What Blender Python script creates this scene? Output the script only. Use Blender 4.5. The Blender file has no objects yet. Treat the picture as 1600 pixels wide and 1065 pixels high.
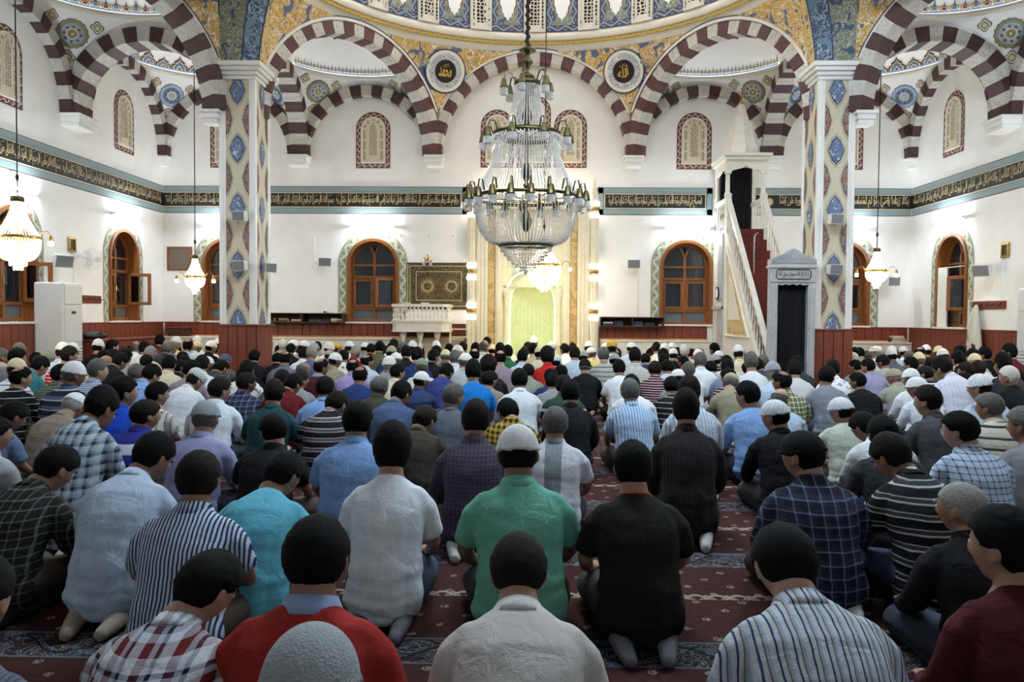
import bpy, bmesh, math, random
from math import sin, cos, pi, sqrt, atan2, floor, radians, hypot
from mathutils import Vector, Matrix, noise
random.seed(7)
SC = bpy.context.scene
COL = SC.collection
# ---------------------------------------------------------------- camera, world, exposure
cam_d = bpy.data.cameras.new('camera'); cam = bpy.data.objects.new('camera', cam_d); COL.objects.link(cam)
cam_d.sensor_width = 36.0; cam_d.lens = 1230 / 1600 * 36; cam_d.clip_start = .05; cam_d.clip_end = 200
YAW, PITCH, ROLL = .0226, -.031, .0077
_f = Vector((-sin(YAW) * cos(PITCH), cos(YAW) * cos(PITCH), sin(PITCH)))
_r = Vector((cos(YAW), sin(YAW), 0)); _u = _r.cross(_f)
_r2 = _r * cos(ROLL) + _u * sin(ROLL); _u2 = _u * cos(ROLL) - _r * sin(ROLL)
cam.matrix_world = Matrix(((_r2.x, _u2.x, -_f.x, -.044), (_r2.y, _u2.y, -_f.y, 0), (_r2.z, _u2.z, -_f.z, 1.25), (0, 0, 0, 1)))
SC.camera = cam
wd = bpy.data.worlds.new('night'); SC.world = wd; wd.use_nodes = True
wd.node_tree.nodes['Background'].inputs[0].default_value = (.006, .008, .014, 1)
wd.node_tree.nodes['Background'].inputs[1].default_value = 1.0
SC.view_settings.view_transform = 'Standard'; SC.view_settings.look = 'None'
SC.view_settings.exposure = 1.05
SC.view_settings.gamma = 1.0; SC.view_settings.use_curve_mapping = False
SC.cycles.use_denoising = True
SC.cycles.max_bounces = 8; SC.cycles.diffuse_bounces = 5; SC.cycles.glossy_bounces = 3; SC.cycles.transmission_bounces = 4
SC.cycles.transparent_max_bounces = 8; SC.cycles.sample_clamp_indirect = 6; SC.cycles.caustics_reflective = False; SC.cycles.caustics_refractive = False
TUBE_E, BULB_E, CHAND_W, DOME_E, COVE_E = 100.0, 14.0, 16.0, 26.0, 7.0
# ---------------------------------------------------------------- mesh helpers
class MB:
    def __init__(s): s.v = []; s.f = []; s.m = []; s.uv = []
    def add(s, vs, fs, mi=0, uvs=None):
        o = len(s.v); s.v += [tuple(q) for q in vs]
        for k, f in enumerate(fs):
            s.f.append([i + o for i in f]); s.m.append(mi); s.uv.append(uvs[k] if uvs else None)
        return s
    def box(s, x0, y0, z0, x1, y1, z1, mi=0, F=None):
        vs = [(x, y, z) for z in (z0, z1) for y in (y0, y1) for x in (x0, x1)]
        if F: vs = [F(*q) for q in vs]
        return s.add(vs, [(0, 1, 3, 2), (4, 6, 7, 5), (0, 4, 5, 1), (2, 3, 7, 6), (0, 2, 6, 4), (1, 5, 7, 3)], mi)
    def bbox(s, x0, y0, z0, x1, y1, z1, b=.008, mi=0, F=None):      # bevelled box
        vs = []; fs = []
        L = [(x0, x1), (y0, y1), (z0, z1)]
        idx = {}
        for sx in (0, 1):
            for sy in (0, 1):
                for sz in (0, 1):
                    c = [L[0][sx], L[1][sy], L[2][sz]]; d = [b if not k else -b for k in (sx, sy, sz)]
                    for ax in range(3):
                        q = [c[k] + (0 if k == ax else d[k]) for k in range(3)]
                        idx[(sx, sy, sz, ax)] = len(vs); vs.append(F(*q) if F else tuple(q))
        for ax in range(3):
            a, c2 = [k for k in range(3) if k != ax]
            for sd in (0, 1):
                ring = []
                for (p, q) in ((0, 0), (1, 0), (1, 1), (0, 1)):
                    t = [0, 0, 0]; t[ax] = sd; t[a] = p; t[c2] = q; ring.append(idx[(*t, ax)])
                fs.append(ring)
        for ax in range(3):
            a, c2 = [k for k in range(3) if k != ax]
            for p in (0, 1):
                for q in (0, 1):
                    t0 = [0, 0, 0]; t0[a] = p; t0[c2] = q; t1 = list(t0); t1[ax] = 1
                    fs.append([idx[(*t0, a)], idx[(*t1, a)], idx[(*t1, c2)], idx[(*t0, c2)]])
        for sx in (0, 1):
            for sy in (0, 1):
                for sz in (0, 1): fs.append([idx[(sx, sy, sz, k)] for k in range(3)])
        return s.add(vs, fs, mi)
    def lathe(s, prof, n=16, c=(0, 0, 0), mi=0, a0=0, a1=2 * pi, F=None):
        full = abs(a1 - a0 - 2 * pi) < 1e-6; m = n if full else n + 1
        vs = []; fs = []; uvs = []
        for (r, z) in prof:
            for k in range(m):
                a = a0 + (a1 - a0) * k / n; q = (c[0] + r * cos(a), c[1] + r * sin(a), c[2] + z); vs.append(F(*q) if F else q)
        for j in range(len(prof) - 1):
            for k in range(n):
                k2 = (k + 1) % m; fs.append((j * m + k, j * m + k2, (j + 1) * m + k2, (j + 1) * m + k))
                ua, ub = (a0 + (a1 - a0) * k / n) * prof[j][0], (a0 + (a1 - a0) * (k + 1) / n) * prof[j][0]
                uvs.append([(ua, 0), (ub, 0), (ub, 1), (ua, 1)])
        return s.add(vs, fs, mi, uvs)
    def tube(s, pts, r, n=8, mi=0, cap=True, closed=False):
        pts = [Vector(p) for p in pts]; R = r if isinstance(r, (list, tuple)) else [r] * len(pts)
        vs = []; fs = []; up = None; N = len(pts)
        for i, p in enumerate(pts):
            if closed: t = pts[(i + 1) % N] - pts[i - 1]
            else: t = pts[min(i + 1, N - 1)] - pts[max(i - 1, 0)]
            t.normalize()
            if up is None: up = Vector((0, 0, 1)) if abs(t.z) < .9 else Vector((1, 0, 0))
            a = (up - t * up.dot(t)).normalized(); up = a; b = t.cross(a)
            for k in range(n):
                an = 2 * pi * k / n; vs.append(p + (a * cos(an) + b * sin(an)) * R[i])
        for i in range(N if closed else N - 1):
            j = (i + 1) % N
            for k in range(n): fs.append((i * n + k, i * n + (k + 1) % n, j * n + (k + 1) % n, j * n + k))
        if cap and not closed:
            fs.append(list(range(n))[::-1]); fs.append([(N - 1) * n + k for k in range(n)])
        return s.add(vs, fs, mi)
    def ball(s, c, r, n=10, m=7, mi=0, M=None):
        r = r if isinstance(r, (list, tuple)) else (r, r, r); vs = [(0, 0, 1)]; fs = []
        for j in range(1, m):
            t = pi * j / m
            for k in range(n): vs.append((sin(t) * cos(2 * pi * k / n), sin(t) * sin(2 * pi * k / n), cos(t)))
        vs.append((0, 0, -1)); L = len(vs) - 1
        for k in range(n): fs.append((0, 1 + k, 1 + (k + 1) % n)); fs.append((L, L - n + (k + 1) % n, L - n + k))
        for j in range(m - 2):
            for k in range(n): a = 1 + j * n; fs.append((a + k, a + n + k, a + n + (k + 1) % n, a + (k + 1) % n))
        out = []
        for q in vs:
            w = Vector((q[0] * r[0], q[1] * r[1], q[2] * r[2]))
            if M: w = M @ w
            out.append((c[0] + w.x, c[1] + w.y, c[2] + w.z))
        return s.add(out, fs, mi)
    def prism(s, pts, c0, c1, F, mi=0, mside=None):                  # 2D outline extruded along the frame's normal
        n = len(pts); vs = [F(a, b, c0) for a, b in pts] + [F(a, b, c1) for a, b in pts]
        s.add(vs, [list(range(n))[::-1], list(range(n, 2 * n))], mi)
        return s.add(vs, [(k, (k + 1) % n, n + (k + 1) % n, n + k) for k in range(n)], mi if mside is None else mside)
    def plate(s, pts, c, F, mi=0): return s.add([F(a, b, c) for a, b in pts], [list(range(len(pts)))], mi)
    def band(s, A, B, mi=0, closed=False, u0=0):                     # quads between two polylines, u in metres along, v 0..1 across
        n = len(A); fs = []; uvs = []; u = u0; rng = range(n if closed else n - 1)
        for k in rng:
            j = (k + 1) % n; d = ((Vector(A[j]) - Vector(A[k])).length + (Vector(B[j]) - Vector(B[k])).length) / 2
            fs.append((k, j, n + j, n + k)); uvs.append([(u, 0), (u + d, 0), (u + d, 1), (u, 1)]); u += d
        return s.add(list(A) + list(B), fs, mi, uvs)
    def mesh(s, name, mats, smooth=False):
        me = bpy.data.meshes.new(name); me.from_pydata(s.v, [], s.f)
        for m in mats: me.materials.append(m)
        if max(s.m, default=0): me.polygons.foreach_set('material_index', s.m)
        if any(u is not None for u in s.uv):
            ul = me.uv_layers.new(name='uv'); d = []
            for f, u in zip(s.f, s.uv):
                for k in range(len(f)): d += list(u[k]) if u else [0, 0]
            ul.data.foreach_set('uv', d)
        if smooth: me.polygons.foreach_set('use_smooth', [True] * len(me.polygons))
        me.update(); return me
def tag(o, label=None, cat=None, group=None, kind=None):
    if label: o['label'] = label
    if cat: o['category'] = cat
    if group: o['group'] = group
    if kind: o['kind'] = kind
    return o
def link(name, data, parent=None, M=None):
    o = bpy.data.objects.new(name, data); COL.objects.link(o)
    if parent is not None: o.parent = parent
    if M is not None:
        if parent is None: o.matrix_world = M
        else: o.matrix_local = M
    return o
def mk(name, mb, mats, parent=None, label=None, cat=None, group=None, kind=None, smooth=False, M=None):
    if not isinstance(mats, (list, tuple)): mats = [mats]
    return tag(link(name, mb.mesh(name, mats, smooth), parent, M), label, cat, group, kind)
def root(name, loc=(0, 0, 0), label=None, cat=None, group=None, kind=None, rz=0):
    o = link(name, None); o.location = loc; o.rotation_euler = (0, 0, rz); o.empty_display_size = .1
    return tag(o, label, cat, group, kind)
def sub(o, rt):          # world-space mesh placed under a translated root keeps its place
    o.parent = rt; bpy.context.view_layer.update() if False else None
    o.matrix_parent_inverse = (Matrix.Translation(rt.location) @ rt.rotation_euler.to_matrix().to_4x4()).inverted(); return o
def kid(name, mb, mats, rt, label=None, smooth=False, kind=None):
    if not isinstance(mats, (list, tuple)): mats = [mats]
    return tag(sub(link(name, mb.mesh(name, mats, smooth)), rt), label, kind=kind)
def evalmesh(o):
    dg = bpy.context.evaluated_depsgraph_get(); dg.update(); return bpy.data.meshes.new_from_object(o.evaluated_get(dg))
def FR(o, u, v, n):
    o, u, v, n = Vector(o), Vector(u), Vector(v), Vector(n)
    return lambda a, b, c=0: tuple(o + u * a + v * b + n * c)
def sheet(outer, holes, c0, c1, F):                                   # polygon with holes, extruded: walls and screens
    cu = bpy.data.curves.new('tmp', 'CURVE'); cu.dimensions = '2D'; cu.fill_mode = 'BOTH'; cu.extrude = .5
    for pl in [outer] + holes:
        sp = cu.splines.new('POLY'); sp.points.add(len(pl) - 1); sp.use_cyclic_u = True
        for k, (a, b) in enumerate(pl): sp.points[k].co = (a, b, 0, 1)
    o = link('tmp', cu); me = evalmesh(o); bpy.data.objects.remove(o); bpy.data.curves.remove(cu)
    mb = MB(); mb.add([F(v.co.x, v.co.y, c0 + (c1 - c0) * (v.co.z + .5)) for v in me.vertices], [list(p.vertices) for p in me.polygons])
    bpy.data.meshes.remove(me); return mb
def archline(cx, hw, z0, zs, n=18, rz=None):                          # arch outline from left foot over the top to right foot
    rz = rz or hw; P = [(cx - hw, z0)]
    P += [(cx - hw * cos(pi * k / n), zs + rz * sin(pi * k / n)) for k in range(n + 1)]
    return P + [(cx + hw, z0)]
# ---------------------------------------------------------------- materials
def c(r, g, b): return tuple(((q / 255 + .055) / 1.055) ** 2.4 if q > 10 else q / 255 / 12.92 for q in (r, g, b))
def nd(nt, t, ins=None, **pr):
    n = nt.nodes.new(t)
    for k, v in pr.items(): setattr(n, k, v)
    for k, v in (ins or {}).items():
        if hasattr(v, 'is_output'): nt.links.new(v, n.inputs[k])
        else:
            if isinstance(v, tuple) and len(v) == 3 and n.inputs[k].type == 'RGBA': v = (*v, 1)
            n.inputs[k].default_value = v
    return n
def mt(nt, op, a, b=0.0, cc=0.0):
    return nd(nt, 'ShaderNodeMath', {0: a, 1: b, 2: cc}, operation=op).outputs[0]
def mixc(nt, f, a, b): 
    n = nd(nt, 'ShaderNodeMix', {0: f}, data_type='RGBA')
    for i, v in ((6, a), (7, b)):
        if hasattr(v, 'is_output'): nt.links.new(v, n.inputs[i])
        else: n.inputs[i].default_value = (*v, 1)
    return n.outputs[2]
def ramp(nt, f, stops, interp='CONSTANT'):
    n = nt.nodes.new('ShaderNodeValToRGB'); n.color_ramp.interpolation = interp; e = n.color_ramp.elements
    while len(e) < len(stops): e.new(0)
    for i, (p, col) in enumerate(stops): e[i].position = p; e[i].color = (*col, 1)
    nt.links.new(f, n.inputs[0]); return n.outputs[0]
def newmat(name, rough=.6, metal=0.0, spec=.5):
    m = bpy.data.materials.new(name); m.use_nodes = True; b = m.node_tree.nodes['Principled BSDF']
    b.inputs['Roughness'].default_value = rough; b.inputs['Metallic'].default_value = metal; b.inputs['Specular IOR Level'].default_value = spec
    return m, m.node_tree, b
def coords(nt, kind='Object'):
    tc = nt.nodes.new('ShaderNodeTexCoord'); sx = nd(nt, 'ShaderNodeSeparateXYZ', {0: tc.outputs[kind]}); return tc.outputs[kind], sx.outputs[0], sx.outputs[1], sx.outputs[2]
def noise_(nt, vec, scale, detail=3, rough=.5, dist=0):
    return nd(nt, 'ShaderNodeTexNoise', {'Vector': vec, 'Scale': scale, 'Detail': detail, 'Roughness': rough, 'Distortion': dist}).outputs[0]
def bump_(nt, b, h, strength=.3, dist=.01):
    n = nd(nt, 'ShaderNodeBump', {'Strength': strength, 'Distance': dist, 'Height': h}); nt.links.new(n.outputs[0], b.inputs['Normal'])
def plain(name, col, rough=.6, metal=0.0, var=.06, vs=6.0, bump=0.0, bs=60.0, spec=.4, emit=None, es=0):
    m, nt, b = newmat(name, rough, metal, spec); v, x, y, z = coords(nt)
    f = noise_(nt, v, vs); lo = tuple(q * (1 - var) for q in col); hi = tuple(min(1, q * (1 + var)) for q in col)
    nt.links.new(ramp(nt, f, [(.3, lo), (.7, hi)], 'LINEAR'), b.inputs['Base Color'])
    if bump: bump_(nt, b, noise_(nt, v, bs), bump)
    if emit: b.inputs['Emission Color'].default_value = (*emit, 1); b.inputs['Emission Strength'].default_value = es
    return m
MT = {}
MT['plaster'] = plain('white_plaster', c(242, 240, 237), .85, var=.03, vs=3, bump=.15, bs=120, spec=.15)
MT['vaultplaster'] = plain('vault_plaster', c(245, 244, 243), .85, var=.02, vs=3, spec=.15)
MT['moulding'] = plain('cream_moulding', c(226, 219, 205), .6, var=.03)
MT['white'] = plain('white_paint', c(232, 230, 226), .5, var=.02)
MT['gold'] = plain('gilding', c(214, 170, 90), .35, .6, var=.1)
MT['goldpaint'] = plain('gold_paint', c(206, 184, 136), .6, 0, var=.1)
MT['brass'] = plain('brass', c(186, 150, 80), .22, 1.0, var=.08)
MT['oldbrass'] = plain('dark_brass', c(84, 78, 54), .36, 1.0, var=.15)
MT['black'] = plain('black_lacquer', c(20, 20, 18), .5, var=.1)
MT['navy'] = plain('navy_paint', c(54, 66, 104), .6, var=.08)
MT['blue'] = plain('blue_paint', c(96, 124, 160), .6, var=.1)
MT['paleblue'] = plain('pale_blue_paint', c(156, 184, 206), .6, var=.1)
MT['redp'] = plain('brick_red_paint', c(132, 62, 52), .6, var=.12)
MT['brownp'] = plain('brown_paint', c(96, 66, 56), .6, var=.1)
MT['olive'] = plain('olive_paint', c(146, 144, 106), .6, var=.1)
MT['creamp'] = plain('cream_paint', c(222, 212, 184), .6, var=.05)
MT['pierface'] = plain('pier_face_paint', c(200, 192, 168), .7, var=.04, vs=20)
MT['yellowp'] = plain('ochre_paint', c(206, 166, 80), .65, var=.08)
MT['plastic'] = plain('pale_plastic', c(214, 214, 212), .45, var=.02)
MT['greyplastic'] = plain('grey_plastic', c(160, 162, 166), .5, var=.03)
MT['darkgrille'] = plain('speaker_grille', c(120, 122, 126), .7, var=.1, vs=300)
MT['darkcloth'] = plain('black_curtain_cloth', c(18, 18, 20), .9, var=.2, vs=40, bump=.2)
MT['curtain'] = plain('white_curtain_cloth', c(228, 226, 218), .9, var=.04, bump=.2, bs=40)
MT['coatcloth'] = plain('beige_coat_cloth', c(196, 194, 182), .9, var=.06, bump=.3, bs=30)
MT['iron'] = plain('dark_iron', c(40, 40, 42), .5, .7)
MT['chrome'] = plain('chrome', c(200, 200, 204), .15, 1.0, var=.02)
MT['nightglass'] = plain('night_window_glass', c(26, 32, 40), .08, 0, var=.25, vs=9, spec=.8)
MT['frost'] = plain('frosted_glass', c(96, 104, 108), .45, 0, var=.15, vs=60, bump=.3, bs=90)
def wood(name, a, b_, rough=.45, axis=2, sc=1.0):
    m, nt, b = newmat(name, rough, 0, .4); v, x, y, z = coords(nt)
    s = [14 * sc] * 3; s[axis] = 1.2 * sc
    mp = nd(nt, 'ShaderNodeMapping', {'Vector': v, 'Scale': tuple(s)}).outputs[0]
    nt.links.new(ramp(nt, noise_(nt, mp, 3, 5, .6, .6), [(.25, a), (.75, b_)], 'LINEAR'), b.inputs['Base Color']); bump_(nt, b, noise_(nt, mp, 6, 4), .1)
    return m
MT['board'] = wood('red_brown_board', c(98, 46, 32), c(128, 62, 42), .4)
MT['dark'] = plain('dark_joint_wood', c(48, 24, 18), .7)  # even dark brown for backings and board joints
MT['winwood'] = wood('window_wood', c(104, 60, 28), c(150, 92, 46), .35)
MT['rail'] = wood('pale_wood_rail', c(176, 116, 60), c(198, 140, 80), .4, 0)
MT['darkwood'] = wood('dark_wood', c(58, 36, 24), c(84, 54, 36), .45, 0)
def marble(name, a, b_, sc=2.5, rough=.3):
    m, nt, b = newmat(name, rough, 0, .5); v, *_ = coords(nt)
    f = noise_(nt, v, sc, 8, .65, 1.6); nt.links.new(ramp(nt, f, [(.3, a), (.5, b_), (.56, a), (.7, b_)], 'LINEAR'), b.inputs['Base Color']); return m
MT['marble'] = marble('white_marble', c(220, 213, 200), c(230, 225, 214))
MT['greymarble'] = marble('grey_marble', c(168, 169, 172), c(184, 185, 187), 4)
MT['alabaster'] = marble('honey_alabaster', c(172, 142, 88), c(212, 188, 136), 2.2)
MT['ivorymarble'] = marble('ivory_marble', c(226, 216, 190), c(236, 228, 208), 2)
MT['vred'] = marble('dark_red_voussoir_stone', c(56, 32, 34), c(76, 46, 46), 9, .6)
MT['vgrey'] = marble('grey_voussoir_stone', c(176, 172, 164), c(206, 202, 194), 7, .6)
MT['vred2'] = marble('brown_red_voussoir_stone', c(68, 36, 37), c(92, 52, 52), 9, .6)
def arabesque(name, base, line, blob, sc=6.0):
    m, nt, b = newmat(name, .65, 0, .3); v, *_ = coords(nt)
    n1 = noise_(nt, v, sc, 1.5, .4, 1.8); n2 = noise_(nt, v, sc * 1.15, 1, .4, 2.2); n3 = noise_(nt, v, sc * .9, 0, .4, 1.0)
    l1 = mt(nt, 'LESS_THAN', mt(nt, 'ABSOLUTE', mt(nt, 'SUBTRACT', n1, .5)), .022)
    l2 = mt(nt, 'LESS_THAN', mt(nt, 'ABSOLUTE', mt(nt, 'SUBTRACT', n2, .44)), .02)
    bl = mt(nt, 'GREATER_THAN', n3, .66)
    l3 = mt(nt, 'LESS_THAN', mt(nt, 'ABSOLUTE', mt(nt, 'SUBTRACT', n1, .565)), .014)
    col = mixc(nt, l1, base, line); col = mixc(nt, l3, col, blob); col = mixc(nt, l2, col, line); col = mixc(nt, bl, col, blob)
    nt.links.new(col, b.inputs['Base Color']); return m
MT['arab'] = arabesque('ochre_arabesque', c(196, 154, 70), c(222, 214, 192), c(92, 104, 136), 5.5)
MT['arabgrey'] = arabesque('grey_green_arabesque', c(122, 124, 100), c(176, 178, 164), c(70, 88, 116), 8)
MT['arabnavy'] = arabesque('navy_arabesque', c(58, 70, 98), c(150, 166, 176), c(96, 124, 140), 6)
MT['arabgold'] = arabesque('gold_fine_arabesque', c(198, 162, 84), c(214, 204, 170), c(120, 110, 92), 12)
MT['arabblue'] = arabesque('pale_blue_arabesque', c(178, 190, 200), c(120, 136, 164), c(206, 210, 208), 16)
MT['arabred'] = arabesque('red_brown_arabesque', c(122, 74, 66), c(188, 170, 150), c(92, 100, 130), 18)
MT['arabblueloz'] = arabesque('blue_lozenge_arabesque', c(104, 122, 156), c(62, 72, 106), c(182, 190, 192), 18)
MT['arabdark'] = arabesque('dark_gold_embroidery', c(44, 42, 32), c(128, 112, 66), c(84, 80, 56), 14)
def vine(name, base, line, dot, amp=.26, per=.26, w=.07):
    m, nt, b = newmat(name, .65, 0, .3); v, u, w_, _ = coords(nt, 'UV')
    ph = mt(nt, 'MULTIPLY', u, 2 * pi / per); s = mt(nt, 'SINE', ph)
    d = mt(nt, 'ABSOLUTE', mt(nt, 'SUBTRACT', mt(nt, 'SUBTRACT', w_, .5), mt(nt, 'MULTIPLY', s, amp)))
    f1 = mt(nt, 'LESS_THAN', d, w)
    s2 = mt(nt, 'SINE', mt(nt, 'MULTIPLY', ph, 3)); d2 = mt(nt, 'ABSOLUTE', mt(nt, 'SUBTRACT', mt(nt, 'ADD', mt(nt, 'SUBTRACT', w_, .5), mt(nt, 'MULTIPLY', s, amp * .8)), mt(nt, 'MULTIPLY', s2, .08)))
    f2 = mt(nt, 'LESS_THAN', d2, w * .45)
    uu = mt(nt, 'SUBTRACT', mt(nt, 'MULTIPLY', mt(nt, 'FRACT', mt(nt, 'ADD', mt(nt, 'DIVIDE', u, per / 2), .0)), per / 2), per / 4)
    vv = mt(nt, 'MULTIPLY', mt(nt, 'ADD', mt(nt, 'SUBTRACT', w_, .5), mt(nt, 'MULTIPLY', s, .18)), .2)
    dd = mt(nt, 'ADD', mt(nt, 'MULTIPLY', uu, uu), mt(nt, 'MULTIPLY', vv, vv)); f3 = mt(nt, 'LESS_THAN', dd, .00045)
    col = mixc(nt, f2, base, tuple((p + q) / 2 for p, q in zip(base, line))); col = mixc(nt, f1, col, line); col = mixc(nt, f3, col, dot)
    ed = mt(nt, 'GREATER_THAN', mt(nt, 'ABSOLUTE', mt(nt, 'SUBTRACT', w_, .5)), .455); col = mixc(nt, ed, col, dot)
    nt.links.new(col, b.inputs['Base Color']); return m
MT['vine'] = vine('green_vine_border', c(154, 160, 132), c(216, 222, 220), c(128, 84, 76))
MT['meander'] = vine('red_meander_border', c(118, 62, 56), c(206, 202, 196), c(88, 74, 62), .22, .12, .10)
MT['bluevine'] = vine('blue_floral_border', c(58, 70, 104), c(146, 158, 172), c(150, 134, 96), .24, .3, .11)
MT['beads'] = vine('olive_bead_border', c(138, 134, 72), c(186, 152, 84), c(170, 92, 54), .0, .2, .22)
MT['rosevine'] = vine('rosette_ring_border', c(170, 184, 194), c(110, 128, 158), c(140, 70, 52), .2, .22, .06)
def lattice(name, a, b_, s=.035):
    m, nt, b = newmat(name, .65, 0, .3); v, u, w_, _ = coords(nt, 'UV')
    p = mt(nt, 'FRACT', mt(nt, 'DIVIDE', mt(nt, 'ADD', u, mt(nt, 'MULTIPLY', w_, .12)), s)); q = mt(nt, 'FRACT', mt(nt, 'DIVIDE', mt(nt, 'SUBTRACT', u, mt(nt, 'MULTIPLY', w_, .12)), s))
    f = mt(nt, 'MAXIMUM', mt(nt, 'LESS_THAN', p, .28), mt(nt, 'LESS_THAN', q, .28)); nt.links.new(mixc(nt, f, a, b_), b.inputs['Base Color']); return m
MT['teal'] = lattice('teal_lattice_band', c(158, 178, 182), c(108, 124, 128))
def pierced(name, a, b_, sc):
    m, nt, b = newmat(name, .7, 0, .2); v, *_ = coords(nt)
    vo = nd(nt, 'ShaderNodeTexVoronoi', {'Vector': v, 'Scale': sc, 'Randomness': .35}, feature='DISTANCE_TO_EDGE').outputs[0]
    f = mt(nt, 'GREATER_THAN', vo, .13); nt.links.new(mixc(nt, f, a, b_), b.inputs['Base Color']); bump_(nt, b, f, .4, .02); return m
MT['pierced'] = pierced('carved_stucco', c(216, 206, 184), c(150, 138, 112), 26)
MT['pierceddark'] = pierced('pierced_stucco_window', c(218, 210, 190), c(28, 28, 28), 15)
def emis(name, col, s):
    m, nt, b = newmat(name, .4); b.inputs['Base Color'].default_value = (.9, .9, .9, 1); b.inputs['Emission Color'].default_value = (*col, 1); b.inputs['Emission Strength'].default_value = s; return m
MT['tube'] = emis('fluorescent_tube', (.82, .92, 1.0), TUBE_E)
MT['addeddometube'] = emis('added_dome_tube', (.92, .96, 1.0), DOME_E)
MT['addedceiltube'] = emis('added_ceiling_tube', (.66, .84, 1.0), 165.0)
MT['cove'] = emis('added_cove_strip', (.85, .93, 1.0), COVE_E)
MT['sleeve'] = emis('lit_glass_sleeve', (1, .92, .78), 3)
MT['bulb'] = emis('lit_bulb', (1, .82, .52), BULB_E)
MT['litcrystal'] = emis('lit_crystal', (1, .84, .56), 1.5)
MT['greenled'] = emis('green_led_strip', (.34, 1, .22), 6)
MT['mihrabtube'] = emis('warm_mihrab_tube', (1, .86, .62), TUBE_E * .22)
m, nt, b = newmat('crystal', .06, 0, .9); b.inputs['Base Color'].default_value = (.88, .87, .84, 1); b.inputs['Metallic'].default_value = .25; MT['crystal'] = m
m, nt, b = newmat('lamp_glass', .15, 0, .8); b.inputs['Base Color'].default_value = (.75, .76, .76, 1); b.inputs['Transmission Weight'].default_value = .5; MT['lampglass'] = m
m, nt, b = newmat('clear_pane', .02, 0, .6); b.inputs['Base Color'].default_value = (.9, .92, .92, 1); b.inputs['Transmission Weight'].default_value = 1.0; b.inputs['IOR'].default_value = 1.1; MT['clear'] = m
def carpet():
    m, nt, b = newmat('red_prayer_carpet', .95, 0, .1); v, x, y, z = coords(nt)
    t = mt(nt, 'MULTIPLY', mt(nt, 'FRACT', mt(nt, 'ADD', mt(nt, 'DIVIDE', mt(nt, 'SUBTRACT', y, 2.90), 1.16), .5)), 1.16)      # .58 = centre of the blue band
    field = ramp(nt, noise_(nt, v, 30), [(.3, c(52, 29, 27)), (.7, c(66, 36, 32))], 'LINEAR')
    gx = mt(nt, 'SUBTRACT', mt(nt, 'FRACT', mt(nt, 'ADD', mt(nt, 'DIVIDE', x, .20), mt(nt, 'MULTIPLY', .5, mt(nt, 'FLOOR', mt(nt, 'DIVIDE', y, .1))))), .5)
    gy = mt(nt, 'SUBTRACT', mt(nt, 'FRACT', mt(nt, 'DIVIDE', y, .1)), .5)
    d = mt(nt, 'ADD', mt(nt, 'MULTIPLY', mt(nt, 'MULTIPLY', gx, gx), 4), mt(nt, 'MULTIPLY', gy, gy)); spot = mt(nt, 'MULTIPLY', mt(nt, 'LESS_THAN', d, .035), mt(nt, 'GREATER_THAN', noise_(nt, v, 90), .48))
    col = mixc(nt, spot, field, c(132, 124, 116))
    # cream scroll band
    s1 = mt(nt, 'SUBTRACT', t, .02); ab = mt(nt, 'ABSOLUTE', s1); inb = mt(nt, 'LESS_THAN', ab, .055)
    sc = mt(nt, 'MULTIPLY', mt(nt, 'SINE', mt(nt, 'MULTIPLY', x, 2 * pi / .19)), .035); sc2 = mt(nt, 'MULTIPLY', mt(nt, 'COSINE', mt(nt, 'MULTIPLY', x, 4 * pi / .19)), .03)
    l = mt(nt, 'MAXIMUM', mt(nt, 'LESS_THAN', mt(nt, 'ABSOLUTE', mt(nt, 'SUBTRACT', s1, sc)), .012), mt(nt, 'LESS_THAN', mt(nt, 'ABSOLUTE', mt(nt, 'ADD', s1, sc)), .012))
    l = mt(nt, 'MAXIMUM', l, mt(nt, 'LESS_THAN', mt(nt, 'ABSOLUTE', mt(nt, 'SUBTRACT', s1, sc2)), .008))
    col = mixc(nt, mt(nt, 'MULTIPLY', l, inb), col, c(150, 140, 122))
    # dark band with blue scrolls
    s2 = mt(nt, 'SUBTRACT', t, .58); a2 = mt(nt, 'ABSOLUTE', s2); in2 = mt(nt, 'LESS_THAN', a2, .115)
    dk = mixc(nt, mt(nt, 'GREATER_THAN', noise_(nt, v, 14, 1, .4, 2), .52), c(44, 31, 30), c(56, 37, 35))
    nn = noise_(nt, v, 11, 1, .4, 2.4); ll = mt(nt, 'LESS_THAN', mt(nt, 'ABSOLUTE', mt(nt, 'SUBTRACT', nn, .5)), .03); l4 = mt(nt, 'LESS_THAN', mt(nt, 'ABSOLUTE', mt(nt, 'SUBTRACT', nn, .62)), .016)
    wv = mt(nt, 'LESS_THAN', mt(nt, 'ABSOLUTE', mt(nt, 'SUBTRACT', s2, mt(nt, 'MULTIPLY', mt(nt, 'SINE', mt(nt, 'MULTIPLY', x, 2 * pi / .42)), .07))), .007)
    dk = mixc(nt, ll, dk, c(86, 104, 118)); dk = mixc(nt, l4, dk, c(136, 136, 130)); dk = mixc(nt, wv, dk, c(24, 20, 26))
    ed = mt(nt, 'GREATER_THAN', a2, .102); dk = mixc(nt, ed, dk, c(84, 96, 108))
    col = mixc(nt, in2, col, dk); nt.links.new(col, b.inputs['Base Color']); bump_(nt, b, noise_(nt, v, 400), .4, .004); return m
MT['carpet'] = carpet()
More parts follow.
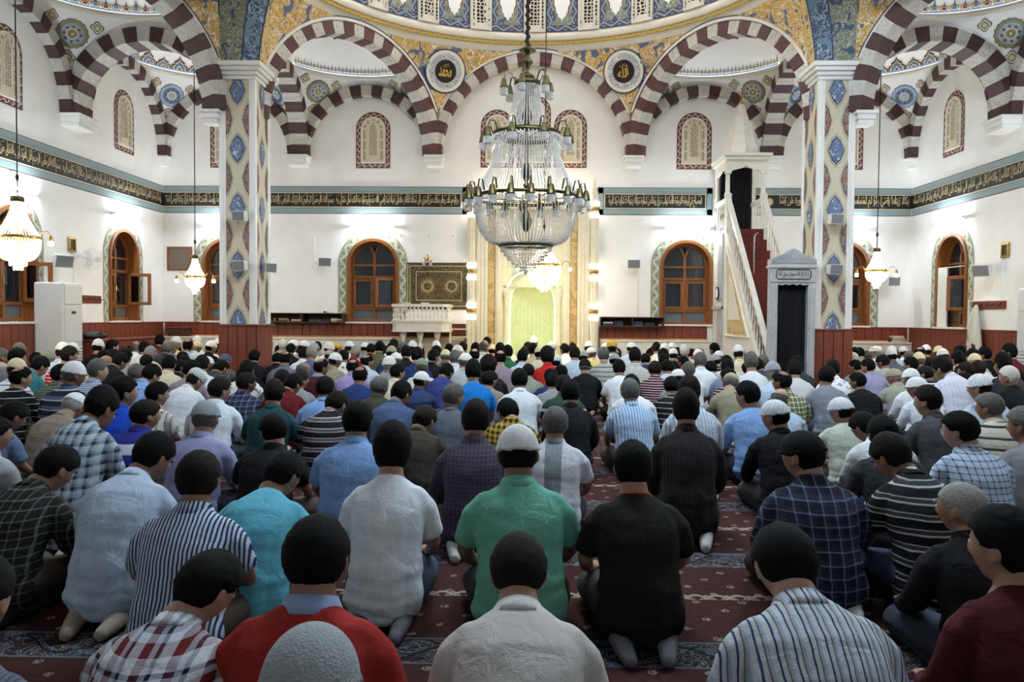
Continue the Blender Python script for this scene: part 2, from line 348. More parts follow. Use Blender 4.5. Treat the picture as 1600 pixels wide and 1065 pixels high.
# ---------------------------------------------------------------- Arabic lettering (joined forms set right to left)
AR = {}
_cp = 0xFE8D
for ch, base, nf in (('أ', 0xFE83, 2), ('إ', 0xFE87, 2), ('ؤ', 0xFE85, 2), ('ئ', 0xFE89, 4), ('ا', 0xFE8D, 2), ('ب', 0xFE8F, 4), ('ة', 0xFE93, 2), ('ت', 0xFE95, 4), ('ث', 0xFE99, 4), ('ج', 0xFE9D, 4), ('ح', 0xFEA1, 4), ('خ', 0xFEA5, 4),
                    ('د', 0xFEA9, 2), ('ذ', 0xFEAB, 2), ('ر', 0xFEAD, 2), ('ز', 0xFEAF, 2), ('س', 0xFEB1, 4), ('ش', 0xFEB5, 4), ('ص', 0xFEB9, 4), ('ض', 0xFEBD, 4), ('ط', 0xFEC1, 4), ('ظ', 0xFEC5, 4), ('ع', 0xFEC9, 4), ('غ', 0xFECD, 4),
                    ('ف', 0xFED1, 4), ('ق', 0xFED5, 4), ('ك', 0xFED9, 4), ('ل', 0xFEDD, 4), ('م', 0xFEE1, 4), ('ن', 0xFEE5, 4), ('ه', 0xFEE9, 4), ('و', 0xFEED, 2), ('ى', 0xFEEF, 2), ('ي', 0xFEF1, 4)): AR[ch] = (base, nf)
def shape_ar(txt):
    out = []
    for w in txt.split():
        if w == 'الله': out.append(''.join(chr(q) for q in (0xFE8D, 0xFEDF, 0xFEE0, 0xFEEA))); continue
        r = []; prev = False; i = 0
        while i < len(w):
            ch = w[i]
            if ch == 'ل' and i + 1 < len(w) and w[i + 1] in 'اأإ':
                r.append(chr({'ا': 0xFEFB, 'أ': 0xFEF7, 'إ': 0xFEF9}[w[i + 1]] + (1 if prev else 0))); prev = False; i += 2; continue
            if ch not in AR: i += 1; prev = False; continue
            b_, nf = AR[ch]; nxt = i + 1 < len(w) and w[i + 1] in AR
            if nf == 2: r.append(chr(b_ + (1 if prev else 0))); prev = False
            else: r.append(chr(b_ + {(0, 0): 0, (1, 0): 1, (0, 1): 2, (1, 1): 3}[(int(prev), int(nxt))])); prev = nxt
            i += 1
        out.append(''.join(r))
    return ' '.join(out)[::-1]
def text_mb(txt, F, a0, a1, b0, b1, cc, bold=.02, ar=True, arabic_fill=True):
    cu = bpy.data.curves.new('tmp', 'FONT'); cu.body = shape_ar(txt) if ar else txt; cu.offset = bold; cu.resolution_u = 2
    o = link('tmp', cu); me = evalmesh(o); bpy.data.objects.remove(o); bpy.data.curves.remove(cu)
    xs = [v.co.x for v in me.vertices]; ys = [v.co.y for v in me.vertices]; x0, x1, y0, y1 = min(xs), max(xs), min(ys), max(ys)
    mb = MB(); mb.add([F(a0 + (v.co.x - x0) / (x1 - x0) * (a1 - a0), b0 + (v.co.y - y0) / (y1 - y0) * (b1 - b0), cc) for v in me.vertices], [list(p.vertices) for p in me.polygons])
    bpy.data.meshes.remove(me); return mb
# ================================================================ THE SETTING
D, W, ZS, TOP = 15.4, 7.29, 4.33, 6.75
FB = FR((0, D, 0), (1, 0, 0), (0, 0, 1), (0, -1, 0))
FL = FR((-W, 0, 0), (0, 1, 0), (0, 0, 1), (1, 0, 0))
FRt = FR((W, 0, 0), (0, -1, 0), (0, 0, 1), (-1, 0, 0))
mb = MB(); mb.add([(-W, -5, 0), (W, -5, 0), (W, D, 0), (-W, D, 0)], [(0, 1, 2, 3)]); mb.add([(-W, -5, -.1), (W, -5, -.1), (W, D, -.1), (-W, D, -.1)], [(3, 2, 1, 0)])
mk('floor', mb, MT['carpet'], label='red prayer carpet with patterned row bands across the hall', cat='floor', kind='structure')
WB = [-6.0, -3.13, 2.98, 6.0]                      # window centres, back wall
WS = [13.9, 10.9, 7.9]                             # window centres along the side walls
HW, SILL, WSP = .5, 1.12, 2.25
def whole(cx): return archline(cx, HW, SILL, WSP)
niche = archline(0, .44, .02, 1.5, 14, .42)
mk('wall_back', sheet([(-W - .4, 0), (W + .4, 0), (W + .4, TOP), (-W - .4, TOP)], [whole(q) for q in WB] + [niche], -.4, 0, FB), MT['plaster'], label='white plaster front wall behind the mihrab with arched windows', cat='wall', kind='structure')
mk('wall_left', sheet([(-5, 0), (D, 0), (D, TOP), (-5, TOP)], [whole(q) for q in WS], -.4, 0, FL), MT['plaster'], label='white plaster side wall on the left with arched windows', cat='wall', kind='structure')
mk('wall_right', sheet([(-D, 0), (5, 0), (5, TOP), (-D, TOP)], [whole(-q) for q in WS], -.4, 0, FRt), MT['plaster'], label='white plaster side wall on the right with curtained arched window', cat='wall', kind='structure')
mb = MB(); mb.box(-W - .4, -5.3, 0, W + .4, -5, TOP); mk('wall_rear', mb, MT['plaster'], label='plain rear wall of the hall behind the camera', cat='wall', kind='structure')
DC, DR = (0, 11.157), 4.0                           # main dome centre and ring radius
circ = [(DC[0] + (DR - .05) * cos(2 * pi * k / 72), DC[1] + (DR - .05) * sin(2 * pi * k / 72)) for k in range(72)]
mk('ceiling', sheet([(-W - .4, -5.3), (W + .4, -5.3), (W + .4, D + .4), (-W - .4, D + .4)], [circ], 0, .25, FR((0, 0, TOP), (1, 0, 0), (0, 1, 0), (0, 0, 1))), MT['vaultplaster'], label='flat white ceiling around the main dome', cat='ceiling', kind='structure')
# ---- voussoir arches
VCACHE = {}
def arch(label, p, q, ri, ro, th, n, zs=ZS, off=0.0, big=False):
    p, q = Vector(p), Vector(q); u = (q - p).normalized(); nrm = Vector((-u.y, u.x)); cen = (p + q) / 2
    key = (ri, ro, th, n)
    M0 = Matrix(((u.x, nrm.x, 0, cen.x + nrm.x * off), (u.y, nrm.y, 0, cen.y + nrm.y * off), (0, 0, 1, zs), (0, 0, 0, 1)))
    r = root('arch', (0, 0, 0), label, 'arch', kind='structure'); r.matrix_world = M0
    if key not in VCACHE:
        da = pi / n; ms = []
        for k, (m_, g) in enumerate((('vred2' if big else 'vred', .0), ('vgrey', .008))):
            mb = MB(); a0, a1 = g * .0 + .002, da - .002; vs = []; S = 3; fs = []
            for yy in (-th / 2 + g * .6, th / 2 - g * .6):
                for R_ in (ri + g * .5, ro - g * .4):
                    for j in range(S + 1):
                        a = a0 + (a1 - a0) * j / S; vs.append((R_ * cos(a), yy, R_ * sin(a)))
            L = S + 1
            for j in range(S):
                fs += [(j, j + 1, L + j + 1, L + j), (2 * L + j, 3 * L + j, 3 * L + j + 1, 2 * L + j + 1), (j, 2 * L + j, 2 * L + j + 1, j + 1), (L + j, L + j + 1, 3 * L + j + 1, 3 * L + j)]
            fs += [(0, L, 3 * L, 2 * L), (S, 2 * L + S, 3 * L + S, L + S)]
            mb.add(vs, fs); ms.append(mb.mesh('voussoir', [MT[m_]]))
        VCACHE[key] = ms
    for k in range(n): link('voussoir', VCACHE[key][k % 2], r, Matrix.Rotation(-pi * k / n, 4, 'Y'))
    return r
def trimring(F, cx, ro, zs, parent, cols=('moulding', 'navy'), off=.012):
    n = 36; mb = MB(); x = ro
    for k, (w, m_) in enumerate(zip((.05, .022), cols)):
        e_ = .42; ang = [e_ + (pi - 2 * e_) * j / n for j in range(n + 1)]; A = [F(cx - x * cos(a), zs + x * sin(a), off) for a in ang]; x += w
        B = [F(cx - x * cos(a), zs + x * sin(a), off) for a in ang]; mb.band(A, B, k)
    return mb
PX, PY = 4.5, 12.25
arch('large striped wall arch over the mihrab', (1.9, D), (-1.9, D), 1.77, 1.955, .50, 27, big=True)
def corbel(x, y, w, d, label):
    mb = MB()
    for k, (e, z0, z1) in enumerate(((0.0, -.20, -.13), (.02, -.13, -.05), (.045, -.05, 0.0))): mb.bbox(x - w / 2 - e, y - d / 2 - e, ZS + z0, x + w / 2 + e, y + d / 2 + e, ZS + z1, .006)
    mk('arch_corbel', mb, MT['white'], label=label, cat='corbel', kind='structure')
for s in (-1, 1):
    sd = 'left' if s < 0 else 'right'
    arch(f'striped wall arch between mihrab arch and pier on the {sd}', (s * 1.9, D), (s * 4.57, D), 1.155, 1.355, .36, 19)
    arch(f'striped wall arch in the {sd} far corner of the front wall', (s * 4.6, D), (s * W, D), 1.18, 1.38, .34, 19)
    arch(f'striped arch on the {sd} side wall by the far corner', (s * W, 12.45), (s * W, D), 1.27, 1.47, .32, 21)
    arch(f'striped arch on the {sd} side wall nearer the camera', (s * W, 9.45), (s * W, 12.2), 1.2, 1.4, .34, 19)
    arch(f'free diagonal striped arch from mihrab corbel to {sd} pier', (s * 1.86, 15.36), (s * 4.46, 12.32), 1.74, 1.95, .32, 27, big=True)
    arch(f'free striped arch between front wall and {sd} pier', (s * 4.53, D), (s * 4.53, 12.55), 1.24, 1.45, .34, 19)
    arch(f'free striped arch between {sd} pier and {sd} side wall', (s * 4.75, 12.3), (s * W, 12.3), 1.1, 1.33, .42, 19)
    arch(f'free diagonal striped arch from {sd} pier toward the camera', (s * 4.80, 12.03), (s * 7.23, 9.27), 1.64, 1.84, .38, 25)
    corbel(s * 4.90, 11.96, .24, .26, f'white corbel on the {sd} pier under the diagonal arch')
    corbel(s * 1.91, D - .12, .30, .30, f'white corbel under the arches just {sd} of the mihrab')
    corbel(s * 4.55, D - .12, .33, .30, f'white corbel under the arches behind the {sd} pier')
    corbel(s * (W - .06), D - .06, .14, .14, f'small white corbel in the {sd} far corner')
    corbel(s * (W - .12), 12.3, .30, .46, f'white corbel under the arches on the {sd} side wall')
    # spandrel screens above the free arches
    def scr(name, p, q, ro, th, mats, label, ext=0):
        p, q = Vector((*p, 0)), Vector((*q, 0)); u = (q - p).normalized(); n_ = Vector((-u.y, u.x, 0)); L = (q - p).length
        F = FR((p + q) / 2, u, (0, 0, 1), n_); mk(name, sheet([(-L / 2, ZS - .15)] + [(-ro * cos(pi * k / 30), ZS + ro * sin(pi * k / 30)) for k in range(31)] + [(L / 2, ZS - .15), (L / 2, TOP), (-L / 2, TOP)], [], -th / 2, th / 2, F), mats, label=label, cat='wall', kind='structure'); return F
    scr('wall_spandrel', (s * 4.53, D), (s * 4.53, 12.55), 1.44, .24, MT['vaultplaster'], f'white spandrel above the arch from front wall to {sd} pier')
    scr('wall_spandrel', (s * 4.75, 12.3), (s * W, 12.3), 1.27, .3, MT['vaultplaster'], f'white spandrel above the arch from {sd} pier to side wall')
    scr('wall_spandrel', (s * 1.86, 15.36), (s * 4.5, 12.25), 1.94, .2, MT['vaultplaster'], f'spandrel above the diagonal arch between mihrab and {sd} pier')
    F = scr('wall_spandrel', (s * 4.80, 12.03), (s * 7.23, 9.27), 1.83, .26, MT['arab'], f'ochre arabesque spandrel above the diagonal arch before the {sd} pier')
    if s > 0: Fq = F; F = lambda a, b_, c_=0, Fq=Fq: Fq(a, b_, -c_)
    else: Fq = F; F = lambda a, b_, c_=0, Fq=Fq: Fq(a, b_, c_)
    mb = trimring(F, 0, 1.845, ZS, None, off=.14); mb.m and mk('arch_trim', mb, [MT['moulding'], MT['navy']], label=f'cream and navy edge line of the diagonal arch before the {sd} pier', cat='trim', kind='structure')
# ---- spherical vaults of the side bays
def clip(me, planes, zmax=None):
    bm = bmesh.new(); bm.from_mesh(me)
    for (co, no) in planes: bmesh.ops.bisect_plane(bm, geom=bm.verts[:] + bm.edges[:] + bm.faces[:], plane_co=co, plane_no=no, clear_outer=True)
    bm.to_mesh(me); bm.free(); return me
def sphere_part(cx, cy, R, e0, e1, planes, name, mat, cz=ZS, na=72, ne=18, sq=1.0):
    mb = MB(); mb.lathe([(R * cos(e0 + (e1 - e0) * k / ne), R * sq * sin(e0 + (e1 - e0) * k / ne)) for k in range(ne + 1)], na, (cx, cy, cz))
    me = mb.mesh(name, [mat], True); return clip(me, planes)
class Sph:
    def __init__(s, cx, cy, R, cz=ZS, sq=1.0): s.c = Vector((cx, cy, cz)); s.R = R; s.sq = sq
    def at(s, az, el, lift=.012):
        R = s.R - lift; return tuple(s.c + Vector((R * cos(el) * cos(az), R * cos(el) * sin(az), R * s.sq * sin(el))))
    def local(s, az, el):                        # small flat-ish patch mapping (a right, b up) metres to the sphere
        return lambda a, b, l=.012: s.at(az - a / (s.R * cos(el)), el + b / s.R, l)
def flower(mb, P, r, cols, petals=12, lift=.010):
    # scalloped rosette: rings of paint, one above the other
    for k, (f, sc, m_) in enumerate(cols):
        pts = [(r * f * (1 + sc * cos(petals * t * 2 * pi / 48)) * cos(t * 2 * pi / 48), r * f * (1 + sc * cos(petals * t * 2 * pi / 48)) * sin(t * 2 * pi / 48)) for t in range(48)]
        n = len(mb.v); mb.add([P(0, 0, lift + .004 * k)] + [P(a, b, lift + .004 * k) for a, b in pts], [(0, 1 + j, 1 + (j + 1) % 48) for j in range(48)], m_)
    for j in range(8):
        a = 2 * pi * j / 8; q = r * .52
        pts = [(q * cos(a) + r * .11 * cos(t * pi / 2 + a), q * sin(a) + r * .11 * sin(t * pi / 2 + a)) for t in range(4)]
        mb.add([P(x, y, lift + .03) for x, y in pts], [(0, 1, 2, 3)], 3)
ROS = [MT['brownp'], MT['olive'], MT['blue'], MT['redp'], MT['creamp'], MT['paleblue']]
def leafdiamond(mb, P, a0, b0, r, lift=.01):
    def out(f): return [(a0 + f * r * (1 + .22 * cos(8 * t * 2 * pi / 32)) * cos(t * 2 * pi / 32), b0 + f * r * (1 + .22 * cos(8 * t * 2 * pi / 32 )) * sin(t * 2 * pi / 32)) for t in range(32)]
    for k, (f, m_) in enumerate(((1.0, 0), (.84, 4), (.6, 1), (.32, 4))):
        pts = []
        for t in range(32):
            th = t * 2 * pi / 32; rr = r * f * (.72 + .28 * abs(cos(2 * th)) ** 1.5); pts.append((a0 + rr * cos(th), b0 + rr * sin(th)))
        mb.add([P(a0, b0, lift + .004 * k)] + [P(a, b, lift + .004 * k) for a, b in pts], [(0, 1 + j, 1 + (j + 1) % 32) for j in range(32)], m_)
def lace(mb, S, e0, h, n, a0, a1, style):
    # crest of pointed leaves painted round the foot of a small dome
    for k in range(n):
        az = a0 + (a1 - a0) * (k + .5) / n; w = (a1 - a0) * S.R * cos(e0) / n; P = S.local(az, e0); big = 1.0 if k % 2 == 0 else .72
        if style == 'palm':
            H = h * big
            prof = [(-.5, 0), (-.48, .3), (-.3, .42), (-.34, .55), (-.16, .66), (-.05, .8), (0, 1.0), (.05, .8), (.16, .66), (.34, .55), (.3, .42), (.48, .3), (.5, 0)]
            for i, (f, m_) in enumerate(((1, 0), (.8, 4), (.66, 2), (.36, 4), (.2, 3))): mb.add([P(a * w * f, (.02 + b_ * f * .98) * H, .010 + .004 * i) for a, b_ in prof], [list(range(len(prof)))], m_)
        else:
            H = h * (1 if k % 2 == 0 else .8)
            prof = [(-.2, .42), (-.1, .6), (0, 1), (.1, .6), (.2, .42)]
            mb.add([P(a * w, b_ * H, .012) for a, b_ in prof], [list(range(5))], 2)
            mb.add([P(a * w, b_ * H, .011) for a, b_ in ((-.5, 0), (-.5, .4), (.5, .4), (.5, 0))], [(0, 1, 2, 3)], 4)
            for i, (f, m_) in enumerate(((.46, 0), (.38, 4), (.26, 3 if k % 2 else 2))): mb.add([P(f * w * cos(t * pi / 4), .2 * H + f * w * sin(t * pi / 4), .014 + .003 * i) for t in range(8)], [list(range(8))], m_)
    A = [S.at(a0 + (a1 - a0) * j / 60, e0 - .03, .012) for j in range(61)]; B = [S.at(a0 + (a1 - a0) * j / 60, e0, .012) for j in range(61)]; mb.band(A, B, 2)
def bay(label, cx, cy, R, planes, ros, lz, style, dome_h=.9):
    er = math.asin((5.78 - ZS) / R); rr = R * cos(er)
    v = tag(link('vault', sphere_part(cx, cy, R, 0, er, planes, 'vault', MT['vaultplaster'])), label, 'vault', kind='structure')
    cap = link('dome_shell', sphere_part(cx, cy, rr + .02, 0, pi / 2, planes, 'dome_shell', MT['vaultplaster'], 5.80, sq=dome_h / rr), v)
    mb = MB(); n = 60; rp = [(rr - .0, -.03), (rr - .045, -.025), (rr - .06, 0), (rr - .055, .035), (rr - .045, .035), (rr - .045, .005), (rr, .0)]; mb.lathe(rp, 72, (cx, cy, 5.79)); me = clip(mb.mesh('ring_moulding', [MT['moulding']], True), planes); link('ring_moulding', me, v)
    mb = MB(); mb.lathe([(rr - .03, .012), (rr - .015, .012), (rr - .015, .022), (rr - .03, .022), (rr - .03, .012)], 72, (cx, cy, 5.79)); link('added_cove_strip', clip(mb.mesh('added_cove_strip', [MT['cove']]), planes), v)  # unseen glowing strip, added to brighten the small dome
    S = Sph(cx, cy, R); 
    for az, el in ros:
        mb = MB(); P = S.local(az, el); blue = style == 'palm'
        flower(mb, P, .225, [(1, .05, 0), (.95, .05, 5 if blue else 1), (.72, 0, 2 if blue else 5), (.4, .12, 4), (.3, .1, 5 if blue else 1), (.13, 0, 0), (.1, 0, 4)], 16 if not blue else 14)
        link('painted_rosette', mb.mesh('painted_rosette', ROS), v)
        for (da, db) in ((-.34, .20), (.34, .16), (-.02, -.36)):
            mb = MB(); leafdiamond(mb, P, da, db, .105); link('painted_leaf_motif', mb.mesh('painted_leaf_motif', ROS), v)
    S2 = Sph(cx, cy, rr + .02, 5.80, dome_h / rr); mb = MB(); lace(mb, S2, .09, lz[0], lz[1], lz[2], lz[3], style); link('painted_crest', mb.mesh('painted_crest', ROS), v)
    mb = MB(); A = [S2.at(2 * pi * k / 24, .82 - .06 * (k % 2), .01) for k in range(24)]; mb.add(A + [S2.at(0, pi / 2, .01)], [(k, (k + 1) % 24, 24) for k in range(24)], 0)
    for k in range(12): P = S2.local(2 * pi * k / 12, .72); mb.add([P(.035 * cos(t * pi / 3), .035 * sin(t * pi / 3), .012) for t in range(6)], [list(range(6))], 1)
    me = clip(mb.mesh('painted_apex_medallion', [MT['arabgold'], MT['navy']]), planes); link('painted_apex_medallion', me, v)
for s in (-1, 1):
    sd = 'left' if s < 0 else 'right'; f = lambda a: a if s < 0 else pi - a
    nBP = Vector((-s * .635, 0, 0)); dv = Vector((s * 4.5 - s * 1.86, 12.25 - 15.36, 0)).normalized(); nn = Vector((dv.y, -dv.x, 0)); nn = nn if nn.dot(Vector((-s * 3.2, 11.36 - 13.8, 0))) > 0 else -nn   # towards the main dome
    mid = Vector((s * 3.18, 13.8, 0))
    rng = (f(pi * .15), f(pi * 1.15)) if s < 0 else (pi - pi * 1.15, pi - pi * .15)
    bay(f'white triangular vault with small painted dome between mihrab and {sd} pier', s * 3.18, 13.8, 2.03, [((0, D - .02, 0), (0, 1, 0)), ((s * 4.45, 0, 0), (s, 0, 0)), (mid, nn)],
        [(f(radians(126)), .635), (f(radians(60)), .64)], (.24, 64, *rng), 'spike')
    bay(f'white corner vault with blue crested dome in the {sd} far corner', s * 5.92, 13.83, 2.02, [((0, D - .02, 0), (0, 1, 0)), ((s * (W - .02), 0, 0), (s, 0, 0)), ((s * 4.6, 0, 0), (-s, 0, 0)), ((0, 12.4, 0), (0, -1, 0))],
        [(f(radians(129)), .59), (f(radians(54)), .61)], (.40, 30, 0, 2 * pi), 'palm')
    d2 = Vector((s * W - s * 4.55, 9.4 - 12.1, 0)).normalized(); n2 = Vector((d2.y, -d2.x, 0)); n2 = n2 if n2.dot(Vector((-s, -1, 0))) > 0 else -n2
    m2 = Vector((s * 5.92, 10.75, 0))
    bay(f'white triangular vault with small painted dome on the {sd} nearer the camera', s * 5.92, 10.78, 1.98, [((s * (W - .02), 0, 0), (s, 0, 0)), ((0, 12.18, 0), (0, 1, 0)), (m2, n2)],
        [(f(radians(134)), .63)], (.26, 60, 0, 2 * pi), 'spike')
# ---- main dome: pendentives, ring, drum
dvL = Vector((-4.46 + 1.86, 12.32 - 15.36, 0)).normalized(); nL = Vector((dvL.y, -dvL.x, 0)); nL = nL if nL.x < 0 else -nL
nR = Vector((-nL.x, nL.y, 0)); offL = Vector((-3.16, 13.84, 0)) - nL * .16; offR = Vector((3.16, 13.84, 0)) - nR * .16
er = math.asin((6.28 - ZS) / 4.45)
pl = [((0, D - .25, 0), (0, 1, 0)), (offL, nL), (offR, nR), ((0, 12.05, 0), (0, -1, 0)), ((0, 0, 5.03), (0, 0, -1))]
pen = tag(link('pendentive', sphere_part(DC[0], DC[1], 4.45, 0, er, pl, 'pendentive', MT['arab'], na=144, ne=24)), 'ochre arabesque pendentives of the main dome above the mihrab', 'pendentive', kind='structure')
kid('arch_edge_line', trimring(FB, 0, 1.955, ZS, None, off=.262), [MT['moulding'], MT['navy']], pen)
for s in (-1, 1):
    nn = nL if s < 0 else nR; u = Vector((-nn.y, nn.x, 0)); F = FR(Vector((s * 3.16, 13.84, 0)) - nn * .16, u, (0, 0, 1), -nn)
    kid('arch_edge_line', trimring(F, 0, 1.955, ZS, None, off=.02), [MT['moulding'], MT['navy']], pen)
def annulus(mb, F, r0, r1, cc, mi, n=48, c1=None):
    A = [F(r0 * cos(2 * pi * k / n), r0 * sin(2 * pi * k / n), cc) for k in range(n)]; B = [F(r1 * cos(2 * pi * k / n), r1 * sin(2 * pi * k / n), cc if c1 is None else c1) for k in range(n)]; mb.band(A, B, mi, True)
for s, txt, lab in ((-1, chr(0xFEAA) + chr(0xFEE4) + chr(0xFEA4) + chr(0xFEE3), 'round calligraphy medallion on the pendentive at the left of the mihrab arch'), (1, None, 'round calligraphy medallion on the pendentive at the right of the mihrab arch')):
    el = .353; az = pi / 2 - s * .417; S = Sph(DC[0], DC[1], 4.45); o = Vector(S.at(az, el, .03)); n_ = (S.c - o).normalized(); u = Vector((0, 0, 1)).cross(n_).normalized(); v_ = n_.cross(u)
    F = FR(o, u, v_, n_); r = root('medallion', tuple(o), lab, 'medallion', 'calligraphy medallions')
    mb = MB(); mb.prism([(.40 * cos(2 * pi * k / 48), .40 * sin(2 * pi * k / 48)) for k in range(48)], -.1, .02, F); kid('backing_disc', mb, MT['navy'], r)
    mb = MB(); annulus(mb, F, .315, .375, .024, 0, c1=.024); annulus(mb, F, .365, .375, .024, 0, c1=.01); kid('cream_rim', mb, MT['moulding'], r)
    mb = MB(); annulus(mb, F, .205, .318, .026, 0); kid('floral_ring', mb, MT['arabblue'], r)
    mb = MB()
    for k in range(8):
        a = 2 * pi * (k + .3) / 8
        for rr, m_, l in ((.026, 0, .029), (.016, 1, .031)): mb.plate([(.262 * cos(a) + rr * cos(t * pi / 4), .262 * sin(a) + rr * sin(t * pi / 4)) for t in range(8)], l, F, m_)
    kid('floral_dots', mb, [MT['creamp'], MT['redp']], r)
    mb = MB(); mb.plate([(.212 * cos(2 * pi * k / 40), .212 * sin(2 * pi * k / 40)) for k in range(40)], .0285, F, 0); mb.plate([(.2 * cos(2 * pi * k / 40), .2 * sin(2 * pi * k / 40)) for k in range(40)], .032, F, 1); kid('black_disc', mb, [MT['redp'], MT['black']], r)
    if s < 0: mb = text_mb(txt, F, -.13, .12, -.10, .08, .036, .03, False)
    else:
        mb = text_mb(chr(0xFEEA) + chr(0xFEE0) + chr(0xFEDF), F, -.12, .055, -.11, .06, .036, .03, False); mb.prism([(.07, -.07), (.09, -.075), (.082, .11), (.062, .12)], .034, .037, F)
    for k, (a, b_) in enumerate(((-.01, .11), (.01, .085))): mb.prism([(a - .055, b_ - .025), (a + .05, b_ + .02), (a + .05, b_ + .03), (a - .055, b_ - .015)], .034, .036, F)
    kid('gold_lettering', mb, MT['gold'], r)
mb = MB(); c3 = (DC[0], DC[1], 0)
mb.lathe([(DR + .07, 6.24), (DR + .01, 6.26), (DR, 6.36), (DR - .05, 6.39)], 120, c3, 0)
mb.lathe([(DR - .065, 6.385), (DR - .065, 6.47)], 120, c3, 1)
mb.lathe([(DR - .065, 6.47), (DR - .09, 6.48), (DR - .095, 6.6), (DR - .08, 6.61), (DR - .08, 8.4)], 120, c3, 2)
cor = mk('dome_drum', mb, [MT['moulding'], MT['beads'], MT['moulding']], label='cream drum and beaded cornice ring of the main dome', cat='dome', kind='structure', smooth=True)
mb = MB(); mb.lathe([(3.92 * cos(k * pi / 24), 8.4 + 3.92 * sin(k * pi / 24)) for k in range(13)], 72, c3); tag(link('dome_shell', mb.mesh('dome_shell', [MT['vaultplaster']], True)), 'white inner shell of the main dome', 'dome', kind='structure')
ORD = ['', 'first', 'second', 'third', 'fourth', 'fifth', 'sixth', 'seventh']; RD = DR - .085; NW = 24
def cyl(a0): return lambda a, b_, cc=0: (DC[0] + (RD - cc) * cos(a0 - a / RD), DC[1] + (RD - cc) * sin(a0 - a / RD), b_)
for k in range(-6, 7):
    P = cyl(pi / 2 - k * 2 * pi / NW)
    r = root('drum_window', P(0, 6.62), f'pierced arched drum window, ' + ('directly above the mihrab' if k == 0 else f'{ORD[abs(k)]} to the {"right" if k > 0 else "left"} of the middle one'), 'window', 'drum windows')
    mb = MB(); al = archline(0, .20, 6.62, 7.32, 12); mb.prism(al, .0, .05, P); kid('cream_frame', mb, MT['moulding'], r)
    mb = MB(); o1, o2 = archline(0, .165, 6.66, 7.30, 12), archline(0, .135, 6.69, 7.30, 12)
    mb.band([P(a, b_, .07) for a, b_ in o1], [P(a, b_, .07) for a, b_ in o2]); mb.band([P(a, b_, .05) for a, b_ in o1], [P(a, b_, .07) for a, b_ in o1]); kid('outer_moulding', mb, MT['pierceddark'], r)
    mb = MB(); mb.prism(archline(0, .085, 6.74, 7.26, 10), .05, .056, P); kid('pierced_panel', mb, MT['pierceddark'], r)
    mb = MB(); o1, o2 = archline(0, .125, 6.70, 7.29, 12), archline(0, .09, 6.735, 7.26, 12); mb.band([P(a, b_, .066) for a, b_ in o1], [P(a, b_, .062) for a, b_ in o2]); kid('inner_moulding', mb, MT['moulding'], r)
    P2 = cyl(pi / 2 - (k + .5) * 2 * pi / NW)
    r2 = root('painted_drum_panel', P2(0, 6.62), f'blue bordered painted panel on the drum, ' + f'{ORD[k + 1 if k >= 0 else -k]} to the {"right" if k >= 0 else "left"} of the middle window', 'panel', 'painted drum panels')
    mb = MB(); X = [-.305, -.2, 0, .2, .305]; lo = [P2(a, 6.615, .006) for a in X]; hi = [P2(a, 6.76, .006) for a in X]; mb.band(lo, hi)
    for s in (-1, 1): mb.band([P2(s * .305, 6.76 + .25 * j, .006) for j in range(5)], [P2(s * .165, 6.76 + .25 * j, .006) for j in range(5)])
    kid('blue_border', mb, MT['bluevine'], r2)
    jag = [(0, 6.82), (.03, 6.88), (.07, 6.9), (.075, 6.95), (.11, 6.98), (.115, 7.06), (.145, 7.12), (.15, 7.76), (-.15, 7.76), (-.145, 7.12), (-.115, 7.06), (-.11, 6.98), (-.075, 6.95), (-.07, 6.9), (-.03, 6.88)]
    mb = MB(); mb.plate([(-.19, 6.74), (.19, 6.74), (.19, 7.76), (-.19, 7.76)], .009, P2); kid('olive_ground', mb, MT['arabgrey'], r2)
    mb = MB(); mb.plate([(a * 1.12, b_ - .02) for a, b_ in jag], .012, P2, 0); mb.plate(jag, .015, P2, 1); kid('white_field', mb, [MT['redp'], MT['vaultplaster']], r2)
# unseen ring of tubes added at the drum top to brighten dome and hall
r = root('added_dome_lamp_ring', (DC[0], DC[1], 8.3), 'added unseen ring of fluorescent tubes round the top of the dome drum', 'lamp')
mb = MB(); mb.lathe([(DR - .09, 8.26), (DR - .17, 8.27), (DR - .17, 8.3), (DR - .09, 8.33)], 72, (DC[0], DC[1], 0)); kid('carrier_ledge', mb, MT['white'], r)
for k in range(20):
    a = 2 * pi * k / 20; q = .5; rr_ = DR - .2; cx_, cy_ = DC[0] + rr_ * cos(a), DC[1] + rr_ * sin(a); tx, ty = -sin(a), cos(a)
    mb = MB(); mb.tube([(cx_ - tx * q, cy_ - ty * q, 8.25), (cx_ + tx * q, cy_ + ty * q, 8.25)], .018, 8); kid('tube', mb, MT['addeddometube'], r)
# unseen luminaires added on the flat ceiling to light the rear rows
for x_, lab_ in ((-.2, 'added unseen four-tube ceiling luminaire over the middle of the rear rows'), (2.6, 'added unseen four-tube ceiling luminaire over the right of the rear rows')):
    r = root('added_ceiling_luminaire', (x_, 6.3, TOP - .05), lab_, 'lamp', 'added ceiling luminaires'); mb = MB(); mb.bbox(x_ - .66, 5.95, TOP - .06, x_ + .66, 6.65, TOP - .001, .01); kid('housing', mb, MT['white'], r)
    for k in range(4): y_ = 6.06 + k * .16; mb = MB(); mb.tube([(x_ - .6, y_, TOP - .09), (x_ + .6, y_, TOP - .09)], .018, 8); kid('tube', mb, MT['addedceiltube'], r)
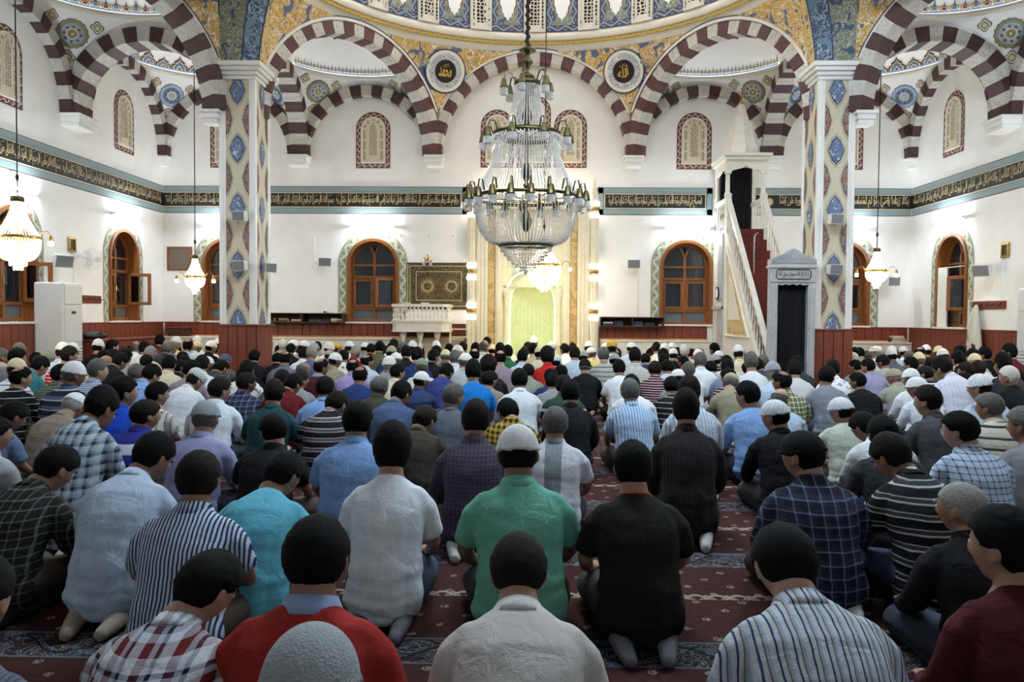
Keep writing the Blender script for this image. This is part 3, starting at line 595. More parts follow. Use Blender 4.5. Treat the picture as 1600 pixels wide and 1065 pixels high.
# ---- piers
def lozenge(mb, F, a, b_, w, h, cols, lift=.004, n=24, clipa=None):
    for k, (f, m_) in enumerate(cols):
        pts = []
        for t in range(n):
            th = 2 * pi * t / n; e = (abs(cos(th)) ** 1.25) * (1 if cos(th) > 0 else -1); g = (abs(sin(th)) ** .9) * (1 if sin(th) > 0 else -1)
            r_ = 1 + .07 * cos(8 * th); x = a + w * f * e * r_ * (1 - .28 * abs(g)); y = b_ + h * f * g * (1.0 if abs(g) < .98 else 1.12)
            if clipa: x = max(clipa[0], min(clipa[1], x))
            pts.append((x, y))
        mb.add([F(x, y, lift + .0025 * k) for x, y in pts], [list(range(n))], m_)
for s in (-1, 1):
    sd = 'left' if s < 0 else 'right'
    r = root('pier', (s * PX, PY, 0), f'square painted pier carrying the dome on the {sd}', 'pier', kind='structure')
    x0, x1, y0, y1 = sorted((s * 4.76, s * 4.24))[0], sorted((s * 4.76, s * 4.24))[1], 11.93, 12.58
    mb = MB(); mb.box(x0, y0, 0, x1, y1, 5.04); kid('shaft', mb, MT['pierface'], r)
    mb = MB()
    for (cx, cy) in ((x0, y0), (x1, y0), (x0, y1), (x1, y1)):
        dx, dy = (1 if cx == x0 else -1), (1 if cy == y0 else -1); e = .045
        mb.bbox(min(cx - dx * .02, cx + dx * e), min(cy - dy * .02, cy + dy * e), 1.1, max(cx - dx * .02, cx + dx * e), max(cy - dy * .02, cy + dy * e), 4.9, .008)
        mb.bbox(min(cx - dx * .008, cx + dx * .085), min(cy - dy * .008, cy + dy * .085), 1.1, max(cx - dx * .008, cx + dx * .085), max(cy - dy * .008, cy + dy * .085), 4.9, .004)
    kid('corner_moulding', mb, MT['white'], r)
    mb = MB()
    for k, (e, z0, z1) in enumerate(((.03, 4.80, 4.86), (.06, 4.86, 4.92), (.10, 4.92, 4.98), (.13, 4.98, 5.05))): mb.bbox(x0 - e, y0 - e, z0, x1 + e, y1 + e, z1, .008)
    kid('capital', mb, MT['white'], r)
    mb = MB(); mb.box(x0 - .03, y0 - .03, 0, x1 + .03, y1 + .03, 1.07); kid('base_core', mb, MT['dark'], r)
    mb = MB(); mb.bbox(x0 - .06, y0 - .06, 1.07, x1 + .06, y1 + .06, 1.1, .006); kid('base_cap', mb, MT['board'], r)
    Fx = {'front': (FR((s * PX, y0, 0), (1, 0, 0), (0, 0, 1), (0, -1, 0)), .26), 'inner': (FR((s * 4.24, PY + .005, 0), (0, s, 0), (0, 0, 1), (-s, 0, 0)), .325)}
    for key, (F, hw) in Fx.items():
        nb = 4; w = (2 * hw + .06) / nb
        for k in range(nb):
            mb = MB(); a = -hw - .03 + k * w; mb.bbox(a + .005, .0, .03, a + w - .005, 1.07, .045, .003, F=F); kid('board', mb, MT['board'], r)
        hw2 = hw - .085; mb = MB(); z = 1.1; dz = .44; j = 0
        blu = ((1.16, 0), (1.11, 6), (1.0, 1), (.87, 2)); red = ((1.16, 0), (1.11, 6), (1.0, 3), (.85, 4))
        wd_ = min(.115, hw2 * .72)
        for k in range(10):
            zc = 1.12 + k * dz
            if zc > 4.78: break
            if k % 2 == 0: lozenge(mb, F, 0, zc if k else 1.13, wd_, .2, blu)
            else:
                for q in (-1, 1): lozenge(mb, F, q * hw2, zc, wd_ * .8, .24, red, clipa=(-hw2, hw2))
        kid('painted_lozenges', mb, [MT['brownp'], MT['navy'], MT['arabblueloz'], MT['brownp'], MT['arabred'], MT['blue'], MT['pierface']], r)
        mb = MB()
        for q in (-1, 1): mb.plate([(q * hw2, 1.1), (q * (hw2 + .012), 1.1), (q * (hw2 + .012), 4.8), (q * hw2, 4.8)], .003, F)
        kid('panel_line', mb, MT['greyplastic'], r)
    # flaring rib above the capital
    zz0, zz1 = 5.05, TOP; q = lambda x, y, z, k=.0: (s * (x - k * .30 * (z - zz0)), y - k * .16 * (z - zz0), z)
    secs = [(4.80, 11.90, .25), (4.42, 11.90, .7), (4.22, 12.06, 1.0), (4.20, 12.45, 1.0), (4.20, 12.62, .8)]
    for nm, i0, i1, m_ in (('front_rib_panel', 0, 1, 'arabgrey'), ('corner_rib_panel', 1, 2, 'arabnavy'), ('inner_rib_panel', 2, 3, 'arabgold'), ('rear_rib_panel', 3, 4, 'arabgold')):
        A = [q(*secs[i0][:2], zz0 + (zz1 - zz0) * j / 8, secs[i0][2] * (j / 8) ** .6) for j in range(9)]; B = [q(*secs[i1][:2], zz0 + (zz1 - zz0) * j / 8, secs[i1][2] * (j / 8) ** .6) for j in range(9)]
        mb = MB(); mb.band(A, B); o = kid(nm, mb, MT[m_], r)
    mb = MB()
    for i in range(4): mb.tube([q(*secs[i][:2], zz0 + (zz1 - zz0) * j / 8, secs[i][2] * (j / 8) ** .6) for j in range(9)], .012, 5)
    kid('rib_edge_line', mb, MT['navy'], r)
# ---- wainscot boards, plinth bench
def boards(lab, nm, F, spans, z0, z1, w=.162):
    r = root(nm, F(spans[0][0], 0), lab, 'wainscot', kind='structure')
    mb = MB()
    for a0, a1 in spans: mb.box(a0, z0, .0, a1, z1, .012, F=F)
    kid('backing', mb, MT['dark'], r); cache = {}
    for a0, a1 in spans:
        n = max(1, round((a1 - a0) / w)); ww = (a1 - a0) / n
        for k in range(n):
            mb = MB(); mb.bbox(a0 + k * ww + .005, z0, .01, a0 + (k + 1) * ww - .005, z1, .03, .003, F=F); kid('board', mb, MT['board'], r)
    mb = MB()
    for a0, a1 in spans: mb.bbox(a0, z1 - .004, 0, a1, z1 + .02, .04, .004, F=F)
    kid('cap_rail', mb, MT['board'], r)
    return r
r = boards('red-brown boarded dado along the front wall under the windows', 'wall_panelling_front', FB, [(-7.25, -1.3), (1.3, 3.4), (4.3, 7.25)], .84, 1.08)
mb = MB()
for a0, a1 in ((-7.25, -1.3), (1.3, 3.4), (4.3, 7.25)): mb.bbox(a0, .81, 0, a1, .845, .08, .004, F=FB)
kid('lower_rail', mb, MT['rail'], r)
boards('red-brown boarded dado along the left side wall', 'wall_panelling_left', FL, [(9.0, 15.35)], .02, 1.08)
boards('red-brown boarded dado along the right side wall', 'wall_panelling_right', FRt, [(-15.35, -9.0)], .02, 1.08)
def ogee(cx, w, z0, z1): return [(cx - w, z0), (cx - w, z1 - .12), (cx - w * .8, z1 - .07), (cx - w * .3, z1 - .035), (cx, z1), (cx + w * .3, z1 - .035), (cx + w * .8, z1 - .07), (cx + w, z1 - .12), (cx + w, z0)]
for (a0, a1, lab) in ((-7.25, -1.32, 'low white marble bench front along the wall left of the mihrab'), (1.32, 3.42, 'low white marble bench front between mihrab and minbar'), (4.3, 7.25, 'low white marble bench front in the right far corner')):
    n = int((a1 - a0 - .2) / .34); hs = [ogee(a0 + .3 + k * .34, .11, .3, .70) for k in range(n) if a0 + .3 + k * .34 < a1 - .2]
    r = root('marble_bench', FB((a0 + a1) / 2, 0, .1), lab, 'bench')
    kid('front_slab', sheet([(a0, 0), (a1, 0), (a1, .8), (a0, .8)], hs, .16, .2, FB), MT['marble'], r)
    mb = MB(); mb.bbox(a0, .78, 0, a1, .815, .22, .006, F=FB); kid('top_slab', mb, MT['marble'], r)
    mb = MB(); mb.box(a0, 0, .02, a1, .78, .06, F=FB); kid('back_panel', mb, MT['darkwood'], r)
# ---- painted inscription band
def inscription(lab, F, a0, a1, txts, ends=(0, 0), group=None):
    r = root('inscription_band', F((a0 + a1) / 2, 3.23, 0), lab, 'inscription', kind=None)
    zb, zt = 3.234, 3.767
    ein = .13
    mb = MB(); S = lambda a, b_: F(a, b_, .008)
    bx0, bx1 = a0 + (ein if ends[0] else 0), a1 - (ein if ends[1] else 0)
    mb.prism([(a0, zb), (a1, zb), (a1, zt), (a0, zt)], 0, .008, F); kid('red_edge', mb, MT['brownp'], r)
    mb = MB(); e = .012; ta0, ta1 = a0 + (e if ends[0] else 0), a1 - (e if ends[1] else 0)
    n = 12
    xs = [ta0 + (ta1 - ta0) * k / n for k in range(n + 1)]
    for (q0, q1) in ((zb + e, zb + .112), (zt - .112, zt - e)): mb.band([F(a, q0, .012) for a in xs], [F(a, q1, .012) for a in xs])
    if ends[0]: mb.band([F(ta0, zb + e + (zt - zb - 2 * e) * k / 4, .012) for k in range(5)], [F(bx0 - .02, zb + e + (zt - zb - 2 * e) * k / 4, .012) for k in range(5)])
    if ends[1]: mb.band([F(ta1, zb + e + (zt - zb - 2 * e) * k / 4, .012) for k in range(5)], [F(bx1 + .02, zb + e + (zt - zb - 2 * e) * k / 4, .012) for k in range(5)])
    kid('teal_lattice', mb, MT['teal'], r)
    mb = MB(); mb.prism([(bx0, 3.355), (bx1, 3.355), (bx1, 3.646), (bx0, 3.646)], .008, .016, F); kid('gold_edge', mb, MT['creamp'], r)
    g = .014; mb = MB(); mb.prism([(bx0 + (g if ends[0] else 0), 3.37), (bx1 - (g if ends[1] else 0), 3.37), (bx1 - (g if ends[1] else 0), 3.631), (bx0 + (g if ends[0] else 0), 3.631)], .012, .02, F); kid('black_ground', mb, MT['black'], r)
    for (t0, t1, tx) in txts:
        kid('gold_lettering', text_mb(tx, F, t0, t1, 3.382, 3.622, .024, .012), MT['goldpaint'], r)
        mb = MB(); rr = random.Random(len(tx)); n = int((t1 - t0) / .07)
        for k in range(n):                        # tall crossing strokes and vowel marks of the stacked script
            a = t0 + (t1 - t0) * (k + rr.random() * .6) / n
            if k % 2: mb.plate([(a, 3.46 + .05 * rr.random()), (a + .009, 3.46), (a + .012, 3.618), (a, 3.622)], .0235, F)
            else:
                z = 3.56 + .05 * rr.random(); mb.plate([(a - .03, z - .012), (a + .03, z + .012), (a + .03, z + .02), (a - .03, z - .004)], .0235, F)
        kid('gold_marks', mb, MT['goldpaint'], r)
    return r
BIS = 'بسم الله الرحمن الرحيم '
Q99 = 'إذا زلزلت الأرض زلزالها وأخرجت الأرض أثقالها وقال الإنسان ما لها يومئذ تحدث أخبارها بأن ربك أوحى لها'
Q98 = 'جزاؤهم عند ربهم جنات عدن تجري من تحتها الأنهار خالدين فيها أبدا رضي الله عنهم ورضوا عنه ذلك لمن خشي ربه'
Q99b = 'يومئذ يصدر الناس أشتاتا ليروا أعمالهم فمن يعمل مثقال ذرة خيرا يره ومن يعمل مثقال ذرة شرا يره'
Q113 = 'قل أعوذ برب الفلق من شر ما خلق ومن شر غاسق إذا وقب ومن شر النفاثات في العقد ومن شر حاسد إذا حسد'
Q24 = 'المصباح في زجاجة الزجاجة كأنها كوكب دري يوقد من شجرة مباركة زيتونة لا شرقية ولا غربية'
Q24b = 'يكاد زيتها يضيء ولو لم تمسسه نار نور على نور يهدي الله لنوره من يشاء'
Q24c = 'ويضرب الله الأمثال للناس والله بكل شيء عليم في بيوت أذن الله أن ترفع ويذكر فيها اسمه'
inscription('black and gold Arabic inscription band on the front wall left of the mihrab', FB, -W + .02, -1.27, [(-3.85, -1.45, Q98), (-7.2, -3.9, BIS + Q99)], (0, 1))
inscription('framed black and gold Arabic inscription panel between mihrab and minbar', FB, 1.25, 3.47, [(1.46, 3.26, Q24)], (1, 1))
ins = inscription('black and gold Arabic inscription band right of the minbar behind the pier', FB, 4.30, W - .02, [(4.75, 7.22, Q24b)], (0, 0))
mb = MB(); mb.add([FB(4.56 + (.085 if k % 2 else .055) * cos(2 * pi * k / 24), 3.5 + (.085 if k % 2 else .055) * sin(2 * pi * k / 24), .024) for k in range(24)], [list(range(24))]); kid('gold_star', mb, MT['goldpaint'], ins)
inscription('black and gold Arabic inscription band along the left side wall', FL, 7.5, D - .02, [(12.05, 15.3, Q99b), (8.0, 12.0, BIS + Q113)])
inscription('black and gold Arabic inscription band along the right side wall', FRt, -D + .02, -7.5, [(-15.3, -11.4, Q24c), (-11.3, -8.0, Q113)])
# ================================================================ WINDOWS
def offline(pts, d, cx): return pts
def arcband(F, cx, h0, h1, z0, cc, n=20, zs=WSP):
    return [F(a, b_, cc) for a, b_ in archline(cx, h0, z0, zs, n)], [F(a, b_, cc) for a, b_ in archline(cx, h1, z0, zs, n)]
def bar(mb, F, a0, b0, a1, b1, c0, c1, bev=.005): mb.bbox(min(a0, a1), min(b0, b1), c0, max(a0, a1), max(b0, b1), c1, bev, F=F)
def leaf(name, F, a0, z0, w, h, rt, t=.05, glass='clear', label=None):           # one casement sash in its own frame
    r = None
    mb = MB(); q = .055
    bar(mb, F, a0, z0, a0 + q, z0 + h, -t / 2, t / 2); bar(mb, F, a0 + w - q, z0, a0 + w, z0 + h, -t / 2, t / 2); bar(mb, F, a0 + q, z0, a0 + w - q, z0 + q, -t / 2, t / 2); bar(mb, F, a0 + q, z0 + h - q, a0 + w - q, z0 + h, -t / 2, t / 2)
    o = kid(name, mb, MT['winwood'], rt, label)
    return o
WN = [0]
def window(F, cx, lab, opens=None):
    WN[0] += 1; d = -.2; hw = HW
    r = root('window_%d' % WN[0], F(cx, SILL, 0), lab, 'window', kind='structure')
    mb = MB(); A, B = arcband(F, cx, hw + .18, hw + .005, SILL - .02, .006); mb.band(A, B); kid('painted_border', mb, MT['vine'], r)
    mb = MB(); A, B = arcband(F, cx, hw + .012, hw - .05, SILL, .0); A2, B2 = arcband(F, cx, hw + .012, hw - .05, SILL, .035); C2 = arcband(F, cx, hw, hw - .05, SILL, d)[1]
    mb.band(A, A2); mb.band(A2, B2); mb.band(B2, C2); kid('wooden_lining', mb, MT['winwood'], r)
    mb = MB(); bar(mb, F, cx - hw - .03, SILL - .03, cx + hw + .03, SILL + .004, -.25, .06); kid('marble_sill', mb, MT['marble'], r)
    mb = MB(); i = hw - .05; A, B = arcband(F, cx, i, i - .055, SILL + .004, d); A2, B2 = arcband(F, cx, i, i - .055, SILL + .004, d + .05); mb.band(A2, B2); mb.band(B2, B)
    j = i - .03
    for z, e in ((SILL + .01, .05), (1.36, .05), (1.98, .055), (2.22, .04)): bar(mb, F, cx - j, z, cx + j, z + e, d, d + .055)
    bar(mb, F, cx - .028, SILL, cx + .028, 2.4, d, d + .06)
    for q in (-1, 1):                                                    # forked tracery of the head
        R_ = .44; pts = [F(cx + q * (R_ - R_ * cos(t * .95 / 8)), 2.34 + R_ * sin(t * .95 / 8), d + .028) for t in range(9)]; mb.tube(pts, .022, 6)
    kid('wooden_frame', mb, MT['winwood'], r)
    for q in (-1, 1):
        x0, x1 = sorted((cx + q * .02, cx + q * j))
        for z0, z1, m_ in ((1.13, 1.37, 'frost'), (1.40, 1.99, 'nightglass'), (2.02, 2.23, 'nightglass')):
            if opens == 'curtain' and q == 1 and z0 == 1.40: pass
            mb = MB(); mb.prism([(x0, z0), (x1, z0), (x1, z1), (x0, z1)], d + .012, d + .018, F); kid('pane', mb, MT[m_], r)
        pts = [(cx + q * .01, 2.25), (cx + q * j, 2.25)] + [(cx + q * j * cos(t * pi / 2 / 8), 2.25 + j * sin(t * pi / 2 / 8)) for t in range(1, 9)] + [(cx + q * .01, 2.25 + j)]
        mb = MB(); mb.prism(pts, d + .010, d + .016, F); kid('pane', mb, MT['nightglass'], r)
        if not (opens and q == 1):
            leaf('casement', lambda a, b_, c_=0: F(a, b_, d + .045 + c_), min(cx + q * .02, cx + q * j), 1.41, j - .02, .56, r)
    mb = MB(); bar(mb, F, cx - .05, 1.66, cx - .035, 1.74, d + .07, d + .095); mb.tube([F(cx - .042, 1.70, d + .09), F(cx - .042, 1.70, d + .12), F(cx - .042, 1.64, d + .125)], .008, 6); kid('brass_handle', mb, MT['brass'], r)
    if opens:
        ang = radians({'in': 75, 'curtain': 72, 'ajar': 25}[opens]); hx = cx + j; ca, sa = cos(ang), sin(ang); ww = j - .02
        G = lambda a, b_, c_=0: F(hx - a * ca - c_ * sa, b_, d + .06 + a * sa - c_ * ca)
        if opens == 'in': G = lambda a, b_, c_=0: F(hx + .0 - a * cos(radians(100)) - c_ * sin(radians(100)), b_, d + .06 + a * sin(radians(100)) - c_ * cos(radians(100)))
        leaf('open_casement', G, 0, 1.41, ww, .58, r); mb = MB(); mb.prism([(.05, 1.46), (ww - .05, 1.46), (ww - .05, 1.94), (.05, 1.94)], -.004, .004, G); kid('casement_pane', mb, MT['clear'] if opens == 'in' else MT['nightglass'], r)
    mb = MB(); mb.box(cx - hw, SILL, -.42, cx + hw, 2.8, -.40, F=F); kid('night_black_sheet', mb, MT['black'], r)  # black sheet standing in for the dark outside
    return r
def lamp(F, cx, lab, z=2.99):
    r = root('fluorescent_lamp', F(cx, z, 0), lab, 'lamp', 'fluorescent wall lamps')
    mb = MB(); mb.bbox(cx - .44, z - .03, 0, cx + .44, z + .02, .045, .006, F=F); kid('fitting', mb, MT['white'], r)
    mb = MB(); n = 10; mb.tube([F(cx - .42, z - .005, .085), F(cx + .42, z - .005, .085)], .018, n); kid('tube', mb, MT['tube'], r)
    for q in (-1, 1): mb = MB(); mb.bbox(cx + q * .43 - .012, z - .022, .03, cx + q * .43 + .012, z + .012, .10, .004, F=F); kid('end_cap', mb, MT['plastic'], r)
def plaque(F, cx, lab, z=3.13):
    r = root('octagonal_plaque', F(cx, z, 0), lab, 'plaque', 'octagonal wall plaques')
    o = [(cx + .105 * cos(pi / 8 + k * pi / 4), z + .105 * sin(pi / 8 + k * pi / 4)) for k in range(8)]; mb = MB(); mb.prism(o, 0, .018, F); kid('plate', mb, MT['moulding'], r)
    kid('lettering', text_mb('الله', F, cx - .05, cx + .05, z - .045, z + .045, .0195, .02), MT['olive'], r)
pos = {0: ('far left corner behind the left pier', None), 1: ('left of the mihrab by the balcony', 'ajar'), 2: ('between mihrab and minbar', None), 3: ('far right corner behind the right pier', None)}
for k, cx in enumerate(WB):
    nm, op = pos[k]; window(FB, cx, f'arched wooden window in the front wall, {nm}', op); lamp(FB, cx, f'lit fluorescent tube above the front wall window, {nm}'); plaque(FB, cx, f'cream octagonal plaque above the lamp, {nm}')
for k, cy in enumerate(WS):
    for F, sgn, sd in ((FL, 1, 'left'), (FRt, -1, 'right')):
        w = ('by the far corner', 'nearer the camera', 'nearest the camera')[k]
        if k < 2: window(F, sgn * cy, f'arched wooden window in the {sd} side wall, {w}', {('left', 0): 'in', ('left', 1): 'in', ('right', 0): 'curtain'}.get((sd, k)))
        else: window(F, sgn * cy, f'arched wooden window in the {sd} side wall, {w}')
        lamp(F, sgn * cy, f'lit fluorescent tube on the {sd} side wall, {w}'); plaque(F, sgn * cy, f'cream octagonal plaque on the {sd} side wall, {w}')
# ---- blind stucco windows high on the walls
def stucco(F, cx, lab, hw=.335, z0=4.12, z1=5.21):
    zs = z1 - hw; r = root('stucco_window', F(cx, z0, 0), lab, 'stucco window', 'carved stucco blind windows'); b_ = .095
    A, B = archline(cx, hw, z0, zs), archline(cx, hw - b_, z0 + b_, zs); mb = MB(); mb.band([F(*q, .006) for q in A], [F(*q, .006) for q in B]); mb.band([F(cx + hw, z0, .006), F(cx - hw, z0, .006)], [F(cx + hw - b_, z0 + b_, .006), F(cx - hw + b_, z0 + b_, .006)]); kid('red_border', mb, MT['meander'], r)
    mb = MB(); mb.prism(archline(cx, hw - b_ + .004, z0 + b_ - .004, zs), 0, .012, F); kid('ground', mb, MT['creamp'], r)
    def mould(h0, h1, zz0, c_): 
        m_ = MB(); p, q = archline(cx, h0, zz0, zs), archline(cx, h1, zz0 + h0 - h1, zs); p.append(p[0]); q.append(q[0])
        m_.band([F(*t, .012) for t in p], [F(*t, c_) for t in p]); m_.band([F(*t, c_) for t in p], [F(*t, c_) for t in q]); m_.band([F(*t, c_) for t in q], [F(*t, .012) for t in q]); return m_
    kid('outer_moulding', mould(hw - b_, hw - b_ - .03, z0 + b_, .03), MT['moulding'], r)
    i = hw - b_ - .03; mb = MB()
    zb = z0 + b_ + .05
    for q in (-1, 1):
        for k in range(3): h = (zs - zb) / 3; mb.prism([(cx + q * (i - .045) + .028 * x, zb + k * h + h * .5 + (h * .42) * y) for x, y in ((-1, -.8), (-.6, -1), (.6, -1), (1, -.8), (1, .8), (.6, 1), (-.6, 1), (-1, .8))], .012, .017, F)
    n = 5
    for k in range(n):
        a = pi * (k + .5) / n; rr = i - .045; mb.prism([(cx + rr * cos(a) + .035 * cos(t * pi / 4), zs + rr * sin(a) + .035 * sin(t * pi / 4)) for t in range(8)], .012, .017, F)
    kid('carved_cartouches', mb, MT['pierced'], r)
    h = .085; mb = MB(); pt = [(cx - h, zb + .1), (cx + h, zb + .1), (cx + h, zs + .02), (cx + h * .6, zs + .10), (cx, zs + .17), (cx - h * .6, zs + .10), (cx - h, zs + .02)]; mb.prism(pt, .012, .018, F); kid('carved_panel', mb, MT['pierced'], r)
    mb = MB(); mb.tube([F(a, b2, .02) for a, b2 in pt], .012, 6, closed=True); kid('inner_moulding', mb, MT['moulding'], r)
    return r
stucco(FB, -6.0, 'carved stucco blind window high in the far left corner'); stucco(FB, 6.0, 'carved stucco blind window high in the far right corner')
stucco(FB, -3.13, 'carved stucco blind window above the window left of the mihrab'); stucco(FB, 3.1, 'carved stucco blind window beside the minbar spire')
stucco(FB, -.71, 'carved stucco blind window left of the trio above the mihrab', .32, 4.14, 5.26); stucco(FB, .71, 'carved stucco blind window right of the trio above the mihrab', .32, 4.14, 5.26); stucco(FB, 0, 'tall carved stucco blind window in the middle of the trio above the mihrab', .33, 4.14, 5.54)
stucco(FL, 13.95, 'carved stucco blind window on the left side wall by the corner'); stucco(FRt, -13.95, 'carved stucco blind window on the right side wall by the corner')
stucco(FL, 10.8, 'carved stucco blind window on the left side wall at the frame edge'); stucco(FRt, -10.8, 'carved stucco blind window on the right side wall nearer the camera')
# ================================================================ MIHRAB
r = root('mihrab', (0, D, 0), 'cream marble prayer niche lit in green and gold', 'mihrab')
def FBx(a, b_, cc=0): return (a, D - cc, b_)
for q in (-1, 1):
    for a0, a1, c1, z1, m_, nm in ((.86, 1.09, .26, 3.38, 'ivorymarble', 'outer_pilaster'), (.72, .86, .18, 3.3, 'alabaster', 'alabaster_strip'), (.58, .72, .22, 3.3, 'ivorymarble', 'inner_pilaster')):
        mb = MB(); x0, x1 = sorted((q * a0, q * a1)); mb.bbox(x0, 0, 0, x1, z1, c1, .01, F=FBx)
        if nm == 'outer_pilaster':
            for t in (.91, .975, 1.04): mb.bbox(q * t - .02, .3, c1 - .005, q * t + .02, z1 - .1, c1 + .018, .006, F=FBx)
        if nm == 'inner_pilaster': mb.bbox(q * .65 - .03, .2, c1 - .005, q * .65 + .03, z1 - .1, c1 + .02, .006, F=FBx)
        kid(nm, mb, MT[m_], r)
    prof = [(.10, 0), (.10, .3), (.082, .34)] + [(.078, z) for z in (.4, 3.38)] + [(.095, 3.42), (.095, 3.5), (.07, 3.54), (.075, 3.6), (.06, 3.68), (.03, 3.78), (.02, 3.86), (.0, 3.95)]
    mb = MB(); mb.lathe(prof, 16, (q * 1.175, D - .2, 0)); kid('corner_column', mb, MT['ivorymarble'], r, smooth=True)
    mb = MB()
    for k in range(10): a = 2 * pi * k / 10; mb.tube([(q * 1.175 + .078 * cos(a), D - .2 + .078 * sin(a), .4), (q * 1.175 + .078 * cos(a), D - .2 + .078 * sin(a), 3.36)], .012, 5)
    kid('fluting', mb, MT['ivorymarble'], r)
    for z in (3.32, 2.12, 1.36):
        mb = MB(); mb.lathe([(.092, z - .03), (.1, z - .02), (.1, z + .02), (.092, z + .03)], 16, (q * 1.175, D - .2, 0)); mb.tube([(q * 1.175, D - .3, z), (q * 1.09, D - .34, z)], .008, 6); cl = kid('brass_clamp', mb, MT['brass'], r)
        for dz in (-.17, .06):
            mb = MB(); mb.lathe([(.085, z + dz), (.098, z + dz + .015), (.098, z + dz + .075), (.085, z + dz + .09)], 16, (q * 1.175, D - .2, 0)); kid('lit_glass_sleeve', mb, MT['sleeve'], r)
    mb = MB(); cx = q * .505; mb.lathe([(.075, .0), (.075, .12), (.05, .16), (.05, .66), (.062, .68), (.062, .72), (.048, .74), (.048, 1.5), (.06, 1.53), (.045, 1.56), (.06, 1.62), (.085, 1.72), (.09, 1.8), (.0, 1.8)], 14, (cx, D - .16, 0)); kid('niche_colonnette', mb, MT['ivorymarble'], r, smooth=True)
    mb = MB(); mb.bbox(q * .575 - .02, 0, .0, q * .575 + .02, 1.82, .12, .004, F=FBx); kid('niche_jamb', mb, MT['ivorymarble'], r)
mb = MB(); mb.bbox(-1.1, 3.3, 0, 1.1, 3.42, .3, .012, F=FBx); mb.bbox(-1.06, 3.42, 0, 1.06, 3.48, .24, .01, F=FBx); kid('entablature', mb, MT['ivorymarble'], r)
mb = MB(); mb.bbox(-.6, 2.22, 0, .6, 3.3, .1, .01, F=FBx); mb.bbox(-.58, 1.84, 0, -.4, 2.22, .1, .006, F=FBx); mb.bbox(.4, 1.84, 0, .58, 2.22, .1, .006, F=FBx); kid('upper_panel', mb, MT['ivorymarble'], r)
pts = [(-1.0, 3.48)]
for k in range(8): x = -1.0 + k * .25; pts += [(x + .03, 3.53), (x + .08, 3.60), (x + .125, 3.63 + (.07 if k in (3, 4) else 0)), (x + .17, 3.60), (x + .22, 3.53)]
pts += [(1.0, 3.48)]
mb = MB(); mb.prism(pts, .30, .34, FBx); mb.ball((.10, D - .32, 3.56), .025); kid('scalloped_crest', mb, MT['ivorymarble'], r)
mb = MB(); mb.tube([(-.95, D - .15, 3.52), (.95, D - .15, 3.52)], .02, 10); kid('crest_lamp_tube', mb, MT['mihrabtube'], r, 'lit tube hidden behind the crest')
hood = [(-.46, 1.82), (-.38, 1.98), (-.26, 2.06), (-.13, 2.10), (0, 2.2), (.13, 2.10), (.26, 2.06), (.38, 1.98), (.46, 1.82)]
mb = MB(); A = [FBx(a, b_, .14) for a, b_ in hood]; B = [FBx(a * 1.12, 1.82 + (b_ - 1.82) * 1.12, .14) for a, b_ in hood]; mb.band(A, B); mb.band(B, [FBx(a * 1.12, 1.82 + (b_ - 1.82) * 1.12, .0) for a, b_ in hood]); mb.plate(hood, .06, FBx); kid('hood', mb, MT['ivorymarble'], r)
mb = MB(); n = 16
for k in range(n + 1): pass
prof = [(.44, .02), (.44, 1.5)] + [(.44 * cos(t * pi / 12), 1.5 + .42 * sin(t * pi / 12)) for t in range(1, 7)]
mb.lathe(prof, n, (0, D - .02, 0), 0, 0, pi); kid('niche_shell', mb, MT['ivorymarble'], r, smooth=True)
mb = MB()
for k in range(1, n): a = pi * k / n; mb.tube([(.435 * cos(a), D - .02 + .435 * sin(a), .05), (.435 * cos(a), D - .02 + .435 * sin(a), 1.5)], .008, 4)
kid('niche_ribs', mb, MT['ivorymarble'], r)
for q in (-1, 1):
    mb = MB(); mb.tube([(q * .435, D - .03, .3), (q * .435, D - .03, 1.5), (q * .40, D - .03, 1.68)], .010, 6); kid('green_light_strip', mb, MT['greenled'], r)
mb = MB(); mb.tube([FBx(a * 1.06, 1.82 + (b_ - 1.82) * 1.06, .15) for a, b_ in hood], .009, 6); kid('green_light_strip', mb, MT['greenled'], r)
# ================================================================ MARBLE PULPIT BALCONY + LADDER
def baluster(mb, x, y, z0, h, r=.03, n=10): mb.lathe([(r * q, z0 + h * t) for q, t in ((.9, 0), (.9, .06), (.5, .09), (.5, .16), (1, .3), (.85, .42), (.45, .55), (.4, .62), (.75, .72), (.8, .82), (.5, .88), (.9, .93), (.9, 1))], n, (x, y, 0))
r = root('preaching_balcony', (-2.1, 14.95, 0), 'white marble preaching balcony with turned balusters on three columns', 'balcony')
ol = [(-2.62, 15.38), (-2.62, 14.72), (-2.52, 14.6), (-1.68, 14.6), (-1.57, 14.72), (-1.57, 15.38)]
FZ = FR((0, 0, 0), (1, 0, 0), (0, 1, 0), (0, 0, 1))
def grow(pts, d): cx, cy = -2.1, 15.1; return [(x + d * (1 if x > cx else -1), y + (d * (1 if y > cy else -1) if y < 15.3 else 0)) for x, y in pts]
mb = MB(); mb.prism(ol, .97, 1.13, FZ); mb.prism(grow(ol, .02), 1.13, 1.17, FZ); mb.prism(grow(ol, .015), .95, .98, FZ); kid('platform', mb, MT['marble'], r)
mb = MB(); ins_ = lambda d: grow(ol, d); A, B = ins_(.02), ins_(-.06); mb.band([(*q, 1.47) for q in A], [(*q, 1.47) for q in B]); mb.band([(*q, 1.42) for q in A], [(*q, 1.42) for q in B]); mb.band([(*q, 1.42) for q in A], [(*q, 1.47) for q in A]); mb.band([(*q, 1.42) for q in B], [(*q, 1.47) for q in B]); kid('handrail', mb, MT['marble'], r)
bs = [(-2.5 + k * .0755, 14.625) for k in range(12)] + [(-2.6, 14.74 + k * .08) for k in range(8)] + [(-1.595, 14.74 + k * .08) for k in range(8)]
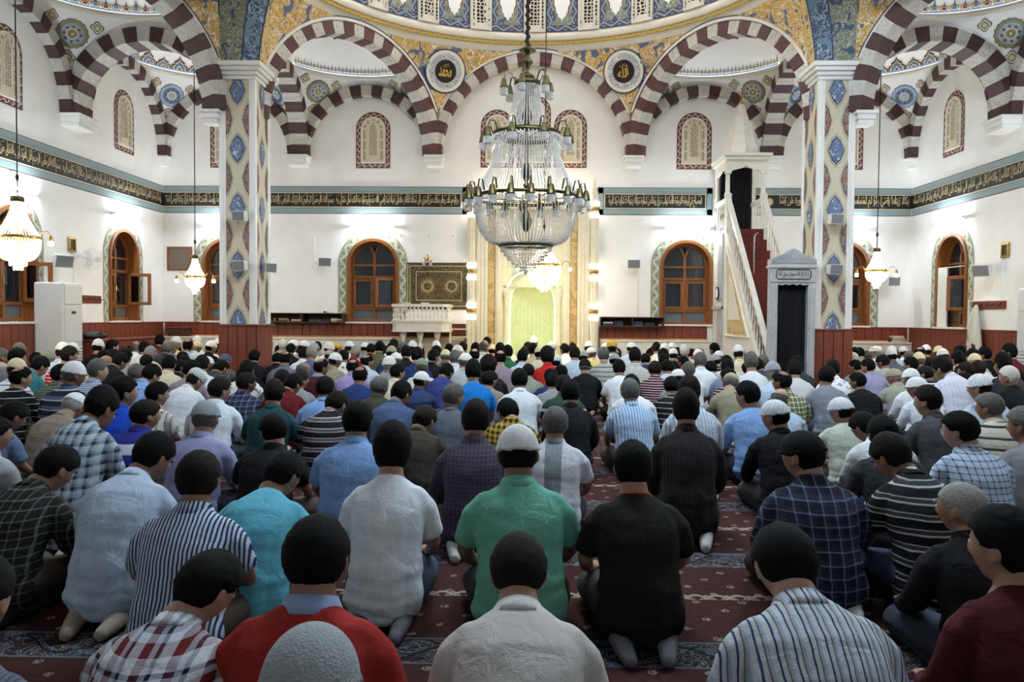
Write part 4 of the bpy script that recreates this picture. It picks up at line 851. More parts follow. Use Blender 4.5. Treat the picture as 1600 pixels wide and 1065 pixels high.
for x, y in bs: mb = MB(); baluster(mb, x, y, 1.17, .25, .027, 8); kid('baluster', mb, MT['marble'], r, smooth=True)
for x in (-2.42, -2.1, -1.78):
    mb = MB(); mb.lathe([(.055, 0), (.055, .1), (.036, .14), (.034, .62), (.05, .66), (.05, .70), (.03, .74), (.032, .80), (.06, .88), (.066, .93), (.06, .95)], 14, (x, 14.72, 0)); kid('column', mb, MT['marble'], r, smooth=True)
for k, (x, w, m_, lab) in enumerate(((-2.32, .09, 'creamp', 'small closed book lying on the balcony rail at its left end'), (-2.0, .15, 'moulding', 'larger closed book lying on the middle of the balcony rail'))):
    mb = MB(); mb.bbox(x - w / 2, 14.58, 1.472, x + w / 2, 14.68, 1.495, .004); b0 = root('book', (x, 14.63, 1.472), lab, 'book'); kid('cover', mb, MT[m_], b0); mb = MB(); mb.box(x - w / 2 + .004, 14.577, 1.476, x + w / 2 - .004, 14.676, 1.49); kid('pages', mb, MT['white'], b0)
r = root('step_ladder', (-1.38, 15.0, 0), 'cream wooden step ladder leading up to the balcony', 'ladder')
for x0, x1 in ((-1.58, -1.545), (-1.23, -1.195)):
    mb = MB(); pts = [(14.72, 0), (14.78, 0), (15.12, 1.18), (15.06, 1.18)]; mb.prism(pts, x0, x1, FR((0, 0, 0), (0, 1, 0), (0, 0, 1), (1, 0, 0))); kid('stringer', mb, MT['creamp'], r)
for z in (.2, .42, .63, .85, 1.0): mb = MB(); y = 14.76 + .29 * z; mb.bbox(-1.55, y - .05, z - .012, -1.22, y + .06, z + .012, .003); kid('tread', mb, MT['creamp'], r)
# embroidered hanging + wall lamp
r = root('wall_hanging', (-1.83, D, 1.4), 'dark framed embroidered hanging with two sunburst roundels behind the balcony', 'wall hanging')
mb = MB(); mb.bbox(-2.46, 1.38, 0.0, -1.2, 2.29, .03, .006, F=FB); kid('frame', mb, MT['darkwood'], r)
mb = MB(); mb.plate([(-2.43, 1.41), (-1.23, 1.41), (-1.23, 2.26), (-2.43, 2.26)], .0315, FB); kid('embroidered_ground', mb, MT['arabdark'], r)
mb = MB()
for (x0, z0, x1, z1) in ((-2.28, 1.55, -1.38, 2.12), (-2.4, 1.44, -1.26, 2.23)):
    for a in ((x0, z0, x1, z0 + .012), (x0, z1 - .012, x1, z1), (x0, z0, x0 + .012, z1), (x1 - .012, z0, x1, z1)): mb.plate([(a[0], a[1]), (a[2], a[1]), (a[2], a[3]), (a[0], a[3])], .034, FB)
mb.box(-2.445, 1.41, .03, -2.432, 2.26, .036, F=FB); kid('gold_lines', mb, MT['goldpaint'], r)
for cx in (-2.05, -1.58):
    mb = MB(); 
    for rr0, rr1, m_ in ((.175, .19, 0), (.0, .075, 2)): annulus(mb, FR(FB(cx, 1.83, .035), (1, 0, 0), (0, 0, 1), (0, -1, 0)), rr0, rr1, 0, m_, 32)
    for k in range(24):
        a = 2 * pi * k / 24; mb.plate([(cx + .08 * cos(a - .1), 1.83 + .08 * sin(a - .1)), (cx + .165 * cos(a), 1.83 + .165 * sin(a)), (cx + .08 * cos(a + .1), 1.83 + .08 * sin(a + .1))], .036, FB, 1)
    kid('sunburst_roundel', mb, [MT['redp'], MT['goldpaint'], MT['arabdark']], r)
r = root('wall_sconce', FB(-2.05, 2.3, .05), 'small brass two-arm wall lamp above the embroidered hanging', 'wall lamp')
mb = MB(); mb.ball(FB(-2.05, 2.36, .05), (.03, .03, .05)); mb.ball(FB(-2.05, 2.43, .05), .018)
for q in (-1, 1): mb.tube([FB(-2.05, 2.36, .06), FB(-2.05 + q * .04, 2.39, .09), FB(-2.05 + q * .065, 2.35, .1)], .008, 6); mb.lathe([(.012, .05), (.03, .02), (.03, 0)], 10, FB(-2.05 + q * .065, 2.30, .1))
kid('brass_body', mb, MT['brass'], r)
for q in (-1, 1): mb = MB(); mb.lathe([(.024, .01), (.034, -.03), (.03, -.075), (.012, -.085)], 12, FB(-2.05 + q * .065, 2.30, .1)); kid('glass_shade', mb, MT['lampglass'], r, smooth=True)
# bookshelves with books
def shelf(lab, a0, a1, z0, books):
    r = root('wall_bookshelf', FB((a0 + a1) / 2, z0, .1), lab, 'bookshelf')
    mb = MB(); mb.bbox(a0, z0 + .155, 0, a1, z0 + .175, .26, .004, F=FB); kid('top_board', mb, MT['darkwood'], r)
    mb = MB(); mb.bbox(a0, z0 - .02, 0, a1, z0, .26, .004, F=FB); kid('bottom_board', mb, MT['darkwood'], r)
    mb = MB(); mb.box(a0, z0, 0, a1, z0 + .155, .02, F=FB); kid('back_board', mb, MT['dark'], r)
    for x in (a0, (a0 + a1) / 2, a1 - .02): mb = MB(); mb.box(x, z0, .02, x + .02, z0 + .155, .25, F=FB); kid('upright', mb, MT['darkwood'], r)
    for (x, w, lays) in books:
        z = z0
        for k, (col, t, nm) in enumerate(lays):
            b0 = root('book', FB(x + w / 2, z, .16), nm, 'book', 'books lying on the wall shelves'); m_ = MT.get('bk' + col) or MT.setdefault('bk' + col, plain('book_cover_' + col, {'navy': c(38, 52, 78), 'red': c(140, 44, 38), 'maroon': c(92, 36, 38), 'green': c(52, 74, 60), 'cream': c(206, 196, 170), 'tan': c(158, 128, 86), 'black': c(30, 30, 32), 'teal': c(60, 104, 118)}[col], .5))
            j = (k * 37 % 5) * .004; mb = MB(); mb.bbox(x + j, z, .1, x + w - j, z + t * .18, .235 - j, .001, F=FB); mb.bbox(x + j, z + t * .82, .1, x + w - j, z + t, .235 - j, .001, F=FB); mb.box(x + j, z, .23 - j, x + w - j, z + t, .235 - j, F=FB); kid('cover', mb, m_, b0)
            mb = MB(); mb.box(x + j + .004, z + t * .16, .102, x + w - j - .004, z + t * .84, .229 - j, F=FB); kid('pages', mb, MT['creamp'], b0); z += t
L = 'on the shelf left of the mihrab'; R2 = 'on the shelf right of the mihrab'
shelf('dark wooden wall shelf of books between left pier and window', -5.3, -3.66, 1.115, [(-5.2, .2, [('green', .03, 'green book lying lowest at the pier end ' + L), ('black', .045, 'thick black book in the stack nearest the pier ' + L)]), (-4.93, .19, [('maroon', .03, 'maroon book under a tan one ' + L), ('tan', .04, 'tan book with a decorated cover ' + L)]), (-4.68, .22, [('maroon', .02, 'thin maroon book under white pages ' + L), ('cream', .03, 'cream book lying over a thin maroon one ' + L)]),
    (-4.33, .2, [('navy', .06, 'thick navy book right of the middle upright ' + L)]), (-4.09, .2, [('navy', .03, 'navy book under a black one ' + L), ('black', .035, 'black book on a navy one ' + L)]), (-3.95 + .03, .15, [('tan', .025, 'tan book lowest in the pale stack ' + L), ('cream', .025, 'cream book in the pale stack ' + L), ('cream', .025, 'cream book topmost of the pale stack ' + L)])][:6] + [(-3.78, .1, [('red', .04, 'bright red book at the window end ' + L), ('cream', .02, 'slim cream book on the red one ' + L)])])
shelf('dark wooden wall shelf of books between mihrab and window', 1.3, 2.53, 1.085, [(1.36, .2, [('navy', .05, 'navy book nearest the mihrab ' + R2), ('cream', .025, 'cream booklet on the navy book nearest the mihrab ' + R2)]), (1.58, .17, [('navy', .035, 'navy book lowest of the three-high stack ' + R2), ('navy', .035, 'navy book second of the three-high stack ' + R2), ('black', .03, 'black book on top of the three-high stack ' + R2)]),
    (1.94, .2, [('teal', .025, 'teal book under the maroon one ' + R2), ('maroon', .025, 'maroon book between teal and navy ones ' + R2), ('navy', .04, 'navy book on the maroon one ' + R2)]), (2.17, .18, [('navy', .035, 'navy book under another by the window end ' + R2), ('green', .03, 'dark green book by the window end ' + R2)])])
r = root('desk_clock', FB(-4.02, 1.29, .13), 'tiny white digital clock on the left wall shelf', 'clock'); mb = MB(); mb.bbox(-4.08, 1.291, .09, -3.98, 1.335, .15, .008, F=FB); kid('case', mb, MT['plastic'], r); mb = MB(); mb.box(-4.065, 1.30, .15, -4.02, 1.325, .152, F=FB); kid('display', mb, MT['black'], r)
# ================================================================ MINBAR
r = root('minbar', (3.85, 13.5, 0), 'tall white marble minbar with stair, balustrades, portal and pointed spire', 'minbar')
X0, X1 = 3.50, 4.18; YF, YK = 11.72, 14.42
FS = FR((X0, 0, 0), (0, 1, 0), (0, 0, 1), (-1, 0, 0))                 # its left side, a = depth
slope = (2.85 - .34) / (YK - 12.0)
zl = lambda y: .34 + slope * (y - 12.0)
for x, nm in ((X0, 'near'), (X1, 'far')):
    mb = MB(); mb.prism([(11.9, 0), (15.38, 0), (15.38, 2.85), (YK, 2.85), (12.0, .34), (11.9, .34)], 0, -.06 if x == X0 else -.06, FR((x, 0, 0), (0, 1, 0), (0, 0, 1), (-1, 0, 0)) if x == X0 else FR((x, 0, 0), (0, 1, 0), (0, 0, 1), (1, 0, 0))); kid('side_wall', mb, MT['marble'], r)
mb = MB(); tri = [(12.55, .86), (14.25, .86), (14.25, 2.45), (14.2, 2.45)]
mb.prism([(12.85, .98), (14.2, .98), (14.2, 2.38)], .0, .012, FS); kid('alabaster_panel', mb, MT['alabaster'], r)
mb = MB(); mb.tube([FS(12.78, .94, .01), FS(14.26, .94, .01), FS(14.26, 2.5, .01)], .03, 6, closed=True); mb.prism([(13.35, 1.22), (14.12, 1.22), (14.1, 2.0), (14.0, 2.05)], .01, .02, FS); kid('panel_moulding', mb, MT['marble'], r)
mb = MB()
for k in range(2): mb.prism(archline(14.85, .16, (1.55 if k else .5), (2.45 if k else 1.3), 10), 0, .006, FS)
mb.prism([(14.55, .3), (14.58, .3), (14.58, 2.8), (14.55, 2.8)], 0, .03, FS); mb.prism([(14.55, 1.42), (15.36, 1.42), (15.36, 1.47), (14.55, 1.47)], 0, .03, FS); kid('blind_niches', mb, MT['greymarble'], r)
mb = MB(); mb.tube([FS(15.0, 1.72, .02), FS(14.98, 1.65, .03)], .005, 5); mb.prism([(14.95 + .12 * cos(k * pi / 10), 1.72 + .12 * sin(k * pi / 10)) for k in range(20)], .006, .03, FS, 0); mb.prism([(14.95 + .095 * cos(k * pi / 10), 1.72 + .095 * sin(k * pi / 10)) for k in range(20)], .03, .033, FS, 1); kid('wall_clock', mb, [MT['iron'], MT['white']], r)
for k in range(4):
    y = 12.75 + k * .28; mb = MB(); mb.prism([(y - .07, .3), (y + .07, .3), (y + .07, .6), (y, .73), (y - .07, .6)], 0, .004, FS, 0); kid('dark_arch_plate', mb, MT['black'], r); mb = MB(); mb.lathe([(.05, .0), (.05, .5), (.06, .52), (.06, .56), (.045, .58), (.0, .58)], 12, FS(y + .0, 0, .05)); kid('base_colonnette', mb, MT['greymarble'], r, smooth=True)  # black plates paint the shade inside the base arches
NS = 12
for k in range(NS):
    y = 12.0 + (YK - 12.0) * k / NS; z = .34 + (2.85 - .34) * (k) / NS
    mb = MB(); mb.bbox(X0 + .06, y, z - .05, X1 - .06, y + (YK - 12.0) / NS + .02, z + (2.85 - .34) / NS, .008); kid('stair_step', mb, MT.get('stepred') or MT.setdefault('stepred', plain('dark_red_stair_carpet', c(92, 36, 30), .95, bump=.3)), r)
mb = MB(); mb.box(X0 + .06, YK, 2.75, X1 - .06, 15.36, 2.85); kid('platform', mb, MT['marble'], r)
for x in (X0 + .02, X1 - .02):
    mb = MB(); A0, B0 = (11.93, .31 + .0), (YK, 2.86)
    G = FR((x - .04, 0, 0), (0, 1, 0), (0, 0, 1), (1, 0, 0))
    mb.prism([(11.86, zl(11.86) - .12), (YK, zl(YK) - .02), (YK, zl(YK) + .05), (11.86, zl(11.86) + .0)], 0, .08, G); kid('lower_stringer', mb, MT['marble'], r)
    mb = MB(); mb.prism([(11.86, zl(11.86) + .58), (YK - .1, zl(YK - .1) + .58), (YK - .1, zl(YK - .1) + .66), (11.86, zl(11.86) + .66)], 0, .08, G); kid('handrail', mb, MT['marble'], r)
    for k in range(20):
        y = 11.97 + k * .145
        if y < YK - .1: mb = MB(); baluster(mb, x, y, zl(y), .60, .021, 8); kid('baluster', mb, MT['marble'], r, smooth=True)
    mb = MB(); mb.bbox(x - .05, YK - .1, 2.7, x + .05, YK, 3.5, .01); kid('newel_post', mb, MT['marble'], r)
    for k in range(5): mb = MB(); baluster(mb, x, YK + .12 + k * .15, 2.85, .5, .022, 8); kid('baluster', mb, MT['marble'], r, smooth=True)
    mb = MB(); mb.bbox(x - .04, YK, 3.36, x + .04, 15.3, 3.44, .01); kid('platform_rail', mb, MT['marble'], r)
    for y in (YK + .02, 15.2): mb = MB(); mb.lathe([(.06, 3.44), (.06, 3.5), (.042, 3.54), (.04, 3.86), (.06, 3.9), (.06, 3.95)], 12, (x, y, 0)); kid('kiosk_column', mb, MT['marble'], r, smooth=True)
ogl = lambda w, z: [(-w, z - .12), (-w * .9, z - .05), (-w * .5, z - .02), (-w * .2, z), (0, z + .05), (w * .2, z), (w * .5, z - .02), (w * .9, z - .05), (w, z - .12)]
kx, ky = (X0 + X1) / 2, (YK + 15.2) / 2
for nm, F, hw in (('front', FR((kx, YK - .04, 0), (1, 0, 0), (0, 0, 1), (0, -1, 0)), .38), ('side', FR((X0 - .02, ky, 0), (0, 1, 0), (0, 0, 1), (-1, 0, 0)), .46)):
    o_ = ogl(hw - .1, 3.97); mb = sheet([(-hw, 3.86), (-hw + .1, 3.86)] + o_ + [(hw - .1, 3.86), (hw, 3.86), (hw, 4.12), (-hw, 4.12)], [], -.06, 0, F); kid('kiosk_arch', mb, MT['marble'], r)
mb = MB()
for e, z0, z1 in ((.06, 4.1, 4.16), (.1, 4.16, 4.22)): mb.bbox(X0 - e, YK - .05 - e, z0, X1 + e, 15.3, z1, .01)
kid('kiosk_cornice', mb, MT['marble'], r)
mb = MB(); mb.lathe([(.34, 4.22), (.33, 4.42), (.31, 4.44), (.06, 5.18), (.02, 5.22)], 8, (kx, ky, 0)); mb.lathe([(.34, 4.22), (0, 4.22)], 8, (kx, ky, 0)); kid('spire', mb, MT['marble'], r)
mb = MB(); mb.ball((kx, ky, 5.24), .03); mb.ball((kx, ky, 5.31), .02); mb.tube([(kx, ky, 5.2), (kx, ky, 5.36)], .008, 6); mb.tube([(kx + .045 * sin(a), ky, 5.40 - .045 * cos(a)) for a in [-2.5 + 5 * k / 14 for k in range(15)]], .009, 6); kid('crescent_finial', mb, MT['brass'], r, smooth=True)
def pleated(F, a0, a1, z0, z1, n=14, amp=.02):
    mb = MB(); xs = [a0 + (a1 - a0) * k / (n * 4) for k in range(n * 4 + 1)]; f = lambda k: amp * sin(k * pi / 2 * 1.0) * (1 + .3 * sin(k * 1.7))
    for d in (0, .008): mb.band([F(x, z0, f(k) - d) for k, x in enumerate(xs)], [F(x, z1, f(k) * .8 - d) for k, x in enumerate(xs)])
    return mb
kid('black_upper_curtain', pleated(FR((0, 15.1, 0), (1, 0, 0), (0, 0, 1), (0, -1, 0)), X0 + .04, X1 - .04, 2.85, 4.1), MT['darkcloth'], r)
# portal
FP = FR((3.82, YF, 0), (1, 0, 0), (0, 0, 1), (0, -1, 0))
for q in (-1, 1): mb = MB(); mb.bbox(q * .275 - .055, 0, -.12, q * .275 + .055, 1.78, .04, .008, F=FP); mb.bbox(q * .275 - .03, .1, .03, q * .275 + .03, 1.7, .055, .006, F=FP); kid('portal_jamb', mb, MT['greymarble'], r)
mb = MB(); mb.bbox(-.33, 1.78, -.12, .33, 2.02, .05, .01, F=FP); mb.bbox(-.35, 1.99, -.14, .35, 2.03, .07, .008, F=FP); kid('portal_lintel', mb, MT['greymarble'], r)
mb = MB(); cr = [(-.34, 2.03), (-.34, 2.12), (-.24, 2.16), (-.14, 2.2), (-.06, 2.26), (0, 2.28), (.06, 2.26), (.14, 2.2), (.24, 2.16), (.34, 2.12), (.34, 2.03)]; mb.prism(cr, -.1, .04, FP); kid('portal_crest', mb, MT['greymarble'], r)
mb = MB()
for k in range(-9, 10):
    a = k * .155; x1, z1 = .32 * sin(a) * 1.05, 2.04 + .20 * cos(a) * (1 - .15 * abs(a))
    mb.tube([FP(.04 * sin(a), 2.05 + .02, .045), FP(max(-.33, min(.33, x1)), min(z1, 2.26 - abs(x1) * .42), .045)], .007, 5)
kid('sunray_fluting', mb, MT['greymarble'], r)
mb = MB(); oct_ = [(-.25, 1.86), (-.22, 1.83), (.22, 1.83), (.25, 1.86), (.25, 1.94), (.22, 1.97), (-.22, 1.97), (-.25, 1.94)]; mb.tube([FP(a, b_, .052) for a, b_ in oct_], .008, 6, closed=True); kid('gold_cartouche', mb, MT['oldbrass'], r)
kid('gold_lettering', text_mb('لا إله إلا الله محمد رسول الله', FP, -.22, .22, 1.85, 1.95, .0535, .01), MT['oldbrass'], r)
kid('black_portal_curtain', pleated(FR((3.82, YF + .06, 0), (1, 0, 0), (0, 0, 1), (0, -1, 0)), -.23, .23, .02, 1.8, 10), MT['darkcloth'], r)
mb = MB(); mb.prism([(-.22, 1.78), (.22, 1.78), (.22, 1.75), (.15, 1.74), (.11, 1.76), (.06, 1.74), (0, 1.76), (-.06, 1.74), (-.11, 1.76), (-.15, 1.74), (-.22, 1.75)], .0, .03, FP); kid('scalloped_valance', mb, MT['greymarble'], r)
rr = root('microphone_stand', (3.78, 13.6, 2.1), 'thin chrome microphone stand on the minbar stair', 'microphone stand'); mb = MB(); mb.tube([(3.78, 13.6, 2.02), (3.78, 13.6, 2.62), (3.80, 13.62, 2.68), (3.86, 13.66, 2.72)], .012, 8); kid('pole', mb, MT['chrome'], rr); mb = MB(); mb.ball((3.88, 13.67, 2.735), (.03, .02, .02)); kid('microphone', mb, MT['iron'], rr); mb = MB(); mb.lathe([(.07, 2.0), (.07, 2.015), (.0, 2.02)], 14, (3.78, 13.6, 0)); kid('base', mb, MT['iron'], rr)
# ================================================================ SMALL WALL FITTINGS
def speaker(lab, p, yaw, pitch=.25, br=.12, sc=1.0):
    r = root('loudspeaker', p, lab, 'loudspeaker', 'white box loudspeakers'); M_ = Matrix.Translation(p) @ Matrix.Rotation(yaw, 4, 'Z') @ Matrix.Rotation(pitch, 4, 'X')
    F = lambda a, b_, cc=0: tuple(M_ @ Vector((a * sc, b_ * sc, cc * sc)))
    mb = MB(); vs = [(-.12, 0, -.085), (.12, 0, -.085), (.12, 0, .085), (-.12, 0, .085), (-.085, .15, -.07), (.085, .15, -.07), (.085, .15, .07), (-.085, .15, .07)]
    mb.add([F(*q) for q in vs], [(0, 1, 2, 3), (7, 6, 5, 4), (0, 4, 5, 1), (1, 5, 6, 2), (2, 6, 7, 3), (3, 7, 4, 0)]); kid('cabinet', mb, MT['plastic'], r)
    mb = MB(); mb.add([F(a, -.006, b_) for a, b_ in ((-.11, -.075), (.11, -.075), (.11, .075), (-.11, .075))], [(0, 1, 2, 3)]); kid('grille', mb, MT['darkgrille'], r)
    mb = MB(); mb.tube([F(0, .14, 0), F(0, .14 + br, .0)], .018, 6); mb.ball(F(0, .14 + br, 0), .03); kid('bracket', mb, MT['plastic'], r)
speaker('loudspeaker on the front wall left of the arched window', (-4.0, D - .3, 2.27), .35); speaker('loudspeaker on the front wall right of the mihrab', (1.93, D - .3, 2.27), -.2)
speaker('loudspeaker in the far right corner below the small chandelier', (6.85, D - .3, 1.97), .15, .1); speaker('loudspeaker on the left side wall above the air conditioner', (-W + .3, 11.62, 2.02), 1.0, .3, .14, 1.1); speaker('loudspeaker on the right side wall above the coat rack', (W - .3, 12.5, 2.02), -1.0, .3, .14, 1.1)
for s in (-1, 1):
    sd = 'left' if s < 0 else 'right'
    speaker(f'upper loudspeaker on the front face of the {sd} pier', (s * 4.5 - .06 * s + .02, 11.72, 2.72), s * .25, .1, .06, .9); speaker(f'lower loudspeaker on the front face of the {sd} pier', (s * 4.5 - .06 * s + .02, 11.72, 1.98), s * .25, .1, .06, .9)
speaker('loudspeaker on the inner face of the left pier', (-4.08, 12.2, 1.98), .95, .1, .03, .85)
def picture(lab, F, a, z, w, h, inner='arabdark', fr='brass'):
    r = root('framed_panel', F(a, z, 0), lab, 'picture'); mb = MB(); t = .018 if w < .2 else .035
    for (x0, z0, x1, z1) in ((a - w / 2, z - h / 2, a + w / 2, z - h / 2 + t), (a - w / 2, z + h / 2 - t, a + w / 2, z + h / 2), (a - w / 2, z - h / 2 + t, a - w / 2 + t, z + h / 2 - t), (a + w / 2 - t, z - h / 2 + t, a + w / 2, z + h / 2 - t)): mb.bbox(x0, z0, 0, x1, z1, .03, .004, F=F)
    kid('frame', mb, MT[fr], r); mb = MB(); mb.box(a - w / 2 + t, z - h / 2 + t, 0, a + w / 2 - t, z + h / 2 - t, .012, F=F); kid('panel', mb, MT[inner], r)
MT['notice'] = plain('brown_notice_sheet', c(112, 100, 84), .7, var=.15, vs=60)
picture('large wooden framed brown notice on the front wall in the left corner', FB, -6.95, 2.34, .5, .47, 'notice', 'winwood'); picture('small gold framed panel on the left side wall above the fan', FL, 12.3, 2.33, .2, .23); picture('small gold framed panel on the right side wall', FRt, -12.35, 2.33, .2, .23)
r = root('wall_fan', (-W, 12.35, 2.1), 'white caged wall fan on the left side wall', 'fan'); fc = Vector((-W + .25, 12.42, 2.11)); fd = Vector((.75, -.62, -.05)).normalized(); fu = Vector((0, 0, 1)).cross(fd).normalized(); fv = fd.cross(fu); FF = FR(fc, fu, fv, fd)
mb = MB(); mb.tube([(-W, 12.3, 2.14), (-W + .12, 12.32, 2.16), tuple(fc - fd * .08)], .025, 8); mb.ball(tuple(fc - fd * .07), .05); mb.lathe([(.06, 0), (.06, .03), (0, .03)], 12, (0, 0, 0), F=lambda x, y, z: (-W + z, 12.3 + x, 2.14 + y)); kid('motor_arm', mb, MT['plastic'], r)
mb = MB()
for rr_, cc in ((.17, 0), (.165, .04), (.13, .06), (.08, .07), (.03, .075), (.13, -.04), (.08, -.05)): mb.tube([FF(rr_ * cos(2 * pi * k / 28), rr_ * sin(2 * pi * k / 28), cc) for k in range(28)], .0035, 4, closed=True)
for k in range(20): a = 2 * pi * k / 20; mb.tube([FF(.03 * cos(a), .03 * sin(a), .075), FF(.13 * cos(a), .13 * sin(a), .06), FF(.17 * cos(a), .17 * sin(a), 0)], .0025, 4)
kid('wire_cage', mb, MT['white'], r)
for k in range(3):
    a = 2 * pi * k / 3; mb = MB(); pts = [(.03, -.02), (.08, -.05), (.14, -.04), (.15, .03), (.09, .05), (.03, .03)]; mb.add([FF(x * cos(a) - y * sin(a), x * sin(a) + y * cos(a), .02 + y * .3) for x, y in pts], [list(range(6))]); kid('blade', mb, MT['plastic'], r)
mb = MB(); mb.tube([(-W + .02, 12.32, 2.1), (-W + .02, 12.32, 1.5)], .004, 4); kid('pull_cord', mb, MT['greyplastic'], r)
def ac(lab, s, y0, y1):
    r = root('air_conditioner', (s * (W - .2), (y0 + y1) / 2, 0), lab, 'air conditioner'); x0, x1 = sorted((s * (W - .02), s * (W - .46))); mb = MB(); mb.bbox(x0, y0, 0.02, x1, y1, 1.7, .02); kid('cabinet', mb, MT['plastic'], r)
    F = FR(((x0 + x1) / 2, y0, 0), (1, 0, 0), (0, 0, 1), (0, -1, 0)); hw = (x1 - x0) / 2
    G = FR((s * (W - .46), 0, 0), (0, 1, 0), (0, 0, 1), (-s, 0, 0)); a0, a1 = y0 + .03, y1 - .03
    for Fx, u0, u1 in ((G, a0, a1),):
        mb = MB(); mb.bbox(u0, 1.38, 0, u1, 1.66, .012, .004, F=Fx); mb.bbox(u0, .82, 0, u1, 1.35, .012, .004, F=Fx); kid('front_panel', mb, MT['plastic'], r)
        mb = MB(); mb.box(u0, .2, 0, u1, .78, .004, F=Fx); kid('intake_recess', mb, MT['greyplastic'], r)
        for k in range(12): mb = MB(); z = .22 + k * .046; mb.bbox(u0, z, 0, u1, z + .028, .014, .004, F=Fx); kid('louver', mb, MT['plastic'], r)
        mb = MB(); um = (u0 + u1) / 2; mb.box(um - .06, 1.24, .012, um + .05, 1.28, .014, F=Fx); kid('display', mb, MT['black'], r)
ac('tall white floor standing air conditioner at the left side wall', -1, 11.3, 11.8); ac('tall white floor standing air conditioner at the right side wall', 1, 10.75, 11.28)
def rack(lab, F, a0, a1, z):
    r = root('coat_rack', F((a0 + a1) / 2, z, 0), lab, 'coat rack'); mb = MB(); mb.bbox(a0, z - .065, 0, a1, z + .065, .025, .006, F=F); kid('board', mb, MT['board'], r); n = 5
    for k in range(n): a = a0 + (a1 - a0) * (k + .5) / n; mb = MB(); mb.tube([F(a, z + .03, .025), F(a, z + .0, .06), F(a, z - .02, .07), F(a, z + .005, .09)], .007, 5); kid('hook', mb, MT['oldbrass'], r)
rack('red-brown coat rack with hooks on the left side wall', FL, 12.3, 13.12, 1.48); rack('red-brown coat rack with hooks on the right side wall', FRt, -13.2, -12.3, 1.49)
r = root('hanging_coat', FRt(-12.98, 1.5, .06), 'pale beige coat hanging from the right coat rack', 'coat'); mb = MB(); n = 14; rows_ = []
for j in range(12):
    t = j / 11; z = 1.5 - .68 * t; w = .02 + .15 * t ** .6; d_ = .015 + .05 * t ** .5; rows_.append([FRt(-12.98 + .05 * t + w * cos(2 * pi * k / 28) * (1 + .1 * sin(k * 1.9)), z - .05 * t * sin(k * .9), .06 + d_ + d_ * sin(2 * pi * k / 28) * (1 + .3 * sin(k * 2.4))) for k in range(28)])
vs = [q for rr_ in rows_ for q in rr_]; mb.add(vs, [(j * 28 + k, j * 28 + (k + 1) % 28, (j + 1) * 28 + (k + 1) % 28, (j + 1) * 28 + k) for j in range(11) for k in range(28)]); kid('body', mb, MT['coatcloth'], r, smooth=True)
mb = MB(); mb.tube([FRt(-13.0, 1.38, .12), FRt(-13.06, 1.15, .13), FRt(-13.05, .9, .13)], [.03, .045, .04], 8); kid('sleeve', mb, MT['coatcloth'], r, smooth=True)
r = root('window_curtain', FRt(-14.1, 1.2, -.05), 'white cloth curtain hung in the right side wall window', 'curtain'); kid('cloth', pleated(FRt, -14.34, -14.06, 1.13, 2.18, 6, .018), MT['curtain'], r); mb = MB(); mb.tube([FRt(-14.4, 2.17, -.02), FRt(-13.42, 2.17, -.02)], .007, 6); kid('curtain_rod', mb, MT['white'], r)
r = root('wire_conduit', FRt(-13.15, .6, 0), 'thin white cable duct on the right side wall', 'cable duct'); mb = MB(); mb.bbox(-13.28, .0, .03, -13.26, 1.57, .05, .003, F=FRt); mb.bbox(-13.27, 1.555, 0, -12.3, 1.575, .02, .003, F=FRt); mb.bbox(-12.42, 1.57, 0, -12.4, 2.25, .02, .003, F=FRt); kid('duct', mb, MT['white'], r)
r = root('wire_conduit', FB(2.05, 1.7, 0), 'thin cream cable duct below the loudspeaker right of the mihrab', 'cable duct'); mb = MB(); mb.bbox(2.04, 1.27, 0, 2.065, 2.2, .015, .003, F=FB); kid('duct', mb, MT['moulding'], r)
r = root('wire_conduit', FB(-4.28, 2.5, 0), 'thin white cable duct above the loudspeaker left of the window', 'cable duct'); mb = MB(); mb.bbox(-4.3, 2.3, 0, -4.275, 2.8, .015, .003, F=FB); mb.bbox(-4.3, 2.28, 0, -4.05, 2.305, .015, .003, F=FB); kid('duct', mb, MT['white'], r)
for a, lab in ((-1.55, 'small round white wall sensor nearest the mihrab column'), (-2.06, 'small round white wall sensor above the embroidered hanging'), (-2.6, 'small round white wall sensor beside the lamp left of the balcony')):
    r = root('wall_sensor', FB(a, 2.83, 0), lab, 'sensor'); mb = MB(); mb.lathe([(.035, 0), (.035, .012), (.02, .025), (0, .027)], 14, (0, 0, 0), F=lambda x, y, z, a=a: FB(a + x, 2.83 + y, z)); kid('case', mb, MT['white'], r)
